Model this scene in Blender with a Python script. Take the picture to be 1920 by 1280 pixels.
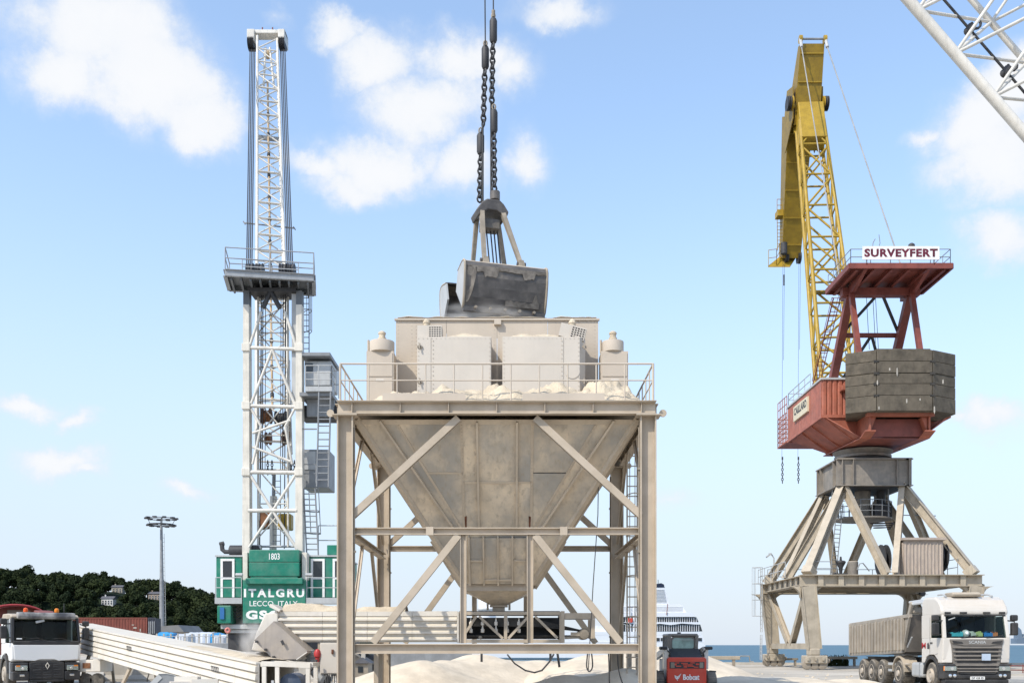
import bpy, bmesh, math, random
from mathutils import Vector, Matrix, noise
V = Vector
rad = math.radians
rng = random.Random(7)
for o in list(bpy.data.objects): bpy.data.objects.remove(o)
SC = bpy.context.scene
COL = SC.collection
# ------------------------------------------------------------------ camera, sky, sun, exposure
F, HORIZ, EYE = 1930.0, 1208.0, 1.65        # focal length and horizon of the photograph in its pixels, eye height in metres
cd = bpy.data.cameras.new('camera'); cam = bpy.data.objects.new('camera', cd); COL.objects.link(cam)
cam.location = (0, 0, EYE); cam.rotation_euler = (rad(90), 0, 0)
cd.sensor_width = 36; cd.lens = 36*F/1920; cd.shift_y = (HORIZ-640)/1920
cd.clip_start = 0.1; cd.clip_end = 30000
SC.camera = cam
SUN_DIR = V((-0.72, -0.69, 0)).normalized()*math.cos(rad(46)) + V((0, 0, math.sin(rad(46))))
SUN_EL = math.asin(SUN_DIR.z); SUN_ROT = math.atan2(SUN_DIR.x, SUN_DIR.y)
sd = bpy.data.lights.new('sun', 'SUN'); sd.energy = 4.0; sd.angle = rad(0.5); sd.color = (1.0, 0.925, 0.80)
so = bpy.data.objects.new('sun', sd); COL.objects.link(so); so.location = (-60, -60, 90)
so.rotation_euler = (-SUN_DIR).to_track_quat('-Z', 'Y').to_euler()
vs = SC.view_settings
vs.view_transform = 'Standard'; vs.look = 'None'; vs.exposure = 0.06; vs.gamma = 1.0; vs.use_curve_mapping = False
SKY_STRENGTH = 0.15

def ray(px, py):
    return V(((px-960)/F, 1.0, (HORIZ-py)/F)).normalized()

def make_world():
    w = bpy.data.worlds.new('World'); SC.world = w; w.use_nodes = True
    nt = w.node_tree; N = nt.nodes; L = nt.links; N.clear()
    out = N.new('ShaderNodeOutputWorld'); bg = N.new('ShaderNodeBackground'); bg.inputs['Strength'].default_value = SKY_STRENGTH
    sky = N.new('ShaderNodeTexSky'); sky.sky_type = 'NISHITA'; sky.sun_disc = False
    sky.sun_elevation = SUN_EL; sky.sun_rotation = SUN_ROT
    sky.altitude = 0; sky.air_density = 1.0; sky.dust_density = 0.6; sky.ozone_density = 2.0
    tc = N.new('ShaderNodeTexCoord')
    def vm(op, a=None, b=None):
        n = N.new('ShaderNodeVectorMath'); n.operation = op
        for i, x in enumerate((a, b)):
            if x is None: continue
            if isinstance(x, (tuple, list, Vector)): n.inputs[i].default_value = tuple(x)
            elif isinstance(x, (int, float)): n.inputs['Scale'].default_value = x
            else: L.new(x, n.inputs[i])
        return n
    def ma(op, a, b=None, c=None, clamp=False):
        n = N.new('ShaderNodeMath'); n.operation = op; n.use_clamp = clamp
        for i, x in enumerate((a, b, c)):
            if x is None: continue
            if isinstance(x, (int, float)): n.inputs[i].default_value = x
            else: L.new(x, n.inputs[i])
        return n.outputs[0]
    d = vm('NORMALIZE', tc.outputs['Generated']).outputs[0]
    def nz(scale, det, rough=.55, src=d):
        n = N.new('ShaderNodeTexNoise'); n.inputs['Scale'].default_value = scale; n.inputs['Detail'].default_value = det
        n.inputs['Roughness'].default_value = rough; L.new(src, n.inputs['Vector']); return n
    warp = nz(10, 7, .62); wv = vm('SUBTRACT', warp.outputs['Color'], (.5, .5, .5))
    ws = N.new('ShaderNodeVectorMath'); ws.operation = 'SCALE'; L.new(wv.outputs[0], ws.inputs[0]); ws.inputs['Scale'].default_value = .085
    dw = vm('ADD', d, ws.outputs[0]).outputs[0]
    blobs = [(170, 40, 190, 130, 1.0), (110, 130, 110, 90, 1.1), (280, 150, 160, 105, 1.1), (375, 215, 95, 75, 1.0), (230, 60, 150, 110, 1),
             (635, 50, 60, 45, .9), (715, 105, 100, 80, 1), (850, 110, 130, 65, .95), (790, 200, 130, 100, 1.0), (730, 300, 140, 70, .9), (850, 320, 110, 60, .8),
             (610, 300, 70, 40, .7), (945, 140, 60, 60, .7), (1000, 305, 55, 60, .8), (1040, 5, 110, 35, .6), (660, 340, 80, 40, .7),
             (1830, 240, 140, 95, 1.15), (1890, 190, 90, 90, 1.1), (1870, 300, 140, 100, 1.1), (1725, 250, 60, 30, .75), (1890, 440, 90, 70, .9), (1800, 320, 100, 50, .7),
             (45, 752, 75, 30, .95), (135, 783, 42, 22, .8), (115, 866, 95, 34, .95), (160, 885, 60, 20, .8), (1860, 800, 90, 38, .85), (1790, 805, 40, 18, .6),
             (365, 920, 40, 18, .55), (1250, 940, 60, 26, .5), (510, 20, 30, 25, .5)]
    # the same broken cumulus goes on round the rest of the sky
    for k in range(34):
        az = rad(42 + k*8.3 + rng.uniform(-3, 3)); el = rad(rng.choice((9, 14, 22, 33, 45, 58))+rng.uniform(-3, 3))
        blobs.append((V((math.sin(az)*math.cos(el), math.cos(az)*math.cos(el), math.sin(el))), None, rng.uniform(110, 240), rng.uniform(50, 120), rng.uniform(.8, 1)))
    acc = None
    for px, py, rx, ry, wgt in blobs:
        if py is None:
            c = px; ax, az_ = rx/F, ry/F
        else:
            c = ray(px, py)
            ax = (ray(px+rx*.5, py)-ray(px-rx*.5, py)).length; az_ = (ray(px, py-ry*.5)-ray(px, py+ry*.5)).length
        tx = V((c.y, -c.x, 0)).normalized(); tz = tx.cross(c)
        m = Matrix((tx, c, tz)).transposed()
        mp = N.new('ShaderNodeMapping'); mp.vector_type = 'TEXTURE'
        mp.inputs['Location'].default_value = c; mp.inputs['Rotation'].default_value = m.to_euler('XYZ')
        mp.inputs['Scale'].default_value = (ax, .35, az_); L.new(dw, mp.inputs['Vector'])
        ln = vm('LENGTH', mp.outputs[0]).outputs['Value']
        v = ma('MULTIPLY_ADD', ln, -wgt, wgt)
        acc = v if acc is None else ma('MAXIMUM', acc, v)
    n1 = nz(12, 12, .64); n2 = nz(60, 6, .7)
    e = ma('MULTIPLY_ADD', n1.outputs['Fac'], 2.1, -1.0)
    e = ma('MULTIPLY_ADD', n2.outputs['Fac'], .35, ma('ADD', e, -.175))
    den = ma('ADD', ma('MULTIPLY', acc, 1.3), e)
    def sstep(x, a, b):
        m = N.new('ShaderNodeMapRange'); m.interpolation_type = 'SMOOTHSTEP'; L.new(x, m.inputs['Value']); m.inputs['From Min'].default_value = a; m.inputs['From Max'].default_value = b; return m.outputs[0]
    wisp = nz(26, 10, .72)
    den2 = ma('MULTIPLY_ADD', wisp.outputs['Fac'], .9, ma('ADD', den, -.45))
    core = sstep(den2, .12, .95); halo = sstep(den2, -.5, .6)
    fac = ma('MULTIPLY_ADD', core, .58, ma('MULTIPLY', halo, .42))
    lim = sstep(acc, -.40, .25)                # no cloud where no blob reaches
    fac = ma('MULTIPLY', fac, lim); fac = ma('MULTIPLY', fac, .96)
    # sky colour: the clear blue paled by summer haze towards the horizon
    hs = N.new('ShaderNodeHueSaturation'); hs.inputs['Saturation'].default_value = SKY_SAT; hs.inputs['Value'].default_value = SKY_VAL; hs.inputs['Hue'].default_value = SKY_HUE
    L.new(sky.outputs[0], hs.inputs['Color'])
    sz = N.new('ShaderNodeSeparateXYZ'); L.new(d, sz.inputs[0])
    hz = N.new('ShaderNodeMapRange'); hz.interpolation_type = 'SMOOTHERSTEP'; L.new(sz.outputs[2], hz.inputs['Value'])
    hz.inputs['From Min'].default_value = -.05; hz.inputs['From Max'].default_value = .52; hz.inputs['To Min'].default_value = .93; hz.inputs['To Max'].default_value = .12
    mh = N.new('ShaderNodeMix'); mh.data_type = 'RGBA'; L.new(hz.outputs[0], mh.inputs[0]); L.new(hs.outputs[0], mh.inputs[6])
    mh.inputs[7].default_value = HAZE_COL
    sh = nz(22, 5, .55)
    cr = N.new('ShaderNodeMix'); cr.data_type = 'RGBA'; L.new(ma('MULTIPLY_ADD', sstep(den2, .0, 1.3), .75, ma('MULTIPLY', sh.outputs['Fac'], .35)), cr.inputs[0])
    cr.inputs[6].default_value = CLOUD_A; cr.inputs[7].default_value = CLOUD_B
    mx = N.new('ShaderNodeMix'); mx.data_type = 'RGBA'; L.new(fac, mx.inputs[0]); L.new(mh.outputs[2], mx.inputs[6]); L.new(cr.outputs[2], mx.inputs[7])
    L.new(mx.outputs[2], bg.inputs['Color']); L.new(bg.outputs[0], out.inputs['Surface'])
SKY_SAT, SKY_VAL, SKY_HUE = .97, 2.0, .496
HAZE_COL = (4.3, 4.85, 5.65, 1); CLOUD_A = (5.0, 5.45, 6.1, 1); CLOUD_B = (6.25, 6.3, 6.4, 1)
make_world()
try:
    SC.cycles.volume_bounces = 3; SC.cycles.max_bounces = 6; SC.cycles.transparent_max_bounces = 8
except Exception: pass

# ------------------------------------------------------------------ materials
DUST = (0.50, 0.42, 0.32)
MATS = {}
def mat(name, col, rough=.6, metal=0., var=.14, scale=1.3, streak=0., dust=0., dustcol=DUST, rust=0., rustcol=(.16, .06, .025), bump=.03, grime=0., spec=.4, patch=None, patch_amt=.0, bscale=18):
    if name in MATS: return MATS[name]
    m = bpy.data.materials.new(name); m.use_nodes = True; MATS[name] = m
    nt = m.node_tree; N = nt.nodes; L = nt.links
    b = N['Principled BSDF']; b.inputs['Roughness'].default_value = rough; b.inputs['Metallic'].default_value = metal
    b.inputs['Specular IOR Level'].default_value = spec
    tc = N.new('ShaderNodeTexCoord'); oi = N.new('ShaderNodeObjectInfo')
    ad = N.new('ShaderNodeVectorMath'); ad.operation = 'MULTIPLY_ADD'
    L.new(oi.outputs['Random'], ad.inputs[0]); ad.inputs[1].default_value = (37, 21, 13); L.new(tc.outputs['Object'], ad.inputs[2])
    vec = ad.outputs[0]
    def nz(scale, det=5, mul=None, rough=.6):
        n = N.new('ShaderNodeTexNoise'); n.inputs['Scale'].default_value = scale; n.inputs['Detail'].default_value = det; n.inputs['Roughness'].default_value = rough
        if mul:
            v = N.new('ShaderNodeVectorMath'); v.operation = 'MULTIPLY'; L.new(vec, v.inputs[0]); v.inputs[1].default_value = mul; L.new(v.outputs[0], n.inputs['Vector'])
        else: L.new(vec, n.inputs['Vector'])
        return n.outputs['Fac']
    def mr(x, a, bb, c=0., d=1.):
        n = N.new('ShaderNodeMapRange'); n.interpolation_type = 'SMOOTHSTEP'; L.new(x, n.inputs[0])
        for i, q in enumerate((a, bb, c, d)): n.inputs[1+i].default_value = q
        return n.outputs[0]
    def mix(f, a, c, blend='MIX'):
        n = N.new('ShaderNodeMix'); n.data_type = 'RGBA'; n.blend_type = blend
        if isinstance(f, float): n.inputs[0].default_value = f
        else: L.new(f, n.inputs[0])
        for k, x in ((6, a), (7, c)):
            if isinstance(x, tuple): n.inputs[k].default_value = (*x[:3], 1)
            else: L.new(x, n.inputs[k])
        return n.outputs[2]
    c3 = V(col)
    lo = tuple(min(1, q*(1-var)) for q in c3); hi = tuple(min(1, q*(1+var)) for q in c3)
    c = mix(mr(nz(scale), .3, .7), lo, hi)
    if patch: c = mix(mr(nz(scale*.7, 6, (1, 1, .8)), .5-.18*patch_amt, .72-.1*patch_amt, 0, .85), c, patch)
    if grime: c = mix(mr(nz(scale*2.2, 7), .5, .75, 0, grime), c, tuple(q*.35 for q in c3))
    if streak: c = mix(mr(nz(1.0, 5, (9, 9, .5)), .48, .72, 0, streak), c, tuple(q*.5+.02 for q in c3))
    if rust:
        r = mr(nz(scale*2.6, 8, (1, 1, .6), .7), .72-.25*rust, .80-.25*rust, 0, .9)
        c = mix(r, c, mix(nz(40, 3), tuple(q*.6 for q in rustcol), tuple(q*1.6 for q in rustcol)))
    if dust:
        g = N.new('ShaderNodeNewGeometry'); s = N.new('ShaderNodeSeparateXYZ'); L.new(g.outputs['Normal'], s.inputs[0])
        up = mr(s.outputs[2], .15, .75)
        amb = mr(nz(scale*1.7, 7), .35, .72, 0, .85*dust)
        a = N.new('ShaderNodeMath'); a.operation = 'MULTIPLY_ADD'; a.use_clamp = True; L.new(up, a.inputs[0]); a.inputs[1].default_value = min(1, dust*1.1); L.new(amb, a.inputs[2])
        c = mix(a.outputs[0], c, dustcol)
    L.new(c, b.inputs['Base Color'])
    if bump:
        bp = N.new('ShaderNodeBump'); bp.inputs['Strength'].default_value = min(1, bump*8); bp.inputs['Distance'].default_value = bump
        L.new(nz(bscale, 4), bp.inputs['Height']); L.new(bp.outputs[0], b.inputs['Normal'])
    return m
def glass(name, col=(.02, .03, .03), rough=.04, alpha=.55):
    if name in MATS: return MATS[name]
    m = bpy.data.materials.new(name); m.use_nodes = True; MATS[name] = m
    N = m.node_tree.nodes; L = m.node_tree.links; b = N['Principled BSDF']
    b.inputs['Base Color'].default_value = (*col, 1); b.inputs['Roughness'].default_value = rough; b.inputs['Specular IOR Level'].default_value = .5
    if alpha < 1:
        t = N.new('ShaderNodeBsdfTransparent'); t.inputs[0].default_value = (.72, .82, .78, 1); mx = N.new('ShaderNodeMixShader'); mx.inputs[0].default_value = alpha
        L.new(t.outputs[0], mx.inputs[1]); L.new(b.outputs[0], mx.inputs[2]); L.new(mx.outputs[0], N['Material Output'].inputs[0])
    return m

# ------------------------------------------------------------------ mesh helpers
def frame(p0, p1, up=None):
    d = (V(p1)-V(p0)); d.normalize()
    u = V(up) if up is not None else V((0, 0, 1))
    if abs(d.dot(u)) > .98: u = V((0, 1, 0)) if abs(d.y) < .9 else V((1, 0, 0))
    s = d.cross(u).normalized(); u = s.cross(d).normalized()
    return d, s, u
class MB:
    def __init__(s): s.v = []; s.f = []; s.mi = []; s.sm = []
    def add(s, vs, fs, mi=0, sm=False):
        n = len(s.v); s.v += [tuple(v) for v in vs]
        for f in fs: s.f.append(tuple(i+n for i in f)); s.mi.append(mi); s.sm.append(sm)
        return s
    def box2(s, x0, x1, y0, y1, z0, z1, mi=0):
        vs = [(x, y, z) for z in (z0, z1) for y in (y0, y1) for x in (x0, x1)]
        return s.add(vs, [(0, 2, 3, 1), (4, 5, 7, 6), (0, 1, 5, 4), (2, 6, 7, 3), (0, 4, 6, 2), (1, 3, 7, 5)], mi)
    def box(s, c, sz, mi=0, rz=0, rx=0, ry=0):
        hx, hy, hz = sz[0]/2, sz[1]/2, sz[2]/2
        M = Matrix.Rotation(rz, 3, 'Z') @ Matrix.Rotation(ry, 3, 'Y') @ Matrix.Rotation(rx, 3, 'X')
        vs = [V(c)+M @ V((x, y, z)) for z in (-hz, hz) for y in (-hy, hy) for x in (-hx, hx)]
        return s.add(vs, [(0, 2, 3, 1), (4, 5, 7, 6), (0, 1, 5, 4), (2, 6, 7, 3), (0, 4, 6, 2), (1, 3, 7, 5)], mi)
    def extrude(s, p0, p1, prof, up=None, mi=0, prof1=None):
        d, sd_, u = frame(p0, p1, up); n = len(prof); prof1 = prof1 or prof
        vs = [V(p0)+sd_*a+u*b for a, b in prof]+[V(p1)+sd_*a+u*b for a, b in prof1]
        fs = [(i, (i+1) % n, n+(i+1) % n, n+i) for i in range(n)]+[tuple(range(n))[::-1], tuple(range(n, 2*n))]
        return s.add(vs, fs, mi)
    def beam(s, p0, p1, w, h=None, up=None, mi=0, w1=None, h1=None):
        h = h or w; w1 = w1 or w; h1 = h1 or h
        q = lambda w, h: [(-w/2, -h/2), (w/2, -h/2), (w/2, h/2), (-w/2, h/2)]
        return s.extrude(p0, p1, q(w, h), up, mi, q(w1, h1))
    def hbeam(s, p0, p1, w, h, t=.03, up=None, mi=0):
        a, b = w/2, h/2; k = t/2
        prof = [(-a, -b), (a, -b), (a, -b+t), (k, -b+t), (k, b-t), (a, b-t), (a, b), (-a, b), (-a, b-t), (-k, b-t), (-k, -b+t), (-a, -b+t)]
        d, sd_, u = frame(p0, p1, up)
        n = 12; vs = [V(p0)+sd_*x+u*y for x, y in prof]+[V(p1)+sd_*x+u*y for x, y in prof]
        fs = [(i, (i+1) % n, n+(i+1) % n, n+i) for i in range(n)]
        for o, r in ((0, -1), (n, 1)):
            for q in ((0, 1, 2, 3, 10, 11), (3, 4, 9, 10), (4, 5, 6, 7, 8, 9)): fs.append(tuple(o+i for i in q)[::r])
        return s.add(vs, fs, mi)
    def tube(s, p0, p1, r, r1=None, n=8, mi=0, caps=True):
        r1 = r if r1 is None else r1
        d, sd_, u = frame(p0, p1)
        cs = [(math.cos(2*math.pi*i/n), math.sin(2*math.pi*i/n)) for i in range(n)]
        vs = [V(p0)+(sd_*a+u*b)*r for a, b in cs]+[V(p1)+(sd_*a+u*b)*r1 for a, b in cs]
        s.add(vs, [(i, (i+1) % n, n+(i+1) % n, n+i) for i in range(n)], mi, True)
        if caps: s.add(vs[:n], [tuple(range(n))[::-1]], mi); s.add(vs[n:], [tuple(range(n))], mi)
        return s
    def path(s, pts, r, n=6, mi=0, closed=False):
        pts = [V(p) for p in pts]; m = len(pts); vs = []
        pu = None
        for i, p in enumerate(pts):
            a = pts[(i-1) % m] if (i > 0 or closed) else p; b = pts[(i+1) % m] if (i < m-1 or closed) else p
            d = (b-a).normalized()
            if pu is None:
                _, sd_, u = frame((0, 0, 0), d)
            else:
                u = (pu-d*pu.dot(d)).normalized(); sd_ = d.cross(u)
            pu = u
            vs += [p+(sd_*math.cos(2*math.pi*k/n)+u*math.sin(2*math.pi*k/n))*r for k in range(n)]
        fs = []
        for i in range(m if closed else m-1):
            j = (i+1) % m
            fs += [(i*n+k, i*n+(k+1) % n, j*n+(k+1) % n, j*n+k) for k in range(n)]
        s.add(vs, fs, mi, True)
        if not closed: s.add(vs[:n], [tuple(range(n))[::-1]], mi); s.add(vs[-n:], [tuple(range(n))], mi)
        return s
    def lathe(s, c, prof, n=16, axis='z', mi=0, sm=True):
        vs = []; c = V(c)
        for r, h in prof:
            for i in range(n):
                a = 2*math.pi*i/n; x, y = r*math.cos(a), r*math.sin(a)
                vs.append(c+(V((x, y, h)) if axis == 'z' else V((h, x, y)) if axis == 'x' else V((x, h, y))))
        m = len(prof); fs = [(j*n+i, j*n+(i+1) % n, (j+1)*n+(i+1) % n, (j+1)*n+i) for j in range(m-1) for i in range(n)]
        runs = [[0]]                               # split the rings where the profile turns sharply, so edges stay crisp
        for j in range(1, m):
            runs[-1].append(j)
            if j < m-1:
                a0 = math.atan2(prof[j][1]-prof[j-1][1], prof[j][0]-prof[j-1][0]); a1 = math.atan2(prof[j+1][1]-prof[j][1], prof[j+1][0]-prof[j][0])
                d = abs((a1-a0+math.pi) % (2*math.pi)-math.pi)
                if d > .6: runs.append([j])
        for run in runs:
            o = run[0]; k = len(run)
            s.add(vs[o*n:(o+k)*n], [(j*n+i, j*n+(i+1) % n, (j+1)*n+(i+1) % n, (j+1)*n+i) for j in range(k-1) for i in range(n)], mi, sm)
        if prof[0][0] > .001: s.add(vs[:n], [tuple(range(n))[::-1]], mi)
        if prof[-1][0] > .001: s.add(vs[-n:], [tuple(range(n))], mi)
        return s
    def prism(s, poly, axis, a, b, mi=0):
        """poly in the two other axes, extruded along axis from a to b; axis x: (y,z), y: (x,z), z: (x,y)"""
        mk = {'x': lambda p, t: (t, p[0], p[1]), 'y': lambda p, t: (p[0], t, p[1]), 'z': lambda p, t: (p[0], p[1], t)}[axis]
        n = len(poly); vs = [mk(p, a) for p in poly]+[mk(p, b) for p in poly]
        return s.add(vs, [(i, (i+1) % n, n+(i+1) % n, n+i) for i in range(n)]+[tuple(range(n))[::-1], tuple(range(n, 2*n))], mi)
    def slab(s, pts, nrm, t, mi=0):
        """flat polygon in space, thickened along nrm"""
        n = len(pts); nr = V(nrm).normalized(); vs = [V(p) for p in pts]+[V(p)+nr*t for p in pts]
        return s.add(vs, [(i, (i+1) % n, n+(i+1) % n, n+i) for i in range(n)]+[tuple(range(n))[::-1], tuple(range(n, 2*n))], mi)
    def ball(s, c, r, n=12, m=8, mi=0, sc=(1, 1, 1)):
        prof = [(r*math.sin(math.pi*j/m), -r*math.cos(math.pi*j/m)) for j in range(m+1)]
        t = MB().lathe((0, 0, 0), [(max(a, 1e-4), b) for a, b in prof], n)
        return s.add([(c[0]+x*sc[0], c[1]+y*sc[1], c[2]+z*sc[2]) for x, y, z in t.v], t.f, mi, True)
    def grid(s, x0, x1, y0, y1, nx, ny, fn, mi=0):
        vs = [(x0+(x1-x0)*i/nx, y0+(y1-y0)*j/ny, 0) for j in range(ny+1) for i in range(nx+1)]
        vs = [(x, y, fn(x, y)) for x, y, _ in vs]
        return s.add(vs, [(j*(nx+1)+i, j*(nx+1)+i+1, (j+1)*(nx+1)+i+1, (j+1)*(nx+1)+i) for j in range(ny) for i in range(nx)], mi, True)
ORG = {}
def mesh(name, mb, mats, org):
    me = bpy.data.meshes.new(name); ox, oy, oz = org
    me.from_pydata([(x-ox, y-oy, z-oz) for x, y, z in mb.v], [], mb.f)
    for m in (mats if isinstance(mats, (list, tuple)) else [mats]): me.materials.append(m)
    me.polygons.foreach_set('material_index', mb.mi); me.polygons.foreach_set('use_smooth', mb.sm); me.update()
    return me
def part(root, name, mb, mats, bev=0, label=None, kind=None, seg=2):
    me = mesh(name, mb, mats, ORG[root.name]); o = bpy.data.objects.new(name, me); COL.objects.link(o)
    o.parent = root; ORG[o.name] = ORG[root.name]
    if label: o['label'] = label
    if kind: o['kind'] = kind
    if bev:
        b = o.modifiers.new('bevel', 'BEVEL'); b.width = bev; b.segments = seg; b.limit_method = 'ANGLE'; b.angle_limit = rad(35); b.harden_normals = False
        for p in me.polygons: p.use_smooth = p.use_smooth
    return o
def thing(name, label, cat, loc, group=None, rz=0, local=False):
    o = bpy.data.objects.new(name, None); COL.objects.link(o); o.location = loc; o.rotation_euler.z = rz; o.empty_display_size = .5
    o['label'] = label; o['category'] = cat
    if group: o['group'] = group
    ORG[o.name] = V((0, 0, 0)) if local else V(loc)
    return o
def solo(name, mb, mats, label, cat, loc, group=None, kind=None, rz=0, local=False):
    me = mesh(name, mb, mats, (0, 0, 0) if local else loc); o = bpy.data.objects.new(name, me); COL.objects.link(o); o.location = loc; o.rotation_euler.z = rz
    if label: o['label'] = label
    if cat: o['category'] = cat
    if group: o['group'] = group
    if kind: o['kind'] = kind
    ORG[o.name] = V((0, 0, 0)) if local else V(loc)
    return o
def struct(name, mb, mats, loc=(0, 0, 0), kind='structure'):
    o = solo(name, mb, mats, None, None, loc); o['kind'] = kind; return o
def copy_tree(o, parent=None):
    c = o.copy(); COL.objects.link(c); c.parent = parent
    for ch in list(o.children): copy_tree(ch, c)
    return c
def P(px, py, Y): return V(((px-960)*Y/F, Y, EYE+(HORIZ-py)*Y/F))
def XP(px, Y): return (px-960)*Y/F
def ZP(py, Y): return EYE+(HORIZ-py)*Y/F
def text(root, s, m, c, size, normal=(0, -1, 0), ext=.004, width=None, fat=0., name='lettering', height=None, shear=0, space=1.):
    """flat lettering centred on c, facing normal"""
    cu = bpy.data.curves.new('lettering', 'FONT'); cu.body = s; cu.size = 1; cu.extrude = 0; cu.align_x = 'LEFT'; cu.resolution_u = 3; cu.offset = fat; cu.shear = shear; cu.space_character = space
    t = bpy.data.objects.new('lettering', cu); me0 = bpy.data.meshes.new_from_object(t)
    vs = [V(v.co) for v in me0.vertices]; fs = [tuple(p.vertices) for p in me0.polygons]
    bpy.data.objects.remove(t); bpy.data.meshes.remove(me0)
    x0 = min(v.x for v in vs); x1 = max(v.x for v in vs); y0 = min(v.y for v in vs); y1 = max(v.y for v in vs)
    sx = width/(x1-x0) if width else size; sy = height/(y1-y0) if height else (size if not width or size else sx)
    n = V(normal).normalized(); u = V((0, 0, 1)); u = (u-n*u.dot(n)).normalized(); r = u.cross(n)
    mb = MB(); mb.add([V(c)+r*((v.x-(x0+x1)/2)*sx)+u*((v.y-(y0+y1)/2)*sy)+n*ext for v in vs], fs)
    return part(root, name, mb, m)
def members(root, name, m, segs, r, n=6, shape='tube', h=None, up=None):
    for a, b in segs:
        mb = MB()
        if shape == 'tube': mb.tube(a, b, r, n=n)
        elif shape == 'box': mb.beam(a, b, r, h or r, up)
        else: mb.hbeam(a, b, r, h or r, max(.018, r*.09), up)
        part(root, name, mb, m)
def lerp(a, b, t): return V(a)*(1-t)+V(b)*t
def fbm(x, y, z=0, o=4): return noise.fractal(V((x, y, z)), 1.0, 2.0, o, noise_basis='PERLIN_ORIGINAL')
def railing(root, m, pts, h, n_mid=1, post=.045, r=.025, step=1.3, closed=False, toe=None):
    pts = [V(p) for p in pts]
    for a, b in zip(pts, pts[1:]+([pts[0]] if closed else [])):
        for k in range(n_mid+1):
            z = h*(1-k/(n_mid+1)); part(root, 'rail', MB().tube(a+V((0, 0, z)), b+V((0, 0, z)), r, n=6), m)
        q = max(1, round((b-a).length/step))
        for i in range(q+(0 if closed else 1)):
            p = lerp(a, b, i/q); part(root, 'post', MB().tube(p, p+V((0, 0, h)), post/2, n=6), m)
def ladder(root, m, p0, p1, side, w=.42, step=.3, cage=None, r=.022):
    p0, p1, side = V(p0), V(p1), V(side).normalized()
    for k in (-1, 1): part(root, 'ladder_rail', MB().tube(p0+side*k*w/2, p1+side*k*w/2, r, n=6), m)
    n = int((p1-p0).length/step); mb = MB()
    for i in range(1, n+1):
        p = lerp(p0, p1, i/(n+1)); part(root, 'rung', MB().tube(p-side*w/2, p+side*w/2, r*.8, n=5), m)
    if cage:
        out = V(cage).normalized(); k = max(2, int((p1-p0).length/1.1))
        for i in range(1, k+1):
            p = lerp(p0, p1, i/k); pts = [p+side*(w*.6*math.cos(a))+out*(.7*math.sin(a)) for a in [math.pi*j/8 for j in range(9)]]
            part(root, 'cage_hoop', MB().path(pts, r*.7, 5), m)
        for a in (.25, .5, .75):
            o = side*(w*.6*math.cos(math.pi*a))+out*(.7*math.sin(math.pi*a)); part(root, 'cage_bar', MB().tube(lerp(p0, p1, 1/k)+o, p1+o, r*.6, n=5), m)
# ------------------------------------------------------------------ palette
M_box = mat('pale_dusty_cream_paint', (.54, .495, .435), .75, var=.05, scale=.8, streak=.05, dust=.25, dustcol=(.62, .54, .44), bump=.012)
M_hood = mat('dusty_beige_hood_paint', (.49, .425, .35), .75, var=.06, scale=.8, streak=.08, dust=.3, dustcol=(.58, .5, .4), bump=.012)
M_frame = mat('dusty_beige_frame_paint', (.42, .35, .265), .7, var=.1, scale=1.1, streak=.12, dust=.8, dustcol=(.52, .44, .35), rust=.05, bump=.02)
M_hop = mat('dust_stained_hopper_plate', (.70, .57, .41), .5, var=.2, scale=.9, streak=.6, dust=0, rust=.2, patch=(.33, .315, .285), patch_amt=.75, bump=.02)  # base colour raised to hold warm light bounced off the ground; dust stains real
M_rib = mat('dusty_hopper_rib', (.56, .46, .34), .65, var=.12, dust=.4, rust=.16, streak=.2)
M_bolt = mat('grey_bolt_steel', (.27, .23, .18), .5, bump=0)
M_rust = mat('rusted_plate', (.14, .055, .03), .85, var=.4, scale=5)
M_powder = mat('pale_crushed_stone', (.58, .495, .375), .95, var=.14, scale=2.2, grime=.15, bump=.07, bscale=22, spec=.1)
M_sand = mat('pale_beige_bulk_sand', (.62, .535, .42), .95, var=.12, scale=1.2, grime=.06, bump=.05, bscale=6, spec=.1)
M_chute = mat('dusty_taupe_chute_steel', (.33, .295, .265), .6, var=.12, streak=.3, dust=.4, grime=.2, bump=.015)
M_clad = mat('cream_conveyor_cladding', (.67, .63, .565), .6, var=.08, streak=.14, dust=.5, dustcol=(.58, .52, .42), rust=.03, bump=.01)
M_white = mat('white_crane_paint', (.64, .61, .55), .45, var=.12, streak=.3, rust=.14, grime=.2, bump=.005)
M_offw = mat('offwhite_tower_paint', (.66, .62, .54), .5, var=.1, streak=.35, rust=.16, grime=.15, bump=.006)
M_grey = mat('grey_steel', (.23, .24, .25), .5, var=.15, streak=.2, bump=.01)
M_lgrey = mat('light_grey_steel', (.42, .43, .43), .5, var=.1, streak=.15, bump=.01)
M_dark = mat('dark_steel', (.045, .045, .048), .6, var=.3, bump=.01)
M_black = mat('black_rubber', (.022, .022, .023), .8, var=.3, dust=.25, dustcol=(.3, .26, .2))
M_rope = mat('dark_wire_rope', (.035, .035, .037), .6, bump=0)
M_lrope = mat('grey_stay_rope', (.30, .30, .29), .5, bump=0)
M_green = mat('green_machine_paint', (.009, .175, .115), .4, var=.12, streak=.25, dust=.15, dustcol=(.4, .42, .36), bump=.005)
M_letter = mat('white_lettering', (.78, .78, .76), .6, var=.08, streak=.25, grime=.12, bump=0)
M_maroon = mat('maroon_lettering', (.12, .012, .03), .6, var=.3, streak=.3, bump=0)
M_red = mat('faded_red_crane_paint', (.35, .105, .062), .55, var=.2, streak=.3, rust=.1, bump=.008, dust=.2, dustcol=(.38, .22, .17))
M_dred = mat('dark_red_crane_paint', (.20, .055, .040), .5, var=.2, streak=.2, rust=.12, bump=.008)
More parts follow.
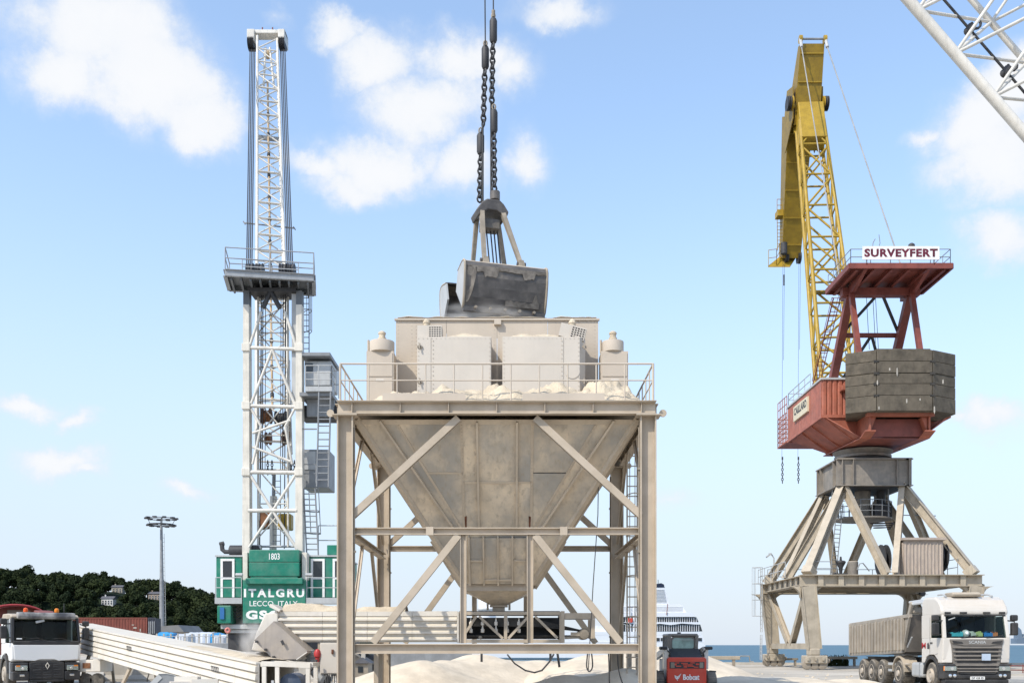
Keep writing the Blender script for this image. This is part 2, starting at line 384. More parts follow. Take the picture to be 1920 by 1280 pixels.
M_yel2 = mat('shaded_grimy_ochre_crane_paint', (.25, .158, .010), .45, var=.16, streak=.35, rust=.16, grime=.35, bump=.006)  # yellow copy darkened: shade of the downward-facing jib plates put into the colour
M_yel = mat('yellow_crane_paint', (.37, .24, .024), .45, var=.13, streak=.3, rust=.14, grime=.25, bump=.006)
M_portal = mat('weathered_beige_portal_paint', (.36, .31, .235), .6, var=.16, streak=.4, dust=.45, dustcol=(.5, .43, .34), rust=.1, bump=.012)
M_pgrey = mat('shade_darkened_portal_grey', (.20, .182, .16), .6, var=.12, streak=.3, dust=.3, rust=.08, bump=.012)  # shade of the machinery house on the pedestal put into this grey
M_conc = mat('weathered_counterweight_concrete', (.095, .08, .06), .9, dust=.25, dustcol=(.22, .19, .14), var=.3, scale=1.5, streak=.5, grime=.5, bump=.05, patch=(.12, .10, .075), patch_amt=.4)
M_tan = mat('tan_hydraulic_hose', (.45, .33, .2), .6)
M_brown = mat('rust_brown_machinery', (.20, .085, .035), .7, var=.4, scale=3, bump=.03)
M_concl = mat('light_concrete', (.42, .39, .34), .9, var=.12, scale=.8, bump=.03, grime=.2)
M_glass = glass('dark_cab_glass', (.012, .02, .02), .03, .8)
M_gl2 = glass('greenish_window_glass', (.10, .16, .14), .05, .62)
M_tint = glass('dark_window', (.03, .035, .04), .08, 1.)
M_tyre = mat('dusty_tyre_rubber', (.06, .056, .05), .85, var=.3, dust=.6, dustcol=(.27, .24, .20), scale=3)
M_rim = mat('dusty_steel_rim', (.42, .37, .31), .55, var=.2, dust=.4)
M_chrome = mat('headlight_reflector', (.75, .75, .74), .12, metal=.9, var=.02, bump=0)
M_lens = glass('clear_lamp_lens', (.5, .5, .48), .05, .35)
M_amber = mat('amber_lamp_plastic', (.75, .22, .02), .25, bump=0, var=.05)
M_orange = mat('orange_beacon_plastic', (.75, .10, .02), .25, bump=0, var=.05)

# ------------------------------------------------------------------ ground, quay, water
mg = bpy.data.materials.new('dusty_concrete_ground'); MATS['g'] = mg; mg.use_nodes = True
def ground_nodes():
    N = mg.node_tree.nodes; L = mg.node_tree.links; b = N['Principled BSDF']; b.inputs['Roughness'].default_value = .95; b.inputs['Specular IOR Level'].default_value = .15
    tc = N.new('ShaderNodeTexCoord')
    def nz(s, d, mul=(1, 1, 1)):
        v = N.new('ShaderNodeVectorMath'); v.operation = 'MULTIPLY'; L.new(tc.outputs['Object'], v.inputs[0]); v.inputs[1].default_value = mul
        n = N.new('ShaderNodeTexNoise'); n.inputs['Scale'].default_value = s; n.inputs['Detail'].default_value = d; L.new(v.outputs[0], n.inputs['Vector']); return n.outputs['Fac']
    def mr(x, a, c, d=0., e=1.):
        n = N.new('ShaderNodeMapRange'); n.interpolation_type = 'SMOOTHSTEP'; L.new(x, n.inputs[0])
        for i, q in enumerate((a, c, d, e)): n.inputs[1+i].default_value = q
        return n.outputs[0]
    def mix(f, a, c):
        n = N.new('ShaderNodeMix'); n.data_type = 'RGBA'; L.new(f, n.inputs[0])
        for k, x in ((6, a), (7, c)):
            if isinstance(x, tuple): n.inputs[k].default_value = (*x, 1)
            else: L.new(x, n.inputs[k])
        return n.outputs[2]
    c = mix(mr(nz(.25, 7), .35, .65), (.40, .36, .30), (.54, .49, .415))
    c = mix(mr(nz(1.0, 6, (.06, .9, 1)), .47, .66, 0, .85), c, (.29, .265, .225))       # tyre tracks across the yard
    c = mix(mr(nz(2.5, 8), .55, .75, 0, .5), c, (.58, .515, .42))
    L.new(c, b.inputs['Base Color'])
    bp = N.new('ShaderNodeBump'); bp.inputs['Distance'].default_value = .05; bp.inputs['Strength'].default_value = .5; L.new(nz(5, 6), bp.inputs['Height']); L.new(bp.outputs[0], b.inputs['Normal'])
ground_nodes()
QY = 83.0
gm = MB()
gpoly = [(-700, -120), (260, -120), (260, QY), (26, QY), (-26, QY+22), (-30, 700), (-700, 700)]
gm.slab([(x, y, -.02) for x, y in gpoly], (0, 0, 1), .02)
struct('ground', gm, mg)
qm = MB()
ex = [(260, QY), (26, QY), (-26, QY+22), (-30, 700)]
for (xa, ya), (xb, yb) in zip(ex, ex[1:]):
    d = (V((xb-xa, yb-ya, 0))).normalized(); n = V((d.y, -d.x, 0))
    qm.slab([(xa, ya, -5), (xb, yb, -5), (xb, yb, -.021), (xa, ya, -.021)], n, .6)
struct('quay_wall', qm, M_concl)
for (xa, ya), (xb, yb) in zip(ex[:2], ex[1:3]):
    d = (V((xb-xa, yb-ya, 0))); L_ = d.length; d.normalize(); nrm = V((-d.y, d.x, 0))
    if nrm.y > 0: nrm = -nrm
    k = int(L_/4)
    root = thing('quay_kerb', 'low concrete kerb stones along the right quay edge' if ya == QY and yb == QY else 'low concrete kerb stones along the angled quay edge behind the hopper', 'kerb', (xa, ya, 0))
    for i in range(k):
        a = V((xa, ya, 0))+d*(i*4+.02)+nrm*.3; b2 = a+d*3.95
        if a.x > 60: continue
        part(root, 'kerb_stone', MB().beam(a+V((0, 0, .1)), b2+V((0, 0, .1)), .45, .2), M_concl)
mw = bpy.data.materials.new('sea_water'); mw.use_nodes = True
def water_nodes():
    N = mw.node_tree.nodes; L = mw.node_tree.links; b = N['Principled BSDF']
    b.inputs['Base Color'].default_value = (.02, .08, .12, 1); b.inputs['Roughness'].default_value = .4; b.inputs['Specular IOR Level'].default_value = .14
    tc = N.new('ShaderNodeTexCoord'); n = N.new('ShaderNodeTexNoise'); n.inputs['Scale'].default_value = .6; n.inputs['Detail'].default_value = 6
    v = N.new('ShaderNodeVectorMath'); v.operation = 'MULTIPLY'; v.inputs[1].default_value = (.45, 1, 1); L.new(tc.outputs['Object'], v.inputs[0]); L.new(v.outputs[0], n.inputs['Vector'])
    bp = N.new('ShaderNodeBump'); bp.inputs['Strength'].default_value = .9; bp.inputs['Distance'].default_value = .35; L.new(n.outputs['Fac'], bp.inputs['Height']); L.new(bp.outputs[0], b.inputs['Normal'])
    n2 = N.new('ShaderNodeTexNoise'); n2.inputs['Scale'].default_value = .05; n2.inputs['Detail'].default_value = 8; v2 = N.new('ShaderNodeVectorMath'); v2.operation = 'MULTIPLY'; v2.inputs[1].default_value = (.25, 1.6, 1)
    L.new(tc.outputs['Object'], v2.inputs[0]); L.new(v2.outputs[0], n2.inputs['Vector'])
    m = N.new('ShaderNodeMix'); m.data_type = 'RGBA'; L.new(n2.outputs['Fac'], m.inputs[0]); m.inputs[6].default_value = (.012, .062, .105, 1); m.inputs[7].default_value = (.05, .14, .195, 1); L.new(m.outputs[2], b.inputs['Base Color'])
water_nodes()
struct('sea', MB().slab([(-9000, -300, -3.2), (12000, -300, -3.2), (12000, 16000, -3.2), (-9000, 16000, -3.2)], (0, 0, 1), .2), mw)

# ------------------------------------------------------------------ wooded hill
def ridge(x):           # height of the hill's crest over x (metres, at Y=520)
    px = 960+x*F/520
    pts = [(-500, 38), (-150, 33), (0, 30.5), (110, 29), (200, 28.5), (240, 26.5), (300, 25), (350, 21.5), (400, 16), (450, 11.5), (520, 8), (600, 4), (700, 1), (760, 0), (1400, 0)]
    for (a, p), (b2, q) in zip(pts, pts[1:]):
        if a <= px <= b2: return p+(q-p)*(px-a)/(b2-a)
    return 38 if px < -500 else 0
def hillz(x, y):
    t = max(0, min(1, (y-405)/115.)); t2 = max(0, min(1, (y-560)/120.))
    return -.4+(ridge(x*520/max(y, 400) if y < 520 else x)+.4)*(t*t*(3-2*t))*(1-.25*t2)+fbm(x*.03, y*.03)*1.2*t
m_hill = mat('dark_undergrowth', (.014, .022, .010), .95, var=.4, scale=.1, spec=.1)
struct('hill', MB().grid(-460, -40, 400, 690, 84, 58, hillz), m_hill)
def leafmat(name, a, b_):
    m = bpy.data.materials.new(name); m.use_nodes = True; N = m.node_tree.nodes; L = m.node_tree.links; b = N['Principled BSDF']
    b.inputs['Roughness'].default_value = .8; b.inputs['Specular IOR Level'].default_value = .1
    oi = N.new('ShaderNodeObjectInfo'); tc = N.new('ShaderNodeTexCoord'); n = N.new('ShaderNodeTexNoise'); n.inputs['Scale'].default_value = .45; n.inputs['Detail'].default_value = 4
    L.new(tc.outputs['Object'], n.inputs['Vector'])
    s = N.new('ShaderNodeMath'); s.operation = 'MULTIPLY_ADD'; L.new(n.outputs['Fac'], s.inputs[0]); s.inputs[1].default_value = .9; L.new(oi.outputs['Random'], s.inputs[2])
    q = N.new('ShaderNodeMath'); q.operation = 'MULTIPLY'; L.new(s.outputs[0], q.inputs[0]); q.inputs[1].default_value = .55
    mx = N.new('ShaderNodeMix'); mx.data_type = 'RGBA'; L.new(q.outputs[0], mx.inputs[0]); mx.inputs[6].default_value = (*a, 1); mx.inputs[7].default_value = (*b_, 1); L.new(mx.outputs[2], b.inputs['Base Color'])
    return m
M_leaf = leafmat('shade_darkened_foliage', (.010, .018, .009), (.036, .048, .016))  # greens lowered to stand in for cloud shadow over the hill
M_bark = mat('bark', (.06, .045, .03), .9)
def crown_mesh(seed):
    r = random.Random(seed); mb = MB(); lobes = []
    for i in range(r.randint(9, 13)):
        a = r.uniform(0, 6.283); q = r.uniform(0, 3.4); z = 7.0+r.uniform(-2.6, 3.0)-.18*q*q
        lobes.append((V((q*math.cos(a), q*math.sin(a), z)), r.uniform(1.5, 2.7)))
    for c, R in lobes:
        mb.ball(c, R*.72, 8, 5)
        for k in range(120):
            d = V((r.gauss(0, 1), r.gauss(0, 1), r.gauss(0, 1)+.25)).normalized(); p = c+d*R*r.uniform(.74, 1.1)
            n = (d+V((r.gauss(0, .6), r.gauss(0, .6), r.gauss(0, .6)))).normalized(); t = n.orthogonal().normalized(); u = n.cross(t); s = r.uniform(.25, .55)
            mb.add([p-t*s-u*s*.6, p+t*s-u*s*.5, p+t*s*.7+u*s, p-t*s*.8+u*s*.8], [(0, 1, 2, 3)])
    return mb
trunk_mb = MB(); trunk_mb.tube((0, 0, -.8), (0, 0, 4.5), .38, .25, n=7)
for a in (0.4, 2.3, 4.4): trunk_mb.tube((0, 0, 3.2), (1.9*math.cos(a), 1.9*math.sin(a), 6.5), .17, .07, n=5)
kinds = []
for k in range(7):
    t = thing('broadleaf_tree', 'dark green broadleaf tree in the wood on the hillside', 'tree', (0, 0, 0), 'trees of the wooded hill', local=True)
    part(t, 'crown', crown_mesh(100+k), M_leaf); part(t, 'trunk', trunk_mb, M_bark); kinds.append(t)
def place_tree(k, x, y, s, first=[True]*7):
    t = kinds[k] if first[k] else copy_tree(kinds[k])
    first[k] = False
    if y > 520: t['label'] = 'dark green broadleaf tree on the crest of the wooded hill, against the sky'
    elif y < 445: t['label'] = 'dark green broadleaf tree at the foot of the wooded hill'
    else: t['label'] = 'dark green broadleaf tree halfway up the wooded hill'
    t.location = (x, y, hillz(x, y)-.3); t.rotation_euler.z = rng.uniform(0, 6.28); t.scale = (s*rng.uniform(.9, 1.15), s*rng.uniform(.9, 1.15), s*rng.uniform(.85, 1.1))
    return t
houses = [(222, 1105, 500, 'h1'), (204, 1127, 462, 'h2'), (292, 1118, 478, 'h3')]
def seat(px, py):                          # where the line of sight to a house meets the slope
    Y = 412.
    while Y < 540 and hillz(XP(px, Y), Y) < ZP(py+5, Y): Y += 1.5
    return Y
HB = [(XP(px, seat(px, py)), seat(px, py)) for px, py, _, _ in houses]
cnt = 0
for row in range(14):
    y = 412+row*10.8
    x0, x1 = XP(-45, y), XP(480, y); x = x0+rng.uniform(0, 6)
    while x < x1:
        yy = y+rng.uniform(-7, 7)
        if ridge(x*520/min(yy, 520)) > .6 or row < 2:
            s = rng.uniform(.66, 1.0); gz = hillz(x, yy)-.3
            for (hpx, hpy, _, _), (hx, hy) in zip(houses, HB):      # the houses look out over the trees below them
                if abs(yy-hy) < 6 and abs(x-hx) < 6: s = 0
                if yy < hy and abs(960+F*x/yy-hpx) < 13+3.4*s*F/yy: s = min(s, (ZP(hpy+5, yy)-gz)/11.5)
            if s > .22:
                place_tree(cnt % 7, x, yy, s); cnt += 1
        x += rng.uniform(4.6, 8.5)
M_roofs = mat('slate_roof', (.10, .10, .11), .8, var=.2)
def house(px, py, Y, w, d, h, wallm, label, wins):
    Y = seat(px, py); x, zb = XP(px, Y), ZP(py, Y)
    base = zb-h*.65
    t = thing('hillside_house', label, 'house', (x, Y, base))
    top = zb+h*.35
    part(t, 'wall', MB().box2(x-w/2, x+w/2, Y-d/2, Y+d/2, base-2, top), wallm)
    rf = MB(); rf.prism([(-d/2-.3, 0), (d/2+.3, 0), (0, d*.3)], 'x', x-w/2-.4, x+w/2+.4); rf.v = [(a, b+Y, c+top+.01) for a, b, c in rf.v]
    r = part(t, 'roof', rf, M_roofs)
    part(r, 'chimney', MB().box2(x-w*.32, x-w*.32+.5, Y-.3, Y+.3, top+.3, top+d*.3+.7), wallm)
    for fx in wins:
        for fz in (-.55, -1.0):
            q = part(t, 'window', MB().box((x+fx*w, Y-d/2-.03, top+fz*h*.62), (w*.13, .1, h*.26)), M_letter)
            part(q, 'pane', MB().box((x+fx*w, Y-d/2-.1, top+fz*h*.62), (w*.10, .06, h*.21)), M_tint)
house(222, 1105, 500, 5.5, 4, 3.4, mat('pale_stucco', (.36, .33, .27), .9), 'pale beige hillside house half hidden high among the trees', (-.3, 0, .3))
house(204, 1127, 462, 5.4, 4, 3.6, mat('white_render', (.62, .61, .58), .9), 'white rendered villa with rows of windows in the middle of the hillside', (-.36, -.12, .12, .36))
house(292, 1118, 478, 6, 4, 3.6, mat('tan_render', (.33, .26, .2), .9), 'tan rendered villa on the hillside just left of the tall floodlight mast', (-.36, -.12, .12, .36))
# ------------------------------------------------------------------ loading hopper on its portal frame
HX, HY, HH = -0.37, 28.65, 3.66           # centre and half spacing of the columns
def rot4(v, k):                            # quarter turns about the hopper axis
    x, y = v[0]-HX, v[1]-HY
    for _ in range(k): x, y = -y, x
    return V((HX+x, HY+y, v[2]))
hop = thing('loading_hopper', 'big beige dusty loading hopper on a steel column frame in the middle of the yard', 'hopper', (HX, HY, 0))
corners = [(-1, -1), (1, -1), (1, 1), (-1, 1)]
for sx, sy in corners:
    x, y = HX+sx*HH, HY+sy*HH
    c = part(hop, 'column', MB().hbeam((x, y, .03), (x, y, 7.17), .36, .39, .035, (1, 0, 0)), M_frame)
    part(c, 'base_plate', MB().box2(x-.35, x+.35, y-.35, y+.35, 0, .03), M_frame)
    part(c, 'cap_plate', MB().box2(x-.3, x+.3, y-.26, y+.26, 7.17, 7.195), M_frame)
    part(c, 'conduit', MB().tube((x+(.215 if sx < 0 else -.215), y-.1, .3), (x+(.215 if sx < 0 else -.215), y-.1, 6.9), .02), M_bolt)
    for z in (1.9, 3.9, 5.9):
        part(c, 'pipe_clip', MB().box((x+(.22 if sx < 0 else -.22), y-.1, z), (.07, .09, .05)), M_bolt)
    part(c, 'lifting_lug', MB().lathe((x+sx*.36, y-.1, 7.24), [(.09, -.02), (.09, .02)], 12, 'y'), M_frame)
a = HH-.21
for k in range(4):
    R = lambda x, y, z: rot4((HX+x, HY+y, z), k)
    side = k % 2 == 1
    def pb(name, p, q, w, h, up=(0, 0, 1), t=.025):
        return part(hop, name, MB().hbeam(R(*p), R(*q), w, h, t, up), M_frame)
    y = -HH
    zm = 4.40 if k != 2 else 4.66
    pb('mid_beam', (-a, y, zm), (a, y, zm), .2, .17)
    for sx in (-1, 1):
        g = part(hop, 'splice_plate', MB().box2(-.01, .01, 0, 0, 0, 0), M_frame) if False else None
        part(hop, 'splice_plate', MB().beam(R(sx*1.62-.09, y-.105, zm), R(sx*1.62+.09, y-.105, zm), .012, .2), M_frame)
    pb('lower_beam', (-a, y, 1.555), (a, y, 1.555), .22, .24)
    up2 = R(0, -1, 0)-R(0, 0, 0)
    w = .17 if not side else .09
    for sx in (-1, 1):
        pb('upper_brace', (sx*.93, y, 7.14), (sx*(HH-.16), y, 4.78), w, w, up2, .018)
        pb('lower_brace', (sx*.93, y, zm-.1), (sx*3.0, y, 1.70), w, w, up2, .018)
        if not side: pb('upright', (sx*.81, y, 1.69), (sx*.81, y, zm-.09), .15, .15, R(1, 0, 0)-R(0, 0, 0), .015)
    # platform edge beam, toe boards
    e = HH+.17; ez = 7.345
    f = part(hop, 'edge_beam', MB().hbeam(R(-e+(.0 if not side else .13), y-.15, ez), R(e-(.0 if not side else .13), y-.15, ez), .22, .29, .022, (0, 0, 1)), M_frame)
    for i in range(7):
        q = -e+.35+i*(2*e-.7)/6
        part(f, 'stiffener', MB().beam(R(q, y-.20, ez-.12), R(q, y-.20, ez+.12), .015, .09, R(0, -1, 0)-R(0, 0, 0)), M_frame)
    for u0, u1 in ((-2.75, -.75), (.62, 2.6)) if k == 0 else ((-3.2, -1.1), (-1.05, 1.05), (1.1, 3.2)):
        part(hop, 'toe_board', MB().beam(R(u0, y-.19, 7.62), R(u1, y-.19, 7.62), .012, .17), M_hood)
    # railing
    zt, zr = 7.5, 8.43
    c0, c1 = R(-e+.05, y-.12, 0), R(e-.05, y-.12, 0)
    for z, r in ((zr, .024), (8.03, .017)): part(hop, 'rail', MB().tube((c0.x, c0.y, z), (c1.x, c1.y, z), r), M_hood)
    for i in range(11):
        p = lerp(c0, c1, (i+.0)/11+.0); part(hop, 'rail_post', MB().tube((p.x, p.y, zt), (p.x, p.y, zr), .017 if i else .028), M_hood)
part(hop, 'deck_plate', MB().box2(HX-HH-.18, HX+HH+.18, HY-HH-.3, HY+HH+.3, 7.492, 7.512), M_frame)
# inverted pyramid of plates
ZT, ZB, UT, UB = 7.17, 3.28, 3.42, .90
def pl(u, t, off=0.):                      # point on the front slope: u across, t down the slope
    return V((HX+u, HY-(UT+(UB-UT)*t)-off*.84, ZT+(ZB-ZT)*t-off*.54))
nout = (pl(1, 0)-pl(0, 0)).cross(pl(0, 1)-pl(0, 0)).normalized()
if nout.y > 0: nout = -nout
def uR(t): return UT+(UB-UT)*t
S1 = .87
polys = {
 'centre_plate': [[(-S1+.006, 0), (S1-.006, 0), (S1-.006, .355), (-S1+.006, .355)], [(-S1+.006, .362), (S1-.006, .362), (S1-.006, .66), (-S1+.006, .66)]],
 'inner_plate': [[(-2.49, 0), (-S1-.006, 0), (-S1-.006, .30), (-1.77, .30)], [(-1.75, .306), (-S1-.006, .306), (-S1-.006, .66)]],
 'corner_plate': [[(-UT, 0), (-2.51, 0), (-S1-.006, .667), (-S1-.006, .995), (-uR(.995), .995)]],
 'lower_plate': [[(-S1+.006, .667), (S1-.006, .667), (S1-.006, .995), (-S1+.006, .995)]],
}
for k in range(4):
    def RM(mb, mir=1):
        vs = []
        for x, y, z in mb.v:
            vs.append(tuple(rot4((HX+(x-HX)*mir, y, z), k)))
        mb.v = vs
        if mir < 0: mb.f = [f[::-1] for f in mb.f]
        return mb
    for nm, pp in polys.items():
        for poly in pp:
            for mir in ((1, -1) if nm in ('inner_plate', 'corner_plate') else (1,)):
                part(hop, nm, RM(MB().slab([pl(u, t) for u, t in poly], nout, .018), mir), M_hop)
    # shallow bolted laps over the seams, flange ribs
    def rib(name, ua, ta, ub, tb, w, h, mir=1, m=None):
        A, B = pl(ua, ta)+nout*(.02+h/2), pl(ub, tb)+nout*(.02+h/2)
        return part(hop, name, RM(MB().beam(A, B, w, h, nout), mir), m or M_rib)
    bolts = MB()
    for mir in (1, -1):
        rib('seam_strip', -S1, .01, -S1, .655, .07, .012, mir)
        rib('seam_strip', -2.5, .005, -S1-.01, .664, .06, .016, mir)
        rib('rib', -.49, .01, -.49, .655, .05, .09, mir)
        rib('rib', -2.86, .0, -1.09, .65, .05, .11, mir)
        for i in range(34):
            for ua, ub in ((-S1, -S1), (-2.5, -S1)):
                t = .012+.64*i/34; u = ua+(ub-ua)*t/.66; c = pl(u, t)+nout*.035; c = V((HX+(c.x-HX)*mir, c.y, c.z))
                bolts.box(c, (.022, .022, .022))
        rib('seam_strip', -1.76 if mir > 0 else -S1, .303, -S1, .303, .05, .012, mir) if mir > 0 else None
        if k == 0:
            part(hop, 'rust_hole', MB().slab([V((HX+(p.x-HX)*mir, p.y, p.z)) for p in (pl(-.86, .565, .03), pl(-.80, .56, .03), pl(-.81, .625, .03), pl(-.845, .65, .03))], nout, .004), M_rust)
            part(hop, 'rust_hole', MB().slab([V((HX+(p.x-HX)*mir, p.y, p.z)) for p in (pl(-.83, .652, .03), pl(-.72, .648, .03), pl(-.58, .665, .03), pl(-.68, .668, .03))], nout, .004), M_rust)
    part(hop, 'seam_bolts', RM(bolts), M_rib, kind='stuff')
    rib('seam_strip', -S1+.01, .359, S1-.01, .359, .06, .012)
    rib('seam_strip', -UT+.1, .012, UT-.1, .012, .12, .02)
    for mir in (-1,):   # ridge beam along the corner
        A = V((HX-UT-.02, HY-UT-.02, ZT)); B = V((HX-UB-.03, HY-UB-.03, ZB))
        part(hop, 'ridge_beam', RM(MB().beam(A, B, .15, .10)), M_rib)
    # bolted access panels near the outlet
    for i in range(4):
        u0 = -.76+i*.38
        part(hop, 'access_panel', RM(MB().slab([pl(u0+.025, .69, .09), pl(u0+.355, .69, .09), pl(u0+.355, .985, .09), pl(u0+.025, .985, .09)], nout, .02)), M_hop)
    for i in range(5):
        u0 = -.76+i*.38; rib('panel_rib', u0, .68, u0, .99, .045, .15)
    for (i, t) in ((0, .83), (3, .83), (1, .955), (2, .955)): rib('panel_bar', -.76+i*.38+.03, t, -.76+i*.38+.35, t, .05, .14)
# outlet hood, cone, spout
hd = MB(); r = .92
hd.box2(HX-r, HX+r, HY-r, HY-r+.05, 3.10, 3.28).box2(HX-r, HX+r, HY+r-.05, HY+r, 3.10, 3.28).box2(HX-r, HX-r+.05, HY-r+.05, HY+r-.05, 3.10, 3.28).box2(HX+r-.05, HX+r, HY-r+.05, HY+r-.05, 3.10, 3.28)
part(hop, 'outlet_hood', hd, M_frame)
co = MB(); r0, r1 = .88, .2
tv = [(HX+a_*r0, HY+b_*r0, 3.10) for a_, b_ in corners]; bv = [(HX+a_*r1, HY+b_*r1, 2.74) for a_, b_ in corners]
co.add(tv+bv, [(i, (i+1) % 4, 4+(i+1) % 4, 4+i) for i in range(4)]+[(7, 6, 5, 4), (0, 1, 2, 3)])
part(hop, 'outlet_cone', co, M_hop)
part(hop, 'outlet_flange', MB().box((HX, HY, 2.72), (.5, .5, .04)), M_frame)
part(hop, 'outlet_spout', MB().extrude((HX, HY, 2.70), (HX, HY, 2.50), [(-.17, -.17), (.17, -.17), (.17, .17), (-.17, .17)]), M_frame)
for i in range(2):
    part(hop, 'outlet_bolt', MB().tube((HX+(.3 if i else -.3), HY-.3, 2.60), (HX+(.3 if i else -.3), HY-.3, 2.8), .03), M_bolt)

def heap(mb, m, label, loc): solo('powder_heap', mb, m, label, 'powder heap', loc, 'spilled powder on the hopper deck')
# dust housing on the deck: four walls open to the sky, the grab empties into it
x0, x1, y0, y1, z0, z1 = XP(742, 27.2), XP(1122, 27.2), 27.2, 31.2, 7.512, ZP(601, 27.2)
n = 4
for i in range(n):
    a0 = x0+(x1-x0)*i/n; a1 = x0+(x1-x0)*(i+1)/n
    part(hop, 'housing_wall', MB().box2(a0+.004, a1-.004, y0, y0+.06, z0, z1), M_hood)
    part(hop, 'housing_wall', MB().box2(a0+.004, a1-.004, y1-.06, y1, z0, z1), M_hood)
for xx in (x0, x1-.06):
    for j in range(3):
        b0 = y0+.06+(y1-y0-.12)*j/3; part(hop, 'housing_wall', MB().box2(xx, xx+.06, b0+.003, b0+(y1-y0-.12)/3-.003, z0, z1), M_hood)
part(hop, 'housing_rim', MB().box2(x0-.03, x1+.03, y0-.05, y0+.05, z1+.002, z1+.05), M_hood)
part(hop, 'housing_rim', MB().box2(x0-.03, x1+.03, y1-.05, y1+.05, z1+.002, z1+.05), M_hood)
part(hop, 'rim_bracket', MB().box((XP(933, 27.1), y0-.06, z1-.06), (.18, .12, .14)), M_hood)
bm = MB()
for i in range(26):
    for xx in (x0+.06, XP(772, 27.2), XP(780, 27.2), XP(927, 27.2), XP(936, 27.2), XP(1115, 27.2)):
        if XP(781, 27.2) < xx or True: bm.box((xx, y0-.004, z0+.1+i*.098), (.015, .008, .015))
    bm.box((x0+.1+i*(x1-x0-.2)/25, y0-.008, z1-.04), (.015, .01, .015))
part(hop, 'housing_bolts', bm, M_hood, kind='stuff')
def mound(x0, x1, y0, y1, z, h, seed, sharp=1.0, ny=22, nx=56, flat=2.4):
    def fn(x, y):
        u = (x-x0)/(x1-x0)*2-1; v = (y-y0)/(y1-y0)*2-1
        e = max(0, 1-abs(u)**flat)*max(0, 1-abs(v)**2.2)
        return z-.02+h*(e**sharp)*(1+.42*fbm(x*2.1+seed, y*1.8, 0, 6))+.05*h*abs(noise.noise(V((x*5, y*5, seed+3))))+.06*h*noise.noise(V((x*9, y*9, seed)))*e
    return MB().grid(x0, x1, y0, y1, nx, ny, fn)
def boltring(mb, xa, xb, za, zb, y, stp=.11, s=.014):
    nx = int((xb-xa)/stp); nz = int((zb-za)/stp)
    for i in range(nx+1):
        for z in (za, zb): mb.box((xa+(xb-xa)*i/nx, y, z), (s, .008, s))
    for i in range(1, nz):
        for x in (xa, xb): mb.box((x, y, za+(zb-za)*i/nz), (s, .014, s))
heap(MB().grid(x0+.05, x1-.05, y0-.045, y0+.06, 90, 4, lambda x, y: z1+.045+max(.004, .05+.06*fbm(x*1.7, 4))*(1-((y-y0)/.07)**2)), M_powder, 'thin crust of powder along the front rim of the open housing', ((x0+x1)/2, y0, z1))
# two bag filter boxes in front
fy0, fy1 = 26.3, 27.19
for pa, pb_, ptop, cham, sgn in ((782, 921, 631, 0, -1), (942, 1099, 631, .14, 1)):
    xa, xb, zt = XP(pa, fy0), XP(pb_, fy0), ZP(ptop, fy0); zb = 7.98
    poly = [(xa, fy0), (xb-cham*1.1, fy0), (xb, fy0+cham*2.2), (xb, fy1), (xa, fy1)] if cham else [(xa, fy0), (xb, fy0), (xb, fy1), (xa, fy1)]
    f = part(hop, 'filter_box', MB().prism(poly, 'z', zb, zt), M_box)
    xr = xb-cham*1.1
    split = xa+.36 if sgn < 0 else xr-.42
    for u0, u1 in ((xa+.012, split-.006), (split+.006, xr-.012)):
        part(f, 'filter_panel', MB().box2(u0, u1, fy0-.02, fy0-.002, zb+.02, zt-.02), M_box)
    bb = MB(); boltring(bb, xa+.04, xr-.04, zb+.05, zt-.05, fy0-.027)
    for i in range(13): bb.box((split+(.05 if sgn < 0 else -.05), fy0-.027, zb+.1+i*.11), (.02, .014, .02))
    part(f, 'filter_bolts', bb, M_hood, kind='stuff')
    for zz in (.25, .83):
        hx_ = xa+.04 if sgn < 0 else xb-.08
        part(f, 'clamp', MB().beam((hx_-.03, fy0-.04, zb+zz*(zt-zb)), (hx_+.1, fy0-.04, zb+zz*(zt-zb)-.02), .03, .05), M_bolt)
        part(f, 'clamp_screw', MB().tube((hx_+.03, fy0-.09, zb+zz*(zt-zb)-.08), (hx_+.03, fy0-.06, zb+zz*(zt-zb)+.07), .02), M_bolt)
    ci = MB(); cx_ = xa+.17 if sgn < 0 else xr-.2
    ci.lathe((cx_, fy0-.024, zb+.78*(zt-zb)-.55), [(.17, -.012), (.19, -.012), (.19, .0), (.17, .0)], 24, 'y'); part(f, 'inspection_ring', ci, M_box) if sgn > 0 else None
    for lx in (xa+.1, xa+.45, xb-.5, xb-.12):
        part(f, 'foot', MB().box2(lx-.05, lx+.05, fy0+.1, fy0+.3, 7.512, zb), M_frame)
    # fan outlet box with mesh grille
    if sgn < 0: gx0, gx1, ang = XP(783, 26.5), XP(829, 26.5), 0
    else: gx0, gx1, ang = XP(1049, 26.5), XP(1098, 26.5), rad(14)
    gz0, gz1 = zt-.02, zt+.33
    cxg = (gx0+gx1)/2; wg = gx1-gx0
    Mr = Matrix.Rotation(ang, 3, 'Y'); cg = V((cxg, 26.62, (gz0+gz1)/2))
    fb = MB().box(cg, (wg, .4, .34), ry=ang)
    fo = part(f, 'fan_outlet', fb, M_box)
    gr = MB()
    gw0, gw1 = (-.02, wg/2-.02) if sgn < 0 else (-.04, wg/2-.02)
    part(fo, 'grille_opening', MB().box(cg+Mr @ V(((gw0+gw1)/2, -.203, 0)), (gw1-gw0, .01, .28), ry=ang), M_dark)
    for i in range(6): gr.box(cg+Mr @ V((gw0+(gw1-gw0)*i/5, -.215, 0)), (.02, .014, .30), ry=ang)
    for i in range(6): gr.box(cg+Mr @ V(((gw0+gw1)/2, -.216, -.14+.056*i)), (gw1-gw0+.02, .014, .02), ry=ang)
    part(fo, 'grille', gr, M_box)
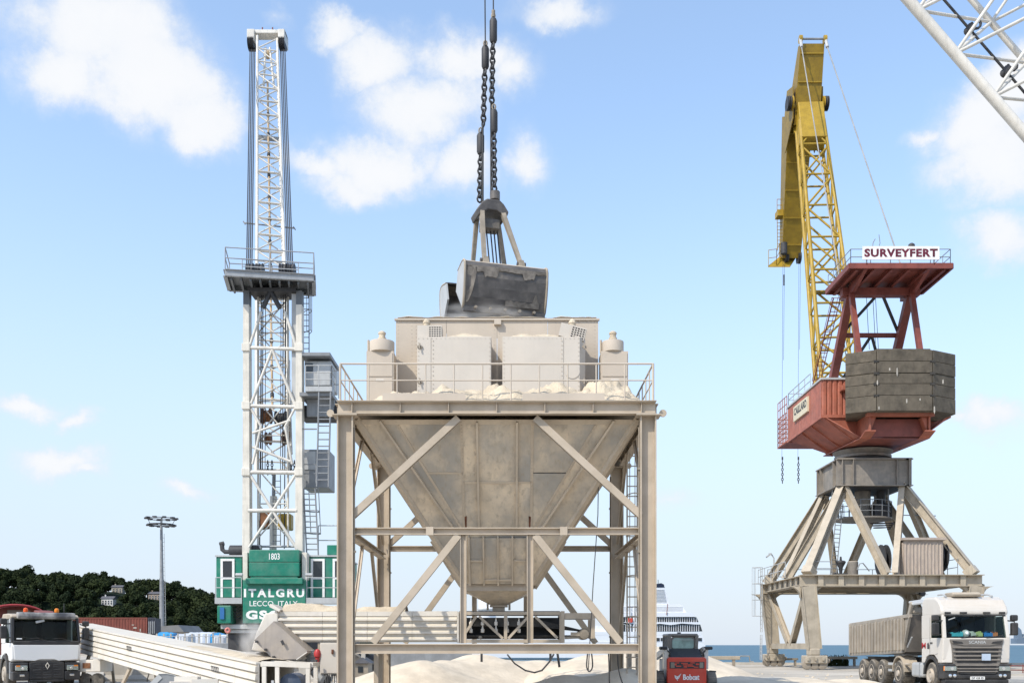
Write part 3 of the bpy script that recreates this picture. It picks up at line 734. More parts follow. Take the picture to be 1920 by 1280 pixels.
for px in (800, 1073):
    x = XP(px, 27.0)
    part(hop, 'vent_knob', MB().lathe((x, 27.0, ZP(608, 27.)), [(.085, -.25), (.085, 0), (.10, .02), (.10, .05), (.07, .10), (.03, .14), (.0, .145)], 16), M_powder)
# slim side ducts with round fan caps
for pa, pb_, ca, cb in ((687, 738, 691, 738), (1127, 1178, 1130, 1171)):
    xa, xb = XP(pa, 26.5), XP(pb_, 26.5); zt = ZP(658, 26.5)
    d = part(hop, 'side_duct', MB().box2(xa, xb, 26.5, 27.15, 7.512, zt), M_hood)
    part(d, 'duct_panel', MB().box2(xa+.03, xb-.03, 26.482, 26.498, 8.55, zt-.05), M_hood); part(d, 'duct_panel', MB().box2(xa+.03, xb-.03, 26.482, 26.498, 7.6, 8.52), M_hood)
    part(d, 'label_plate', MB().box2(xa+.25, xa+.45, 26.474, 26.481, 8.42, 8.47), M_letter)
    cx_ = (XP(ca, 26.5)+XP(cb, 26.5))/2; rr = (XP(cb, 26.5)-XP(ca, 26.5))/2
    part(hop, 'fan_cap', MB().lathe((cx_, 26.7, zt), [(rr*.75, .0), (rr, .012), (rr, .27), (rr*.97, .29), (rr*.35, .315), (.0001, .32)], 28), M_hood)
    part(hop, 'fan_motor', MB().lathe((cx_+.0, 26.7, zt+.34), [(.11, 0), (.11, .05), (.085, .06), (.085, .14), (.1, .15), (.1, .19), (.05, .23), (.0001, .235)], 14), M_powder)
    part(hop, 'fan_flange', MB().tube((cx_-rr-.03, 26.7, zt+.0), (cx_-rr-.03, 26.7, zt+.34), .03), M_frame)
heap(mound(XP(822, 26.7), XP(920, 26.7), 26.32, 27.18, ZP(631, 26.3), .17, 3, flat=5), M_powder, 'rounded cap of pale powder on top of the left filter box', (XP(870, 26.7), 26.7, ZP(631, 26.3)))
heap(mound(XP(943, 26.7), XP(1062, 26.7), 26.32, 27.18, ZP(631, 26.3), .17, 8, flat=5), M_powder, 'long cap of pale powder on top of the right filter box', (XP(1000, 26.7), 26.7, ZP(631, 26.3)))
heap(mound(XP(684, 25.8), XP(800, 25.8), 25.22, 26.9, 7.512, .50, 13), M_powder, 'low powder heap on the deck under the left side duct', (XP(735, 25.8), 25.8, 7.512))
heap(mound(XP(868, 25.8), XP(1012, 25.8), 25.03, 27.1, 7.512, .56, 21), M_powder, 'cracked powder heap on the deck between the two filter boxes', (XP(930, 25.8), 25.8, 7.512))
heap(mound(XP(955, 25.7), XP(1140, 25.7), 25.06, 26.9, 7.512, .62, 31, flat=4), M_powder, 'wide flat powder heap on the deck under the right filter box', (XP(1040, 25.8), 25.8, 7.512))
heap(mound(XP(1068, 25.9), XP(1212, 25.9), 25.15, 27.4, 7.512, .84, 47, 1.15), M_powder, 'steep powder heap on the deck at the foot of the right side duct', (XP(1140, 25.9), 25.9, 7.512))
heap(mound(XP(688, 25.4), XP(1208, 25.4), 25.04, 26.3, 7.512, .46, 61, 1.0, 16, 140, flat=7), M_powder, 'thin ragged layer of powder along the whole front edge of the hopper deck', (HX, 25.4, 7.512))
# caged ladder on the right, hanging cables and belt
ladder(hop, M_frame, (3.55, 30.4, .1), (3.55, 30.4, 8.4), (1, 0, 0), .30, .3, (0, -1, 0))
def cable(root, name, pts, r, m, n=14):
    P_ = [V(p) for p in pts]; out = []
    for i in range(len(P_)-1):
        p0, p1, p2, p3 = P_[max(i-1, 0)], P_[i], P_[i+1], P_[min(i+2, len(P_)-1)]
        for j in range(n):
            t = j/n; out.append(.5*((2*p1)+(p2-p0)*t+(2*p0-5*p1+4*p2-p3)*t*t+(-p0+3*p1-3*p2+p3)*t**3))
    out.append(P_[-1]); return part(root, name, MB().path(out, r, 6), m)
cb = solo('hanging_cable', MB().path([(2.25, 26.6, 7.2), (2.22, 26.6, 5), (2.1, 26.65, 3.2), (1.98, 26.7, 1.0)], .012), M_dark, 'thin dark cable hanging down the right side of the hopper', 'cable', (2.25, 26.6, 7.2))
Y = 26.5; b2 = MB()
pts = [P(951, 1226, Y), P(965, 1243, Y), P(985, 1256, Y), P(1002, 1260, Y), P(1016, 1256, Y), P(1030, 1240, Y), P(1038, 1226, Y)]
for a_, c_ in zip(pts, pts[1:]): b2.beam(a_, c_+(c_-a_)*.05, .035, .28, (0, 1, 0))
b2.v = [(x, y, z) for x, y, z in b2.v]
solo('hanging_belt', MB().add(b2.v, b2.f), M_dark, 'slack belt hanging in a loop under the lower hopper beam', 'belt', tuple(pts[0]))
for i, (pp, lab) in enumerate(((((1102, 1222), (1100, 1248), (1105, 1258), (1111, 1248), (1109, 1222)), 'narrow loop of dark hose hanging under the lower hopper beam'), (((1141, 1222), (1142, 1250), (1143, 1300)), 'straight dark hose hanging beside the back right hopper column'), (((1158, 1222), (1160, 1255), (1168, 1282), (1178, 1300)), 'dark hose curving down in front of the back right column'))):
    h = thing('hanging_hose', lab, 'hose', tuple(P(*pp[0], 26.8))); cable(h, 'hose', [P(*q, 26.8) for q in pp], .018, M_dark)
for px, l in ((903, 12), (1032, 10), (1045, 22)):
    s = solo('hanging_strap', MB().beam(P(px, 1222, 26.6), P(px+(4 if l > 20 else 0), 1222+l+6, 26.6), .06, .02, (0, 1, 0)), M_dark, {903: 'short dark strap end hanging left of the belt loop', 1032: 'short dark strap end hanging against the right of the belt loop', 1045: 'longer slanted strap end hanging right of the belt loop'}[px], 'strap', tuple(P(px, 1222, 26.6)))
# ------------------------------------------------------------------ horizontal conveyor under the hopper
CY = 28.2
cv = thing('belt_conveyor', 'horizontal belt conveyor running left under the hopper, cream cladding and open truss end', 'conveyor', (XP(690, CY), CY+.45, 0))
xa, xm, xt, xe = XP(521, CY), XP(857, CY), XP(1055, CY), XP(1116, CY)
zt, zb = ZP(1146, CY), ZP(1203, CY)
def clad_prof(zb, zt, nb, out=.0):          # (depth, z): ribbed sheet, proud bands and recessed grooves
    pr = [(0, zb)]; h = (zt-zb)/nb
    for i in range(nb):
        z = zb+i*h; pr += [(.0, z+h*.26), (-.085, z+h*.30), (-.085, z+h*.52), (0, z+h*.90)]
    pr += [(0, zt), (.03, zt), (.03, zb)]
    return pr
nP = 4
for i in range(nP):
    a0 = xa+(xm-xa)*i/nP; a1 = xa+(xm-xa)*(i+1)/nP
    pr = clad_prof(zb, zt-.12, 4)
    mb = MB(); mb.prism([(CY+d, z) for d, z in pr], 'x', a0+.004, a1-.004); part(cv, 'cladding_panel', mb, M_clad)
    mb = MB(); mb.prism([(CY+.95-d, z) for d, z in pr], 'x', a0+.004, a1-.004); part(cv, 'cladding_panel', mb, M_clad)
    part(cv, 'top_cover', MB().prism([(CY-.03, zt-.119), (CY-.03, zt-.0), (CY+.2, zt+.02), (CY+.75, zt+.02), (CY+.98, zt), (CY+.98, zt-.119)], 'x', a0+.004, a1-(.004 if i < 2 else .004)), M_clad)
part(cv, 'end_strip', MB().box2(xa-.06, xa-.003, CY-.09, CY+1.0, zb-.02, zt+.03), M_clad)
part(cv, 'end_strip', MB().box2(xm+.003, xm+.05, CY-.08, CY+1.0, zb-.02, zt+.0), M_clad)
pw = MB().grid(xa+.1, XP(760, CY), CY+.0, CY+.95, 46, 8, lambda x, y: zt-.02+max(0, (1-abs((y-CY-.47)/.5)**2))*(.15+.10*math.sin(max(0, (XP(660, CY)-x))*1.1)+.08*fbm(x*1.3, y)))
solo('powder_heap', pw, M_powder, 'thick powder crust lying along the top of the horizontal conveyor', 'powder heap', (XP(640, CY), CY+.45, zt))
# open truss
zt2, zb2 = ZP(1149, CY), ZP(1201, CY)
for yy in (CY, CY+.9):
    for z in (zt2, zb2): part(cv, 'chord', MB().beam((xm+.055, yy, z), (xt, yy, z), .09, .09), M_frame)
    xs = [xm+.1, XP(948, CY), XP(1052, CY)]
    for x in xs: part(cv, 'truss_post', MB().beam((x, yy, zb2+.05), (x, yy, zt2-.05), .09, .09), M_frame)
    hb = [(xm+.15, zb2+.1, XP(893, CY), zt2-.08), (XP(898, CY), zt2-.08, XP(943, CY), zb2+.07), (XP(953, CY), zb2+.07, XP(990, CY), zt2-.1), (XP(1003, CY), zt2-.08, XP(1045, CY), zb2+.08)]
    for ax, az, bx, bz in hb: part(cv, 'truss_brace', MB().beam((ax, yy, az), (bx, yy, bz), .07, .07, (0, 1, 0)), M_frame)
part(cv, 'roof_sheet', MB().box2(xm+.06, XP(1050, CY), CY+.05, CY+.85, zt2+.05, zt2+.065), M_dark)
bl = MB(); bl.prism([(xm+.05, zt2-.12), (XP(1000, CY), zt2-.14), (XP(1095, CY), ZP(1181, CY)), (XP(1095, CY), ZP(1183, CY)), (XP(1000, CY), zt2-.36), (xm+.05, zt2-.36)], 'y', CY+.12, CY+.78); part(cv, 'belt', bl, M_black)
part(cv, 'belt', MB().box2(xm+.05, XP(1092, CY), CY+.12, CY+.78, zb2+.13, zb2+.16), M_black)
part(cv, 'skirt_plate', MB().box2(xm+.05, XP(1053, CY), CY+.74, CY+.80, zb2+.06, zt2-.10), M_dark)
for px in (883, 905, 930, 951, 973):
    x = XP(px, CY+.1)
    for z in (2.1, 2.3): part(cv, 'idler', MB().lathe((x, CY+.09, z-.12), [(.03, 0), (.05, .01), (.05, .1), (.03, .11), (.02, .17), (.02, .2)], 10), M_clad)
part(cv, 'return_idler', MB().tube((XP(900, CY), CY+.08, zb2+.1), (XP(900, CY), CY+.82, zb2+.1), .05), M_bolt)
# tail frame with pulley
for z, h in ((ZP(1154, CY), .16),):
    for yy in (CY, CY+.9): part(cv, 'tail_beam', MB().beam((xt+.06, yy, z), (xe, yy, z), .10, h), M_frame)
for yy in (CY, CY+.9): part(cv, 'tail_post', MB().beam((xe-.07, yy, ZP(1196, CY)), (xe-.07, yy, ZP(1160, CY)), .12, .12), M_frame); part(cv, 'tail_post', MB().beam((xt, yy, zb2-.05), (xt, yy, zt2+.06), .1, .12), M_frame)
part(cv, 'tail_beam', MB().beam((xe-.07, CY+.06, ZP(1154, CY)), (xe-.07, CY+.84, ZP(1154, CY)), .1, .12), M_frame)
part(cv, 'take_up_slide', MB().beam((xt+.06, CY+.02, ZP(1195, CY)), (xe-.14, CY+.02, ZP(1193, CY)), .06, .07), M_bolt)
part(cv, 'take_up_slide', MB().beam((XP(1070, CY), CY-.02, ZP(1188, CY)), (XP(1087, CY), CY-.02, ZP(1188, CY)), .08, .1), M_frame)
pu = part(cv, 'tail_pulley', MB().tube((XP(1095, CY), CY+.05, ZP(1188, CY)), (XP(1095, CY), CY+.85, ZP(1188, CY)), .155, n=20), M_bolt)
part(pu, 'bearing', MB().lathe((XP(1095, CY), CY-.03, ZP(1188, CY)), [(.06, -.05), (.13, -.04), (.13, .05)], 16, 'y'), M_bolt)
for x in (XP(600, CY), XP(705, CY)): 
    for yy in (CY+.05, CY+.9): part(cv, 'leg', MB().beam((x, yy, 0), (x, yy, zb-.02), .12, .12), M_frame)
# electrical cabinet on its stand, corrugated hose, red plug
ec = thing('electrical_cabinet', 'cream electrical cabinet hung below the conveyor beside the left hopper column', 'cabinet', (XP(617, 27.4), 27.5, .7))
cx0, cx1 = XP(600, 27.3), XP(637, 27.3)
part(ec, 'case', MB().box2(cx0, cx1, 27.3, 27.6, ZP(1263, 27.3), ZP(1204, 27.3)), M_box, .01)
part(ec, 'door', MB().box2(cx0+.02, cx1-.02, 27.275, 27.297, ZP(1261, 27.3), ZP(1206, 27.3)), M_box, .006)
part(ec, 'handle', MB().box((XP(624, 27.3), 27.25, ZP(1221, 27.3)), (.05, .05, .12)), M_rust)
for x in (cx0+.08, cx1-.08): part(ec, 'leg', MB().box2(x-.03, x+.03, 27.42, 27.48, .0, ZP(1263, 27.3)), M_frame)
for i in range(8):
    x = cx0+.1+i*.045; part(ec, 'cable', MB().path([(x, 27.4, ZP(1263, 27.3)), (x+.03*math.sin(i), 27.38, .6), (x+.1*math.sin(i*2), 27.3, .25), (x+.15, 27.25, .02)], .012, 5), M_dark)
sp = solo('red_plug', MB().lathe((XP(594, 27.2), 27.3, ZP(1226, 27.2)), [(.05, -.2), (.06, -.08), (.09, -.06), (.1, .04), (.06, .12), (.0001, .15)], 12), mat('red_plastic', (.45, .04, .04), .4, bump=0), 'red and white power plug at the left edge of the cream cabinet', 'plug', (XP(594, 27.2), 27.3, ZP(1226, 27.2)))
hs = MB(); pts = [P(583, 1222, 27.9), P(588, 1238, 27.8), P(590, 1255, 27.7), P(600, 1268, 27.6), P(612, 1276, 27.4)]
full = []
for a_, b_ in zip(pts, pts[1:]): full += [lerp(a_, b_, i/9) for i in range(9)]
for i, p in enumerate(full[:-1]):
    hs.tube(p, full[i+1], .17 if i % 2 else .13, .13 if i % 2 else .17, n=12)
solo('corrugated_hose', hs, M_lgrey, 'grey corrugated suction hose dropping from the conveyor beside the cabinet', 'hose', tuple(pts[0]))
cable(thing('power_cable', 'black power cable curving down from the red plug', 'cable', tuple(P(594, 1236, 27.2))), 'cable', [P(594, 1236, 27.1), P(586, 1252, 27.0), P(572, 1266, 26.9), P(560, 1272, 26.6)], .03, M_dark)
# discharge chute at the left end
ch = thing('discharge_chute', 'tilted grey steel discharge chute dropping dust at the left conveyor end', 'chute', tuple(P(540, 1200, 27.6)))
ft = [P(477.5, 1198.5, 27.2), P(512, 1165, 27.2), P(575, 1221, 27.2), P(555, 1235, 27.2), P(516, 1235.5, 27.2)]
part(ch, 'front_plate', MB().slab(ft, (0, 1, 0), .03), M_chute)
bk = [p+V((0, 1.1, 0)) for p in ft]
part(ch, 'back_plate', MB().slab(bk, (0, 1, 0), .03), M_chute)
part(ch, 'upper_plate', MB().slab([ft[1], ft[2], bk[2], bk[1]], (ft[2]-ft[1]).cross(V((0, 1, 0))), .025), M_chute)
part(ch, 'lower_plate', MB().slab([ft[0], ft[4], bk[4], bk[0]], (ft[4]-ft[0]).cross(V((0, -1, 0))), .025), M_chute)
part(ch, 'end_plate', MB().slab([ft[2], ft[3], bk[3], bk[2]], (ft[3]-ft[2]).cross(V((0, 1, 0))), .025), M_clad)
hood = [P(497, 1149, 28.1), P(521, 1147, 28.1), P(521, 1205, 28.1), P(500, 1222, 28.1), P(471, 1218, 28.1), P(480, 1186, 28.1)]
part(ch, 'hood', MB().slab(hood, (0, 1, 0), 1.05), M_clad, .03)
part(ch, 'hinge_flap', MB().slab([P(506, 1131, 28.0), P(512, 1133, 28.0), P(526, 1142, 28.), P(523, 1146, 28.), P(505, 1137, 28.)], (0, 1, 0), .9), M_clad)
for px, py in ((481, 1202), (498, 1217), (513, 1231)): part(ch, 'clip', MB().box(P(px, py, 27.15), (.06, .08, .06)), M_dark)
part(ch, 'handle', MB().beam(P(528, 1200, 27.12), P(532, 1208, 27.12), .03, .07), M_dark)

# ------------------------------------------------------------------ inclined conveyor running off to the left
A = V((XP(481, 26), 26, 0)); B = V((XP(146, 42.5), 42.5, 0))
ZA0, ZB0 = .10, 1.33; THK = 1.05
ax = (B-A); LN = ax.length; ax.normalize(); side = V((-ax.y, ax.x, 0))
if side.dot(V((0, 0, 0))-A) < 0: side = -side                 # towards the camera
A -= side*.55; B -= side*.55
iv = thing('inclined_conveyor', 'long cream panelled conveyor rising to the left behind the white truck', 'conveyor', tuple(A))
EXT = LN*1.12
def ip(s, d, h):                                              # along, out to the camera, up
    return A+ax*s+side*d+V((0, 0, ZA0+(ZB0-ZA0)*s/LN+h))
n = 15
for i in range(n):
    s0, s1 = EXT*i/n+.006, EXT*(i+1)/n-.006
    pr = [(0, 0)]; hh = (THK-.02)/5
    for k in range(5):
        z = k*hh; pr += [(.0, z+hh*.16), (.09, z+hh*.18), (.075, z+hh*.86), (.0, z+hh*.995)]
    pr += [(0, THK), (-.03, THK), (-.03, 0)]
    for sg in (1, -1):
        off = .5
        vs = [ip(s0, sg*(off+d), z) for d, z in pr]+[ip(s1, sg*(off+d), z) for d, z in pr]; m = len(pr)
        mb = MB(); mb.add(vs, [(q, (q+1) % m, m+(q+1) % m, m+q) for q in range(m)]+[tuple(range(m))[::-1], tuple(range(m, 2*m))])
        part(iv, 'cladding_panel', mb, M_clad)
    part(iv, 'top_cover', MB().slab([ip(s0, .56, THK+.004), ip(s1, .56, THK+.004), ip(s1, -.56, THK+.004), ip(s0, -.56, THK+.004)], (0, 0, 1), .05), M_clad)
    part(iv, 'bottom_cover', MB().slab([ip(s0, .46, -.01), ip(s1, .46, -.01), ip(s1, -.46, -.01), ip(s0, -.46, -.01)], (0, 0, 1), .008), M_clad)
def logo(s):
    o = MB()
    for k in range(4):
        q = [(s-.32+k*.16, .62), (s-.42+k*.16, .62), (s-.36+k*.16, .76), (s-.24+k*.16, .76)]
        for (a0, h0), (a1, h1) in zip(q, q[1:]+q[:1]): o.beam(ip(a0, .592, h0), ip(a1, .592, h1), .012, .012)
    part(iv, 'printed_mark', o, M_dark)
logo(LN*.60); logo(LN*.155)
for s in (LN*.93, LN*.62):
    for d in (-.42, .42):
        part(iv, 'leg', MB().beam(ip(s, d, -.02), V((ip(s+.5, d*1.6, 0).x, ip(s+.5, d*1.6, 0).y, 0)), .1, .1), M_frame)
gx = MB().grid(0, 1, 0, 1, 24, 5, lambda u, v: 0)
gx.v = [tuple(ip(.2+u*LN*.33, (v-.5)*1.0, THK+.04+(1-abs(2*v-1)**2)*(.08+.05*fbm(u*9, v*2))*(1-u*.8))) for u, v, _ in gx.v]
solo('powder_heap', gx, M_powder, 'powder crust along the low right end of the inclined conveyor', 'powder heap', tuple(ip(1.5, 0, THK)))
# tail frame with blue belt
tf = [P(492, 1244, 25.6), P(583, 1247, 25.6)]
x0, x1, zt_ = tf[0].x, tf[1].x, ZP(1243, 25.6)
def tb(a_, b_, w=.1): part(iv, 'tail_frame', MB().beam(a_, b_, w, w), M_clad)
for yy in (25.55, 26.55):
    tb((x0, yy, zt_), (x1, yy, zt_-.05), .12); tb((x0, yy, .62), (x1, yy, .58), .09)
    for x in ((x0+.06, XP(521, 25.6), x1-.06) if yy < 26 else (x1-.06,)): tb((x, yy, .04), (x, yy, zt_-.06), .10)
for x in (x0, x1): tb((x, 25.6, zt_-.03), (x, 26.5, zt_-.03), .1)
o = part(iv, 'belt', MB().lathe((XP(548, 25.9), 25.68, ZP(1281, 25.9)), [(.27, 0), (.27, .78)], 24, 'y'), mat('blue_grey_belt', (.03, .05, .09), .55, dust=.3, dustcol=(.25, .27, .32)))
part(iv, 'drive_motor', MB().lathe((x0-.2, 25.7, .5), [(.12, 0), (.14, .03), (.14, .4), (.1, .43)], 14, 'x'), M_frame)
part(iv, 'valve', MB().box((x0+.28, 25.5, .62), (.06, .06, .3)), M_lgrey)
for px, w in ((168, 40),):       # beige chassis block under the left end
    cbk = thing('conveyor_chassis', 'beige steel chassis block under the high conveyor end beside the truck', 'chassis', (XP(172, 40), 40.6, 0))
    X0, X1 = XP(148, 40), XP(189, 40)
    part(cbk, 'body', MB().box2(X0, X1, 40, 41.2, ZP(1259, 40), ZP(1236, 40)), M_clad, .03)
    part(cbk, 'end_box', MB().box2(X1-.28, X1+.02, 39.9, 39.99, ZP(1258, 40), ZP(1235, 40)), M_clad, .02)
    part(cbk, 'recess', MB().box2(X0+.15, X1-.4, 39.97, 39.995, ZP(1252, 40), ZP(1242, 40)), M_brown)
    for x in (X0+.2, X1-.2): part(cbk, 'wheel', MB().lathe((x, 40.2, .27), [(.12, -.1), (.26, -.1), (.28, 0), (.26, .1), (.12, .1)], 18, 'y'), M_tyre)
# crash barriers behind, sheet metal scrap in front
for i in range(5):
    x = XP(188, 46)+i*2.06
    b = MB(); b.prism([(-.3, 0), (.3, 0), (.3, .12), (.12, .3), (.08, .82), (-.08, .82), (-.12, .3), (-.3, .12)], 'x', x, x+2.0); b.v = [(a_, c+46.5, d) for a_, c, d in b.v]
    solo('crash_barrier', b, M_concl, ('first', 'second', 'third', 'fourth', 'fifth')[i]+' grey concrete crash barrier from the white dump truck, behind the inclined conveyor', 'barrier', (x+1, 46.5, 0), 'crash barriers in a row')
sc = thing('scrap_hood', 'bent grey sheet metal hood lying on the ground in front of the conveyor', 'metal hood', (XP(312, 25.5), 25.8, 0))
q = lambda px, py, Y=25.5: P(px, py, Y)
part(sc, 'sheet', MB().slab([q(277, 1284), q(297, 1263), q(304, 1270), q(284, 1290)], (0, 1, 0), .4), M_lgrey)
cur = [(297, 1263), (312, 1262.5), (325, 1265), (335, 1270), (343, 1279), (348, 1292)]
for (a0, a1), (b0, b1) in zip(cur, cur[1:]):
    part(sc, 'curved_sheet', MB().slab([q(a0, a1), q(b0, b1), q(b0, b1, 26.4), q(a0, a1, 26.4)], (0, 0, 1), .015), M_lgrey)
part(sc, 'end_sheet', MB().slab([q(*c, 25.52) for c in cur]+[q(300, 1292, 25.52), q(286, 1290, 25.52)], (0, 1, 0), .02), M_grey)
for i, (px, py, w, h_, lab) in enumerate(((352, 1272, .55, .12, 'cream timber offcut'), (385, 1276, .6, .1, 'cream angle iron'), (360, 1281, 1.0, .12, 'long cream plank'))):
    p_ = P(px, py, 24.6); solo('offcut', MB().box((p_.x, p_.y, max(.06, p_.z)), (w, .3, h_), rz=.2*i), M_clad, lab+' lying on the ground right of the bent grey hood', 'offcut', tuple(p_))
M_dgrey = mat('dark_blue_grey_steel', (.13, .14, .15), .5, var=.15, streak=.2, bump=.01)
M_pgr = mat('blue_grey_platform_steel', (.31, .325, .34), .5, var=.12, streak=.25, bump=.01)
# ------------------------------------------------------------------ green and white mobile harbour crane
GY = 55.0
gc = thing('mobile_harbour_crane', 'white lattice harbour crane with green counterweight body, lettering and long slender jib', 'crane', (XP(512, GY), 57.5, 0))
g = lambda px, py, Y=GY: P(px, py, Y)
zl, zp = ZP(1046, GY), ZP(545, GY)
xl, xr = XP(462, GY), XP(561, GY)
for x in (xl, xr):
    for y in (GY,):
        b0 = ZP(1046, GY)
        part(gc, 'tower_leg', MB().beam((x, y+.2, b0), (x, y+.2, ZP(572, GY)), .40, .62, (0, 1, 0), w1=.30), M_offw)
        part(gc, 'leg_head', MB().beam((x, y+.2, ZP(571.9, GY)), (x, y+.2, zp), .32, .5, (0, 1, 0)), M_dgrey)
    if x == xr: part(gc, 'leg_web', MB().box2(XP(546, GY), XP(554.5, GY), GY+.1, GY+.5, ZP(760, GY), ZP(549, GY)), M_lgrey)
def gm_(name, segs, r=.09, m=M_white, n=8): members(gc, name, m, segs, r, n)
Y0 = GY-.05
for yy, dz in ((Y0, 0),):
    q = lambda px, py: V((XP(px, GY), yy, ZP(py, GY)))
    gm_('tower_tie', [(q(466, 652), q(557, 655)), (q(470, 761), q(555, 763))], .10)
    gm_('tower_tie', [(q(466, 885), q(557, 886)), (q(466, 957), q(557, 957))], .11)
    gm_('tower_brace', [(q(511, 656), q(471, 758)), (q(511, 656), q(554, 760)), (q(469, 648), q(490, 585)), (q(555, 648), q(535, 585)),
                        (q(468, 888), q(512, 957)), (q(556, 888), q(512, 957)), (q(512, 958), q(467, 1026)), (q(512, 958), q(558, 1030))], .08)
    gm_('head_brace', [(q(507, 548), q(494, 578)), (q(509, 548), q(525, 578))], .13, M_dark)
    gm_('tower_brace', [(q(471, 766), q(490, 800)), (q(553, 766), q(535, 800)), (q(474, 812), q(545, 788)), (q(474, 838), q(545, 865)), (q(490, 800), q(474, 870)), (q(535, 800), q(548, 870))], .07)
for z in (652, 761, 885):
    for x in (xl, xr): part(gc, 'tower_lug', MB().box((x, GY-.14, ZP(z, GY)), (.44, .1, .4)), M_offw, .02)
# finer lattice, ladder and cables inside the tower
Yi = 55.7
q = lambda px, py: V((XP(px, Yi), Yi, ZP(py, Yi)))
for i in range(7):
    a0, a1 = 560+i*64, 624+i*64
    gm_('inner_brace', [(q(484, a0), q(540, a1)), (q(540, a0), q(484, a1)), (q(484, a0), q(540, a0))] if i % 3 == 0 else [(q(484, a0), q(540, a1)), (q(484, a0), q(540, a0))], .04, M_white, 6)
for px in (484, 540): part(gc, 'inner_post', MB().tube(q(px, 555), q(px, 1025), .06), M_white)
for px, r_ in ((490, .03), (493, .03), (531, .03), (535, .03), (498, .02), (527, .02)): part(gc, 'inner_rope', MB().tube(P(px, 550, 55.4), P(px-1, 880, 55.4), r_, n=5), M_rope)
ladder(gc, M_grey, P(519, 1025, 56.0), P(519, 890, 56.0), (1, 0, 0), .4, .33, None, .025)
# platform at the tower head, turned a little
zc = ZP(512, 54.2); pcx = XP(511, GY); py0, py1 = 53.9, 56.2; hw = 2.26
yaw = Matrix.Rotation(rad(10), 3, 'Z')
def pf(x, y, z): 
    v = yaw @ V((x, y-54.5, 0)); return V((pcx+v.x, 54.5+v.y, z))
part(gc, 'platform_floor', MB().slab([pf(-hw, py0, zc-.12), pf(hw, py0, zc-.12), pf(hw, py1, zc-.12), pf(-hw, py1, zc-.12)], (0, 0, 1), .1), M_pgr)
for (a_, b_) in (((-hw, py0), (hw, py0)), ((hw, py0), (hw, py1)), ((hw, py1), (-hw, py1)), ((-hw, py1), (-hw, py0))):
    part(gc, 'platform_edge', MB().hbeam(pf(*a_, zc-.22), pf(*b_, zc-.22), .2, .36, .03), M_pgr)
for i in range(9):
    x = -hw+.3+i*(2*hw-.6)/8; part(gc, 'platform_joist', MB().beam(pf(x, py0+.1, zc-.4), pf(x, py1-.1, zc-.4), .1, .3), M_dgrey)
part(gc, 'head_beam', MB().box2(XP(468, GY), XP(556, GY), GY-.2, 56.2, zp-.1, zc-.55), M_dark)
railing(gc, M_pgr, [pf(-hw, py0, zc), pf(hw, py0, zc), pf(hw, py1, zc), pf(-hw, py1, zc)], 1.1, 1, .06, .03, 2.4, True)
railing(gc, M_lgrey, [pf(-1.45, py0+.6, zc), pf(1.45, py0+.6, zc)], .75, 1, .05, .025, 1.4)
for px in (468, 486, 530, 545):
    part(gc, 'sheave', MB().lathe((XP(px, GY)+.0, 55.2, zc+.45), [(.12, -.18), (.42, -.18), (.36, -.06), (.42, 0), (.36, .06), (.42, .18), (.12, .18)], 16, 'x'), M_dark)
# caged ladder from cabin to platform, cabin, machinery box, stair
ladder(gc, M_grey, (XP(574, 56), 56, ZP(664, 56)), (XP(574, 56), 56, ZP(548, 56)), (1, 0, 0), .32, .33, (.6, -1, 0), .03)
YC = 55.4

cb0 = MB().box2(XP(571, YC), XP(621, YC), YC, YC+2.2, ZP(723, YC), ZP(676, YC)); cabp = part(gc, 'operator_cabin', cb0, M_lgrey, .06)
part(cabp, 'window', MB().box2(XP(572, YC), XP(587, YC), YC-.04, YC-.002, ZP(697, YC), ZP(681, YC)), M_tint, .02)
part(cabp, 'door', MB().box2(XP(594, YC), XP(619, YC), YC-.035, YC-.003, ZP(722, YC), ZP(680, YC)), M_lgrey, .01)
part(gc, 'cabin_roof', MB().box2(XP(567, YC), XP(622, YC), YC-.5, YC+2.5, ZP(672, YC), ZP(665, YC)), M_grey, .03)
YB = 54.5
part(gc, 'balcony', MB().box2(XP(572, YB), XP(622, YB), YB, 55.35, ZP(733, YB), ZP(724, YB)), M_lgrey)
part(gc, 'balcony', MB().box2(XP(560, YB), XP(622, YB), YB+.2, 57.5, ZP(740, YB), ZP(733.2, YB)), M_grey)
part(gc, 'balcony_bracket', MB().prism([(XP(569, YB), ZP(773, YB)), (XP(618, YB), ZP(773, YB)), (XP(622, YB), ZP(741, YB)), (XP(569, YB), ZP(741, YB))], 'y', YB+.9, YB+1.1), M_grey)
part(gc, 'balcony_bracket', MB().box2(XP(556, YB), XP(634, YB), YB+1.2, YB+2.5, ZP(774, YB), ZP(750, YB)), M_dark)
railing(gc, M_lgrey, [(XP(573, YB), YB, ZP(724, YB)), (XP(622, YB), YB, ZP(724, YB)), (XP(622, YB), 55.6, ZP(724, YB))], 1.1, 2, .05, .025, .9)
railing(gc, M_lgrey, [(XP(624, 56), 56.2, ZP(745, 56)), (XP(634, 56), 56.2, ZP(745, 56))], 1.5, 1, .05, .025, .5)
YL = 54.3
ladder(gc, M_grey, (XP(605, YL), YL, ZP(912, YL)), (XP(609, YL), YL, ZP(735, YL)), (1, 0, 0), .62, .36, None, .045)
part(gc, 'machinery_box', MB().box2(XP(568, 56), XP(616, 56), 56, 58, ZP(914, 56), ZP(842, 56)), M_grey, .04)
part(gc, 'machinery_panel', MB().box2(XP(571, 56), XP(592, 56), 55.96, 55.998, ZP(880, 56), ZP(846, 56)), M_lgrey)
railing(gc, M_grey, [(XP(568, 55.4), 55.4, ZP(905, 55.4)), (XP(592, 55.4), 55.4, ZP(905, 55.4))], 1.0, 1, .05, .025, .8)
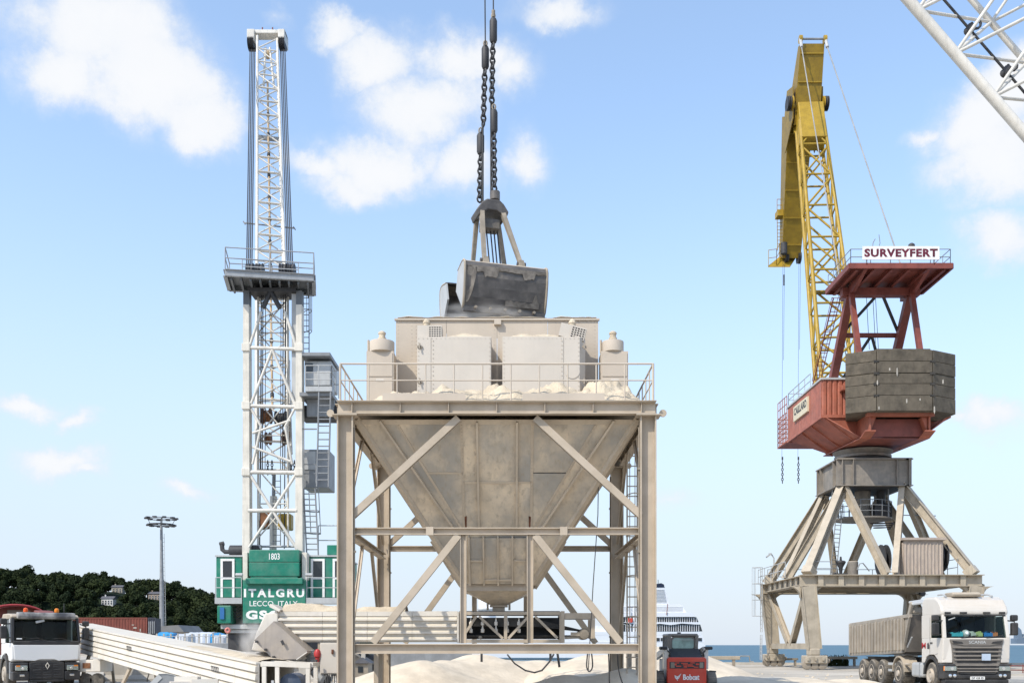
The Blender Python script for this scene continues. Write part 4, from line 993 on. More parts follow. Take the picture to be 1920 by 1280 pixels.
ladder(gc, M_grey, (XP(586, 55.2), 55.2, ZP(1040, 55.2)), (XP(580, 55.2), 55.2, ZP(915, 55.2)), (1, 0, 0), .62, .3, (.3, 1, 0), .04)
part(gc, 'tie_rod', MB().tube((XP(566, 55), 55, ZP(804, 55)), (XP(594, 55), 55, ZP(804, 55)), .04), M_grey)
# winch drums and hooks inside the tower
for px, py, r, w in ((500, 780, .42, .5), (527, 785, .42, .6), (537, 822, .4, .4), (503, 822, .35, .3)):
    part(gc, 'winch_drum', MB().lathe((XP(px, 56.3)-w/2, 56.3, ZP(py, 56.3)), [(.1, 0), (r, 0), (r, .08), (r*.75, .1), (r*.75, w-.1), (r, w-.08), (r, w), (.1, w)], 18, 'x'), M_brown if px != 527 else M_dark)
part(gc, 'hook_block', MB().prism([(XP(484, 57), ZP(990, 57)), (XP(500, 57), ZP(988, 57)), (XP(510, 57), ZP(955, 57)), (XP(488, 57), ZP(955, 57))], 'y', 57.0, 57.9), M_brown, .05)
part(gc, 'hook_block', MB().box2(XP(520, 57), XP(545, 57), 57, 57.8, ZP(992, 57), ZP(962, 57)), M_yel, .08)
part(gc, 'ram', MB().tube(P(512, 1030, 56.4), P(513, 930, 56.4), .2, n=14), M_offw); part(gc, 'ram_rod', MB().tube(P(513, 930, 56.4), P(514, 880, 56.4), .1, n=12), M_grey)
for px in (502, 546, 552, 510):
    for k in range(5):
        part(gc, 'chain_link', MB().path([V((XP(px, 55.3), 55.3, ZP(866+k*5.2, 55.3)))+V((.06*math.cos(a_)*(1 if k % 2 else .1), .06*math.cos(a_)*(0.1 if k % 2 else 1), .10*math.sin(a_))) for a_ in [i*.785 for i in range(8)]], .025, 5, closed=True), M_dark)
# green body
YG = 53.5
M_gs = M_green
def gb(name, pa, pb_, ya, yb, pt, pbm, m=M_green, bev=.03, Y=None, **k):
    Y = Y or ya; return part(gc, name, MB().box2(XP(pa, Y), XP(pb_, Y), ya, yb, ZP(pbm, Y), ZP(pt, Y)), m, bev, **k)
cw = gb('counterweight', 467, 561, YG, 54.4, 1030, 1053)
gb('counterweight', 467, 561, YG+.02, 54.4, 1053.4, 1079.5)
gb('counterweight_shelf', 460, 567, YG-.25, YG+.3, 1083, 1094)
gb('counterweight', 455, 573, YG, 54.5, 1086, 1168, bev=.04)
gb('counterweight_neck', 470, 558, YG+.05, 54.3, 1079.7, 1083)
for px in (455, 566): gb('leg_foot', px, px+9, YG+.3, 54.5, 1035, 1086, M_offw, .01)
text(gc, '1803', M_letter, (XP(514.5, YG), YG, ZP(1042.5, YG)), 0, width=20*YG/F, height=12*YG/F, fat=.012, ext=.008)
text(gc, 'ITALGRU', M_letter, (XP(514, YG), YG, ZP(1111, YG)), 0, width=113*YG/F, height=16*YG/F, fat=.04, ext=.008, space=1.35)
text(gc, 'LECCO, ITALY', M_letter, (XP(513, YG), YG, ZP(1131.5, YG)), 0, width=90*YG/F, height=11.5*YG/F, fat=.004, ext=.008)
text(gc, 'GSG', M_letter, (XP(493, YG), YG, ZP(1152, YG)), 0, width=64*YG/F, height=17*YG/F, fat=.05, ext=.008, space=1.2)
YW = 54.5
for pa, pb_, nm in ((405, 454, 'cab_wing'), (574, 640, 'cab_wing')):
    w_ = gb(nm, pa, pb_, YW, 60, 1043, 1120, M_green, .05)
for pa in (414, 583, 624):
    fr = MB(); X0, X1, z0_, z1_ = XP(pa, YW), XP(pa+26, YW), ZP(1119, YW), ZP(1047, YW); t = .12
    fr.box2(X0, X0+t, YW-.06, YW-.002, z0_, z1_).box2(X1-t, X1, YW-.06, YW-.002, z0_, z1_).box2(X0+t, X1-t, YW-.06, YW-.002, z1_-t, z1_).box2(X0+t, X1-t, YW-.06, YW-.002, z0_+.95, z0_+1.05)
    d = part(gc, 'door_frame', fr, M_letter)
    part(d, 'door_window', MB().box2(X0+t, X1-t, YW-.03, YW-.003, z0_+1.06, z1_-t-.002), M_tint)
    part(d, 'door_panel', MB().box2(X0+t, X1-t, YW-.03, YW-.003, z0_, z0_+.94), M_green)
gb('roof_strip', 403, 455, YW-.06, 60, 1040, 1043, M_lgrey, 0); gb('roof_strip', 573, 641, YW-.06, 60, 1040, 1043, M_lgrey, 0)
gb('roof_locker', 613, 650, YW+.5, 58, 1021, 1039.8, M_green, .03)
part(gc, 'machine_house', MB().box2(XP(440, 56), XP(590, 56), 56.2, 62.5, ZP(1120, 56), ZP(1043, 56)), M_green, .05)
gb('walkway', 403, 454, YW-.95, YW-.05, 1120, 1131, M_lgrey, 0, YW-.9); gb('walkway', 574, 650, YW-.95, YW-.05, 1120, 1131, M_lgrey, 0, YW-.9)
railing(gc, M_lgrey, [(XP(404, 53.6), 53.6, ZP(1120, 53.6)), (XP(453, 53.6), 53.6, ZP(1120, 53.6))], 1.05, 1, .05, .025, 1.4)
railing(gc, M_lgrey, [(XP(575, 53.6), 53.6, ZP(1120, 53.6)), (XP(648, 53.6), 53.6, ZP(1120, 53.6))], 1.05, 1, .05, .025, 1.4)
railing(gc, M_lgrey, [(XP(597, 56), 56, ZP(1040, 56)), (XP(645, 56), 56, ZP(1040, 56))], 1.6, 1, .05, .03, 1.4)
for pa in (442, 573): part(gc, 'grab_bar', MB().tube((XP(pa, 53.), 53., ZP(1077, 53.)), (XP(pa+13, 53.), 53., ZP(1077, 53.)), .09), M_lgrey)
part(gc, 'silencer', MB().lathe((XP(430, 55.5), 55.5, ZP(1032, 55.5)), [(.2, 0), (.3, .05), (.3, 1.6), (.2, 1.7)], 16, 'x'), M_dark)
part(gc, 'exhaust_pipe', MB().path([P(431, 1034, 55.5), P(422, 1034, 55.5), P(417, 1030, 55.5), P(416, 1020, 55.5)], .12, 10), M_dark)
part(gc, 'exhaust_cap', MB().tube(P(412, 1020, 55.5), P(420, 1018, 55.5), .12), M_dark)
part(gc, 'roof_pipe', MB().tube(P(455, 1027, 55.5), P(490, 1027, 55.5), .18), M_lgrey); part(gc, 'roof_rail', MB().tube(P(480, 1024, 55.8), P(560, 1024, 55.8), .06), M_lgrey)
# slewing ring, undercarriage
gb('lower_cabinet', 407, 433, 53.6, 56, 1134, 1168, M_green, .05)
part(gc, 'lower_cabinet_door', MB().box2(XP(412, 53.5), XP(420, 53.5), 53.52, 53.58, ZP(1160, 53.5), ZP(1138, 53.5)), mat('blue_panel', (.03, .14, .35), .4, bump=0))
for i in range(4): part(gc, 'hydraulic_hose', MB().path([P(434, 1136+i*5, 54.2), P(443, 1142+i*6, 54), P(452, 1136+i*7, 54.2)], .04, 6), M_dark)
gb('hose_bay', 430, 456, 54.6, 56, 1130, 1170, M_bolt, 0)
gb('slew_deck', 414, 640, 54., 62, 1170, 1178, M_lgrey, 0)
part(gc, 'slewing_ring', MB().lathe((XP(512, 57.5), 57.5, ZP(1195, 54)), [(1.9, 0), (1.9, .75), (1.7, .76)], 32), M_dark)
gb('chassis', 424, 640, 54.2, 61, 1180, 1186, M_lgrey, .02)
gb('chassis', 427, 640, 54.4, 61, 1186.5, 1221, M_dark, .05)
for i in range(5):
    for yy in (55, 60):
        x = XP(440, 54)+i*1.5; wq = part(gc, 'wheel', MB().lathe((x, yy, .62), [(.2, -.25), (.55, -.25), (.62, -.15), (.62, .15), (.55, .25), (.2, .25)], 24, 'y'), M_tyre)
part(gc, 'lifebuoy', MB().path([P(427, 1181, 53.3)+V((.11*math.cos(a_), 0, .11*math.sin(a_))) for a_ in [i*.628 for i in range(10)]], .06, 7, closed=True), mat('red_white_plastic', (.55, .2, .17), .5))
# jib
F0, T0 = P(513, 868, 56.2), P(501, 82, 75.0)
jd, js, ju = frame(F0, T0)
NB = 25
def jp(t, a_, b_):
    w = 1.0+(.70-1.0)*t; h = .85+(.45-.85)*t
    if t < .08: w *= .9+1.2*t
    return lerp(F0, T0, t)+js*a_*w+ju*b_*h
for a_ in (-1, 1):
    for b_ in (-1, 1):
        part(gc, 'jib_chord', MB().tube(jp(.0, a_, b_), jp(1, a_, b_), .115 if b_ < 0 else .095, .085, n=10), M_white)
for i in range(NB):
    t0, t1 = .02+.98*i/NB, .02+.98*(i+1)/NB
    for b_ in (-1, 1):
        s_ = 1 if i % 2 else -1
        part(gc, 'jib_brace', MB().tube(jp(t0, s_, b_), jp(t1, -s_, b_), .05, n=6), M_white)
        part(gc, 'jib_brace', MB().tube(jp(t0, -1, b_), jp(t0, 1, b_), .045, n=6), M_white)
    for a_ in (-1, 1): part(gc, 'jib_brace', MB().tube(jp(t0, a_, -1 if i % 2 else 1), jp(t1, a_, 1 if i % 2 else -1), .05, n=6), M_white)
part(gc, 'hose_line', MB().tube(jp(.12, 0, -.9), jp(.9, 0, -.9), .07), M_tan)
for i in range(13): part(gc, 'hose_clamp', MB().tube(jp(.14+i*.055, 0, -.9), jp(.147+i*.055, 0, -.9), .11), M_dark)
for t in (.74, .43, .38): part(gc, 'jib_platform', MB().beam(jp(t, -1, -1), jp(t, 1, -1), .12, .3 if t > .7 else .1), M_white if t != .74 else M_grey)
part(gc, 'cross_bar', MB().tube(P(458, 418, 67), P(552, 428, 67), .05), M_grey)
for px, py in ((458, 418), (552, 428)): part(gc, 'bar_end', MB().tube(P(px-2, py-3, 67), P(px+2, py+3, 67), .04), M_grey)
HT = lerp(F0, T0, 1.0)
hz0, hz1 = ZP(84, 75), ZP(60, 75)
part(gc, 'jib_head', MB().box2(XP(466, 75), XP(536, 75), 74.7, 75.6, ZP(67, 75), ZP(60, 75)), M_white, .04)
for pa, pb_ in ((467, 479), (525, 535)):
    part(gc, 'head_cheek', MB().box2(XP(pa-1, 75), XP(pb_+1, 75), 74.5, 75.8, ZP(84, 75), ZP(62, 75)), M_white, .03)
    for i in range(4):
        x = XP(pa+1.3+i*2.8, 75)
        part(gc, 'head_sheave', MB().lathe((x, 74.9, ZP(84, 75)), [(.1, -.05), (.52, -.05), (.45, 0), (.52, .05), (.1, .05)], 18, 'x'), M_dark)
for px in (492, 511): part(gc, 'warning_light', MB().tube(P(px, 60, 75), P(px, 52, 75), .05), M_dred)
part(gc, 'head_block', MB().lathe(P(502, 103, 75), [(.1, -.3), (.3, -.1), (.3, .1), (.1, .3)], 12), M_tan)
for i in range(4):
    part(gc, 'luffing_rope', MB().tube(P(469+i*2.9, 90, 74.9), P(462.5+i*3.3, 500, 55.3), .036, n=5), M_rope)
    part(gc, 'luffing_rope', MB().tube(P(525.5+i*2.9, 90, 74.9), P(539+i*3.3, 500, 55.3), .036, n=5), M_rope)
for px in (487, 533): part(gc, 'hoist_rope', MB().tube(P(px+3, 545, 56.0), P(px, 1028, 56.0), .03, n=5), M_rope)
for px in (498, 506): part(gc, 'head_rod', MB().tube(P(px, 90, 74.2), P(px-4 if px < 500 else px+8, 165, 73), .08), M_white)
# ------------------------------------------------------------------ portal crane on the quay
PXL, PXR, PYF, PYR = 19.75, 30.3, 68.0, 78.6
pc = thing('portal_crane', 'yellow and red slewing portal crane with concrete counterweight and white roof sign', 'crane', (25, 73.3, 0))
zb0, zb1 = ZP(1099, PYF), ZP(1077, PYF)          # main beam
zbm = (zb0+zb1)/2
# legs below the portal beam, feet with bogies
for x, y in ((PXL, PYF), (PXR, PYF), (PXL, PYR), (PXR, PYR)):
    sg = 1 if x == PXL else -1
    mb = MB(); mb.extrude((x-.25*sg, y, zb0), (x+.18*sg, y, 1.35), [(-.45, -.4), (.45, -.4), (.45, .4), (-.45, .4)], (0, 1, 0), 0, [(-.4, -.35), (.4, -.35), (.4, .35), (-.4, .35)])
    lg = part(pc, 'leg', mb, M_portal)
    for e in (-1, 1): part(lg, 'leg_flange', MB().beam((x-.25*sg+e*.47, y-.42, zb0), (x+.18*sg+e*.42, y-.37, 1.4), .05, .08, (0, 1, 0)), M_portal)
    # curved haunch
    for e in (-1, 1):
        X_ = x-.25*sg+e*.46; pts = [(X_, zb0), (X_+e*.75, zb0)]+[(X_+e*(.75-.75*math.sin(k*math.pi/8)), zb0-.75+.75*math.cos(k*math.pi/8)) for k in range(1, 5)]
        part(pc, 'haunch_plate', MB().prism(pts if e > 0 else pts[::-1], 'y', y-.2, y+.2), M_portal)
    f = part(pc, 'foot', MB().box2(x-.5, x+.95, y-.55, y+.55, .42, .95) if sg > 0 else MB().box2(x-.95, x+.5, y-.55, y+.55, .42, .95), M_portal, .06)
    part(f, 'foot_head', MB().box2(x-.2, x+.5, y-.45, y+.45, .95, 1.4) if sg > 0 else MB().box2(x-.5, x+.2, y-.45, y+.45, .95, 1.4), M_portal, .08)
    for dx in (-.35, .15, .65):
        xx = x+sg*dx
        part(f, 'rail_wheel', MB().lathe((xx, y-.3, .36), [(.1, -.12), (.30, -.12), (.34, -.1), (.34, .1), (.1, .12)], 16, 'y'), M_bolt)
        part(f, 'bolt_box', MB().box((xx, y-.6, .72), (.16, .12, .22)), M_portal, .02)
    part(f, 'drive_motor', MB().lathe((x+sg*.9, y-.2, .55), [(.05, 0), (.22, .03), (.22, .5), (.1, .55)], 14, 'y'), M_portal)
    part(f, 'buffer', MB().lathe((x+(1.0 if sg > 0 else -1.0)-(.0), y-.1, .6), [(.15, -.25), (.18, 0), (.12, .2)], 12, 'x'), M_bolt)
# portal beams
def fbeam(name, a_, b_, w, h, st=8):
    o = part(pc, name, MB().hbeam(a_, b_, w, h, .05), M_portal); a_, b_ = V(a_), V(b_); d, s_, u = frame(a_, b_)
    for i in range(1, st):
        p = lerp(a_, b_, i/st)
        for e in (-1, 1): part(o, 'stiffener', MB().beam(p+s_*e*(w*.26)-u*(h/2-.05), p+s_*e*(w*.26)+u*(h/2-.05), .03, w*.44, d), M_portal)
for y in (PYF, PYR):
    fbeam('portal_beam', (PXL-.75, y, zbm), (PXR+.75, y, zbm), .8, zb1-zb0, 9)
for x in (PXL-.3, PXR+.3):
    fbeam('side_beam', (x, PYF+.42, zbm+.05), (x, PYR-.42, zbm+.05), .7, zb1-zb0-.12, 7)
    sg = 1 if x < 25 else -1; xx = x+.3*sg
    part(pc, 'lower_tie', MB().beam((xx+.1*sg, PYF+.35, 1.55), (xx+.1*sg, PYR-.35, 1.55), .35, .4), M_portal)
    for yy in (PYF+.5, PYR-.5): part(pc, 'side_brace', MB().hbeam((xx-.1*sg, yy, zb0-.1), (xx+.1*sg, 73.3+(.4 if yy > 73 else -.4), 1.75), .4, .4, .04, (1, 0, 0)), M_portal)
part(pc, 'deck_plate', MB().box2(PXL+.1, PXR-.1, PYF+.42, PYR-.42, zbm-.12, zbm-.06), M_portal)
for i in range(5):
    y = PYF+1.6+i*1.85; part(pc, 'deck_joist', MB().hbeam((PXL+.1, y, zbm-.24), (PXR-.1, y, zbm-.24), .25, .22, .02), M_portal)
# pyramid
BX, BYc, BH = 24.95, 73.25, 2.35
zt0, zt1 = ZP(911, 70.9), ZP(860, 70.9)
tops = [(BX-BH+.3, BYc-BH+.3), (BX+BH-.3, BYc-BH+.3), (BX+BH-.3, BYc+BH-.3), (BX-BH+.3, BYc+BH-.3)]
bots = [(PXL-.2, PYF), (PXR+.2, PYF), (PXR+.2, PYR), (PXL-.2, PYR)]
for k in range(4):
    tx, ty = tops[k]; bx, by = bots[k]
    part(pc, 'pyramid_leg', MB().hbeam((tx, ty, zt0+.1), (bx, by, zb1+.05), .55, .6, .05), M_portal)
    part(pc, 'foot_gusset', MB().beam((bx, by, zb1), lerp((bx, by, zb1), (tx, ty, zt0), .07), .7, .75), M_portal)
    k2 = (k+1) % 4
    mid = (V(bots[k])+V(bots[k2]))/2
    for j in (k, k2):
        t_ = tops[j]; mm = mid+(V(bots[j])-mid).normalized()*.28
        part(pc, 'pyramid_brace', MB().hbeam((t_[0], t_[1], zt0+.08), (mm.x, mm.y, zb1+.03), .4, .5, .04), M_portal)
# pedestal box
pb = MB()
for k in range(4):
    a_ = V((BX, BYc, (zt0+zt1)/2)); c4 = [(-1, -1), (1, -1), (1, 1), (-1, 1)]
    p = a_+V((c4[k][0]*BH, c4[k][1]*BH, 0)); q = a_+V((c4[(k+1) % 4][0]*BH, c4[(k+1) % 4][1]*BH, 0)); d = (q-p).normalized()
    o = part(pc, 'pedestal_girder', MB().hbeam(p-d*.25, q+d*.25 if False else q-d*.05, .5, zt1-zt0, .06), M_pgrey)
    for t in (.02, .18, .82):
        s_ = lerp(p, q, t); out_ = V((d.y, -d.x, 0)); part(o, 'pedestal_rib', MB().beam(s_+out_*.14-V((0, 0, (zt1-zt0)/2-.07)), s_+out_*.14+V((0, 0, (zt1-zt0)/2-.07)), .04, .24, out_), M_pgrey)
part(pc, 'pedestal_top', MB().box2(BX-BH-.2, BX+BH+.2, BYc-BH-.2, BYc+BH+.2, zt1+.01, zt1+.05), M_pgrey)
part(pc, 'pedestal_floor', MB().box2(BX-BH+.1, BX+BH-.1, BYc-BH+.1, BYc+BH-.1, zt0-.05, zt0-.01), M_dark)
zr0 = zt1+.05; zr1 = ZP(838, 71.3)
part(pc, 'slewing_ring', MB().lathe((BX, BYc, zr0), [(1.85, 0), (1.85, .12), (1.7, .14), (1.7, .3), (1.95, .32), (1.95, .5), (1.8, .52), (2.05, zr1-zr0)], 48), M_pgrey)
part(pc, 'ring_gear', MB().lathe((BX, BYc, zr0+.15), [(1.72, 0), (1.78, .02), (1.78, .13), (1.72, .15)], 64), M_dark)
# machinery platform hung inside, motor, column, ladders
zpf = ZP(968, 71.8)
part(pc, 'service_platform', MB().lathe((BX, BYc, zpf), [(.7, -.1), (2.0, -.1), (2.0, .0), (.7, .0)], 24), M_pgrey)
pts = [(BX+1.95*math.cos(a_), BYc+1.95*math.sin(a_), zpf) for a_ in [i*math.pi/8 for i in range(16)]]
railing(pc, M_grey, pts, 1.15, 2, .05, .025, 2.0, True)
for a_ in (.8, 2.3, 3.9, 5.5):
    part(pc, 'hanger', MB().tube((BX+1.9*math.cos(a_), BYc+1.9*math.sin(a_), zpf), (BX+1.9*math.cos(a_), BYc+1.9*math.sin(a_), zt0), .05), M_grey)
part(pc, 'king_post', MB().tube((BX, BYc, zpf-.1), (BX, BYc, zt0+.4), .55, n=20), M_pgrey)
part(pc, 'motor', MB().lathe((BX+1.2, BYc-.3, zpf), [(.3, 0), (.45, .05), (.45, 1.0), (.32, 1.1), (.3, 2.0)], 16), M_dark)
part(pc, 'motor_box', MB().box2(BX+.55, BX+1.75, BYc-1.0, BYc-.1, zpf+.02, zpf+1.0), M_dark, .04)
part(pc, 'cable_coil', MB().path([(BX+1.2+.9*math.cos(i*.5)*(1-.01*i), BYc-.6+.5*math.sin(i*.5), zpf-.3-.012*i) for i in range(40)], .035, 5), M_dark)
ladder(pc, M_grey, (BX-2.6, BYc-1.5, zb1-.2), (BX-2.05, BYc-1.4, zpf+.9), (1, .4, 0), .5, .32, None, .035)
ladder(pc, M_grey, (BX-2.35, BYc-1.0, zpf), (BX-2.2, BYc-1.0, zt0), (1, .0, 0), .5, .32, None, .03)
part(pc, 'conduit', MB().tube((BX+2, BYc-1.5, zpf+.1), (BX+4.6, BYc-1.5, zpf+.05), .03), M_grey)
# corrugated cabin on the deck
kx0, kx1, ky = XP(1696, 68.5), XP(1769, 68.5), 68.5; kz0, kz1 = zb1+.03, ZP(1012, 68.5)
M_pink = mat('pinkish_grey_corrugated_paint', (.36, .30, .255), .7, var=.12, streak=.4, dust=.4, rust=.08, bump=.01)
kb = part(pc, 'cabin', MB().box2(kx0, kx1, ky+.06, ky+1.4, kz0, kz1), M_pink)
nn = 11
for i in range(nn):
    x = kx0+(kx1-kx0)*(i+.12)/nn; w = (kx1-kx0)/nn*.6
    part(kb, 'corrugation', MB().prism([(x, ky+.06), (x+.08, ky), (x+w-.08, ky), (x+w, ky+.06)], 'z', kz0+.02, kz1-.15), M_pink)
for i in range(3):
    y = ky+.2+i*.38; part(kb, 'corrugation', MB().prism([(kx0, y), (kx0-.06, y+.06), (kx0-.06, y+.2), (kx0, y+.26)][::-1], 'z', kz0+.02, kz1-.15), M_pink)
part(kb, 'cabin_roof', MB().box2(kx0-.15, kx1+.15, ky-.15, ky+1.55, kz1+.002, kz1+.16), M_pink)
part(pc, 'cable_reel', MB().lathe((kx1+.1, ky+1.2, kz0+1.3), [(.15, 0), (1.0, 0), (1.0, .06), (.4, .08), (.4, .32), (1.0, .34), (1.0, .4), (.15, .4)], 24, 'x'), M_dark)
part(pc, 'cable_reel', MB().lathe((kx0-.55, ky+3, kz0+1.2), [(.15, 0), (1.1, 0), (1.1, .06), (.4, .08), (.4, .32), (1.1, .34), (1.1, .4), (.15, .4)], 24, 'x'), M_dark)
part(pc, 'tank', MB().lathe((XP(1599, 70), 70, zb1), [(.33, 0), (.35, .05), (.35, 1.0), (.3, 1.06), (.0001, 1.07)], 20), M_pgrey)
part(pc, 'pump', MB().box2(XP(1565, 70), XP(1590, 70), 70, 70.8, zb1, zb1+.25), M_dark, .03); part(pc, 'pump_valve', MB().lathe((XP(1579, 70), 70.3, zb1+.25), [(.1, 0), (.15, .4), (.35, .75), (.3, .85), (.08, .9), (.06, 1.15)], 12), M_dark)
railing(pc, M_grey, [(PXL-.3, PYR-.3, zb1), (PXR+.3, PYR-.3, zb1)], 1.1, 1, .05, .025, 1.6)
railing(pc, M_grey, [(XP(1520, 68.3), 68.3, zb1), (XP(1560, 68.3), 68.3, zb1)], .9, 1, .05, .025, 1.2)
railing(pc, M_grey, [(PXR-.6, PYF+.6, zb1), (PXR-.6, PYR-.5, zb1)], 1.1, 1, .05, .025, 1.6)
cable_pts = [P(1607, 1068, 69.5), P(1612, 1056, 69.5), P(1618, 1055, 69.5), P(1630, 1070, 69.5)]
part(pc, 'hand_hoop', MB().path(cable_pts, .04, 6), M_grey)
# corner ladder and lamp at the far left leg
ladder(pc, M_lgrey, (PXL-.95, PYR-1.0, 2.6), (PXL-.95, PYR-1.0, zb1+1.2), (0, 1, 0), .5, .32, (-1, 0, 0), .03)
ladder(pc, M_lgrey, (PXL-.95, PYR-.9, .5), (PXL-.95, PYR-.9, 2.4), (0, 1, 0), .5, .32, None, .03)
railing(pc, M_lgrey, [(PXL-.9, PYR+.2, zb1), (PXL-.9, PYF+3, zb1)], 1.1, 1, .05, .03, 2.)
lp = P(1451, 1100, 78.2)
part(pc, 'lamp_post', MB().path([lp, P(1451, 1046, 78.2), P(1447, 1039, 78.2), P(1441, 1037, 78.2)], .05, 7), M_lgrey)
part(pc, 'lamp_head', MB().beam(P(1446, 1037, 78.2), P(1437, 1044, 78.2), .25, .12), M_lgrey)
part(pc, 'floodlight', MB().box(P(1839, 1097, 68.3), (.35, .25, .25), ry=.4), M_dark)
part(pc, 'floodlight', MB().box(P(1729, 1112, 78), (.4, .3, .3), ry=.4), M_dark)

# ---- slewing upper works
CXC = 25.4
g0 = ZP(852, 71)                                   # underside of the slewing platform
# platform: two deep girders, cross bulkheads, sloping brackets
zg1 = ZP(772, 67.5)
for x in (CXC-1.95, CXC+1.95):
    part(pc, 'slew_girder', MB().prism([(67.4, zg1), (67.4, zg1-1.25), (68.3, zr1+.05), (76.4, zr1+.35), (78.4, zg1-.3), (78.4, zg1)], 'x', x-.05, x+.05), M_red)
    part(pc, 'girder_flange', MB().extrude((x, 67.3, zg1-1.26), (x, 68.3, zr1+.02), [(-.35, -.03), (.35, -.03), (.35, .03), (-.35, .03)], (0, 0, 1)), M_red)
    part(pc, 'girder_flange', MB().extrude((x, 68.3, zr1+.02), (x, 76.4, zr1+.32), [(-.35, -.03), (.35, -.03), (.35, .03), (-.35, .03)], (0, 0, 1)), M_red)
part(pc, 'front_flange', MB().box2(CXC-2.2, CXC+2.2, 67.2, 67.6, zg1-.32, zg1-.02), M_red)
part(pc, 'bulkhead', MB().box2(CXC-1.9, CXC+1.9, 68.2, 68.3, zr1+.1, zg1-.32), M_dred)
for x in (CXC-1.86, CXC+1.5): part(pc, 'corner_gusset', MB().prism([(x, zg1-.33), (x+.36, zg1-.33), (x+(.36 if x > CXC else .0), zr1+.3)], 'y', 67.6, 68.15), M_red)
part(pc, 'bottom_plate', MB().slab([(CXC-1.9, 68.3, zr1), (CXC+1.9, 68.3, zr1), (CXC+1.9, 76.3, zr1+.3), (CXC-1.9, 76.3, zr1+.3)], (0, 0, 1), .03), M_dred)
HXL, HXR, HY0, HY1 = 21.05, 29.75, 70.0, 78.6
zh0, zh1 = ZP(778, 70), ZP(709, 70)
for sg, xo in ((-1, HXL), (1, HXR)):
    xi = CXC+sg*2.0
    pl_ = MB().slab([(xo, HY0, zh0), (xo, HY1, zh0), (xi, HY1-2.6, zr1+.35), (xi, HY0-1.2, zr1+.1)], (-sg*.5, 0, 1), .04); part(pc, 'under_plate', pl_, M_red)
    for yy in (HY0+.0, HY0+2.8, HY0+5.2):
        part(pc, 'bracket', MB().prism([(xo, zh0-.02), (xo, zh0-.14), (xi, zr1+.05), (xi, zh0-.02)] if sg < 0 else [(xi, zh0-.02), (xi, zr1+.05), (xo, zh0-.14), (xo, zh0-.02)], 'y', yy-.04, yy+.04), M_red)
    part(pc, 'sill_beam', MB().box2(xo-.06, xo+.06, HY0-.1, HY1+1.2, zh0-.2, zh0-.003), M_red)
    part(pc, 'sill_beam', MB().box2(min(xo, xi), max(xo, xi), HY0-.16, HY0-.04, zh0-.2, zh0-.003), M_red)
# machinery house: sheet panels
hw_ = part(pc, 'machinery_house', MB().box2(HXL+.05, HXR-.05, HY0+.05, HY1, zh0, zh1), M_red)
for i in range(14):
    y = HY0+.06+i*(HY1-HY0-.1)/14; d = (HY1-HY0-.1)/14
    for x0_, x1_ in ((HXL, HXL+.048), (HXR-.048, HXR)): part(hw_, 'wall_sheet', MB().box2(x0_, x1_, y+.008, y+d-.008, zh0+.02, zh1-.12), M_red)
for i in range(6):
    x = HXL+.05+i*.36; part(hw_, 'wall_sheet', MB().prism([(x, HY0+.048), (x+.07, HY0-.02), (x+.25, HY0-.02), (x+.32, HY0+.048)], 'z', zh0+.02, zh1-.1), M_red)
part(hw_, 'house_roof', MB().box2(HXL-.08, HXR+.08, HY0-.1, HY1+.1, zh1-.1, zh1+.03), M_lgrey)
part(hw_, 'roof_vent', MB().box2(HXL+1.2, HXL+2.4, HY0-.6, HY0-.03, zh1-.95, zh1-.6), M_red, .03); part(hw_, 'roof_vent', MB().box2(HXL+1.5, HXL+2.1, HY0-.62, HY0-.6, zh1-.58, zh1-.3), M_grey, .0)
railing(pc, M_lgrey, [(HXL, HY0+2.6, zh1), (HXL, HY1-.2, zh1), (HXR, HY1-.2, zh1)], 1.0, 1, .05, .03, 1.6)
# maker's board on the left wall
sx_ = HXL-.10; ys = [XP(1, 1)]
yA, yB = HXL*F/(1517-960), HXL*F/(1491-960)
sb = part(pc, 'maker_board', MB().box2(sx_-.04, HXL-.002, yA, yB, ZP(772, 73.2), ZP(744, 73.2)), mat('rust_stained_cream_board', (.62, .55, .40), .6, var=.08, rust=.42, scale=2.2))
text(pc, 'CAILLARD', M_dark, (sx_-.04, (yA+yB)/2, (ZP(772, 73.2)+ZP(744, 73.2))/2+.12), 0, normal=(-1, 0, 0), width=(yB-yA)*.9, height=.56, fat=.045)
# gallery at the far left end
gy0, gy1 = HY1+.05, HY1+2.7
part(pc, 'gallery_floor', MB().box2(HXL-.1, HXR, gy0, gy1, zh0-.15, zh0-.05), M_red)
railing(pc, M_red, [(HXL-.05, gy0, zh0-.05), (HXL-.05, gy1, zh0-.05), (HXR, gy1, zh0-.05)], 2.2, 5, .07, .035, .45)
railing(pc, M_red, [(HXL-.05, gy0, zh0+2.2), (HXL-.05, gy1, zh0+2.2)], 1.2, 1, .06, .03, .7)
# counterweight: five courses of three faceted concrete blocks
zc0, zc1 = ZP(770, 66.6), ZP(655, 66.6); cuts = [770, 741, 719, 699, 677, 655]
for i in range(5):
    za, zb_ = ZP(cuts[i], 66.6)+.012, ZP(cuts[i+1], 66.6)-.012
    ov = .02*((i*7) % 3-1)
    for (p, q) in (((-3.55, 67.5), (-1.82, 66.6)), ((-1.8, 66.6), (1.8, 66.6)), ((1.82, 66.6), (3.78, 67.7))):
        poly = [(CXC+p[0]+.01, p[1]+ov), (CXC+q[0]-.01, q[1]+ov), (CXC+(q[0] if abs(q[0]) < 3 else 3.4)-.01, 69.9), (CXC+(p[0] if abs(p[0]) < 3 else -2.75)+.01, 69.9)]
        part(pc, 'counterweight_block', MB().prism(poly, 'z', za, zb_), M_conc, .03)
    if i < 4:
        for x in (CXC-1.81, CXC+1.81): part(pc, 'lifting_slot', MB().box((x, 66.66, zb_-.0), (.34, .16, .15)), M_black)
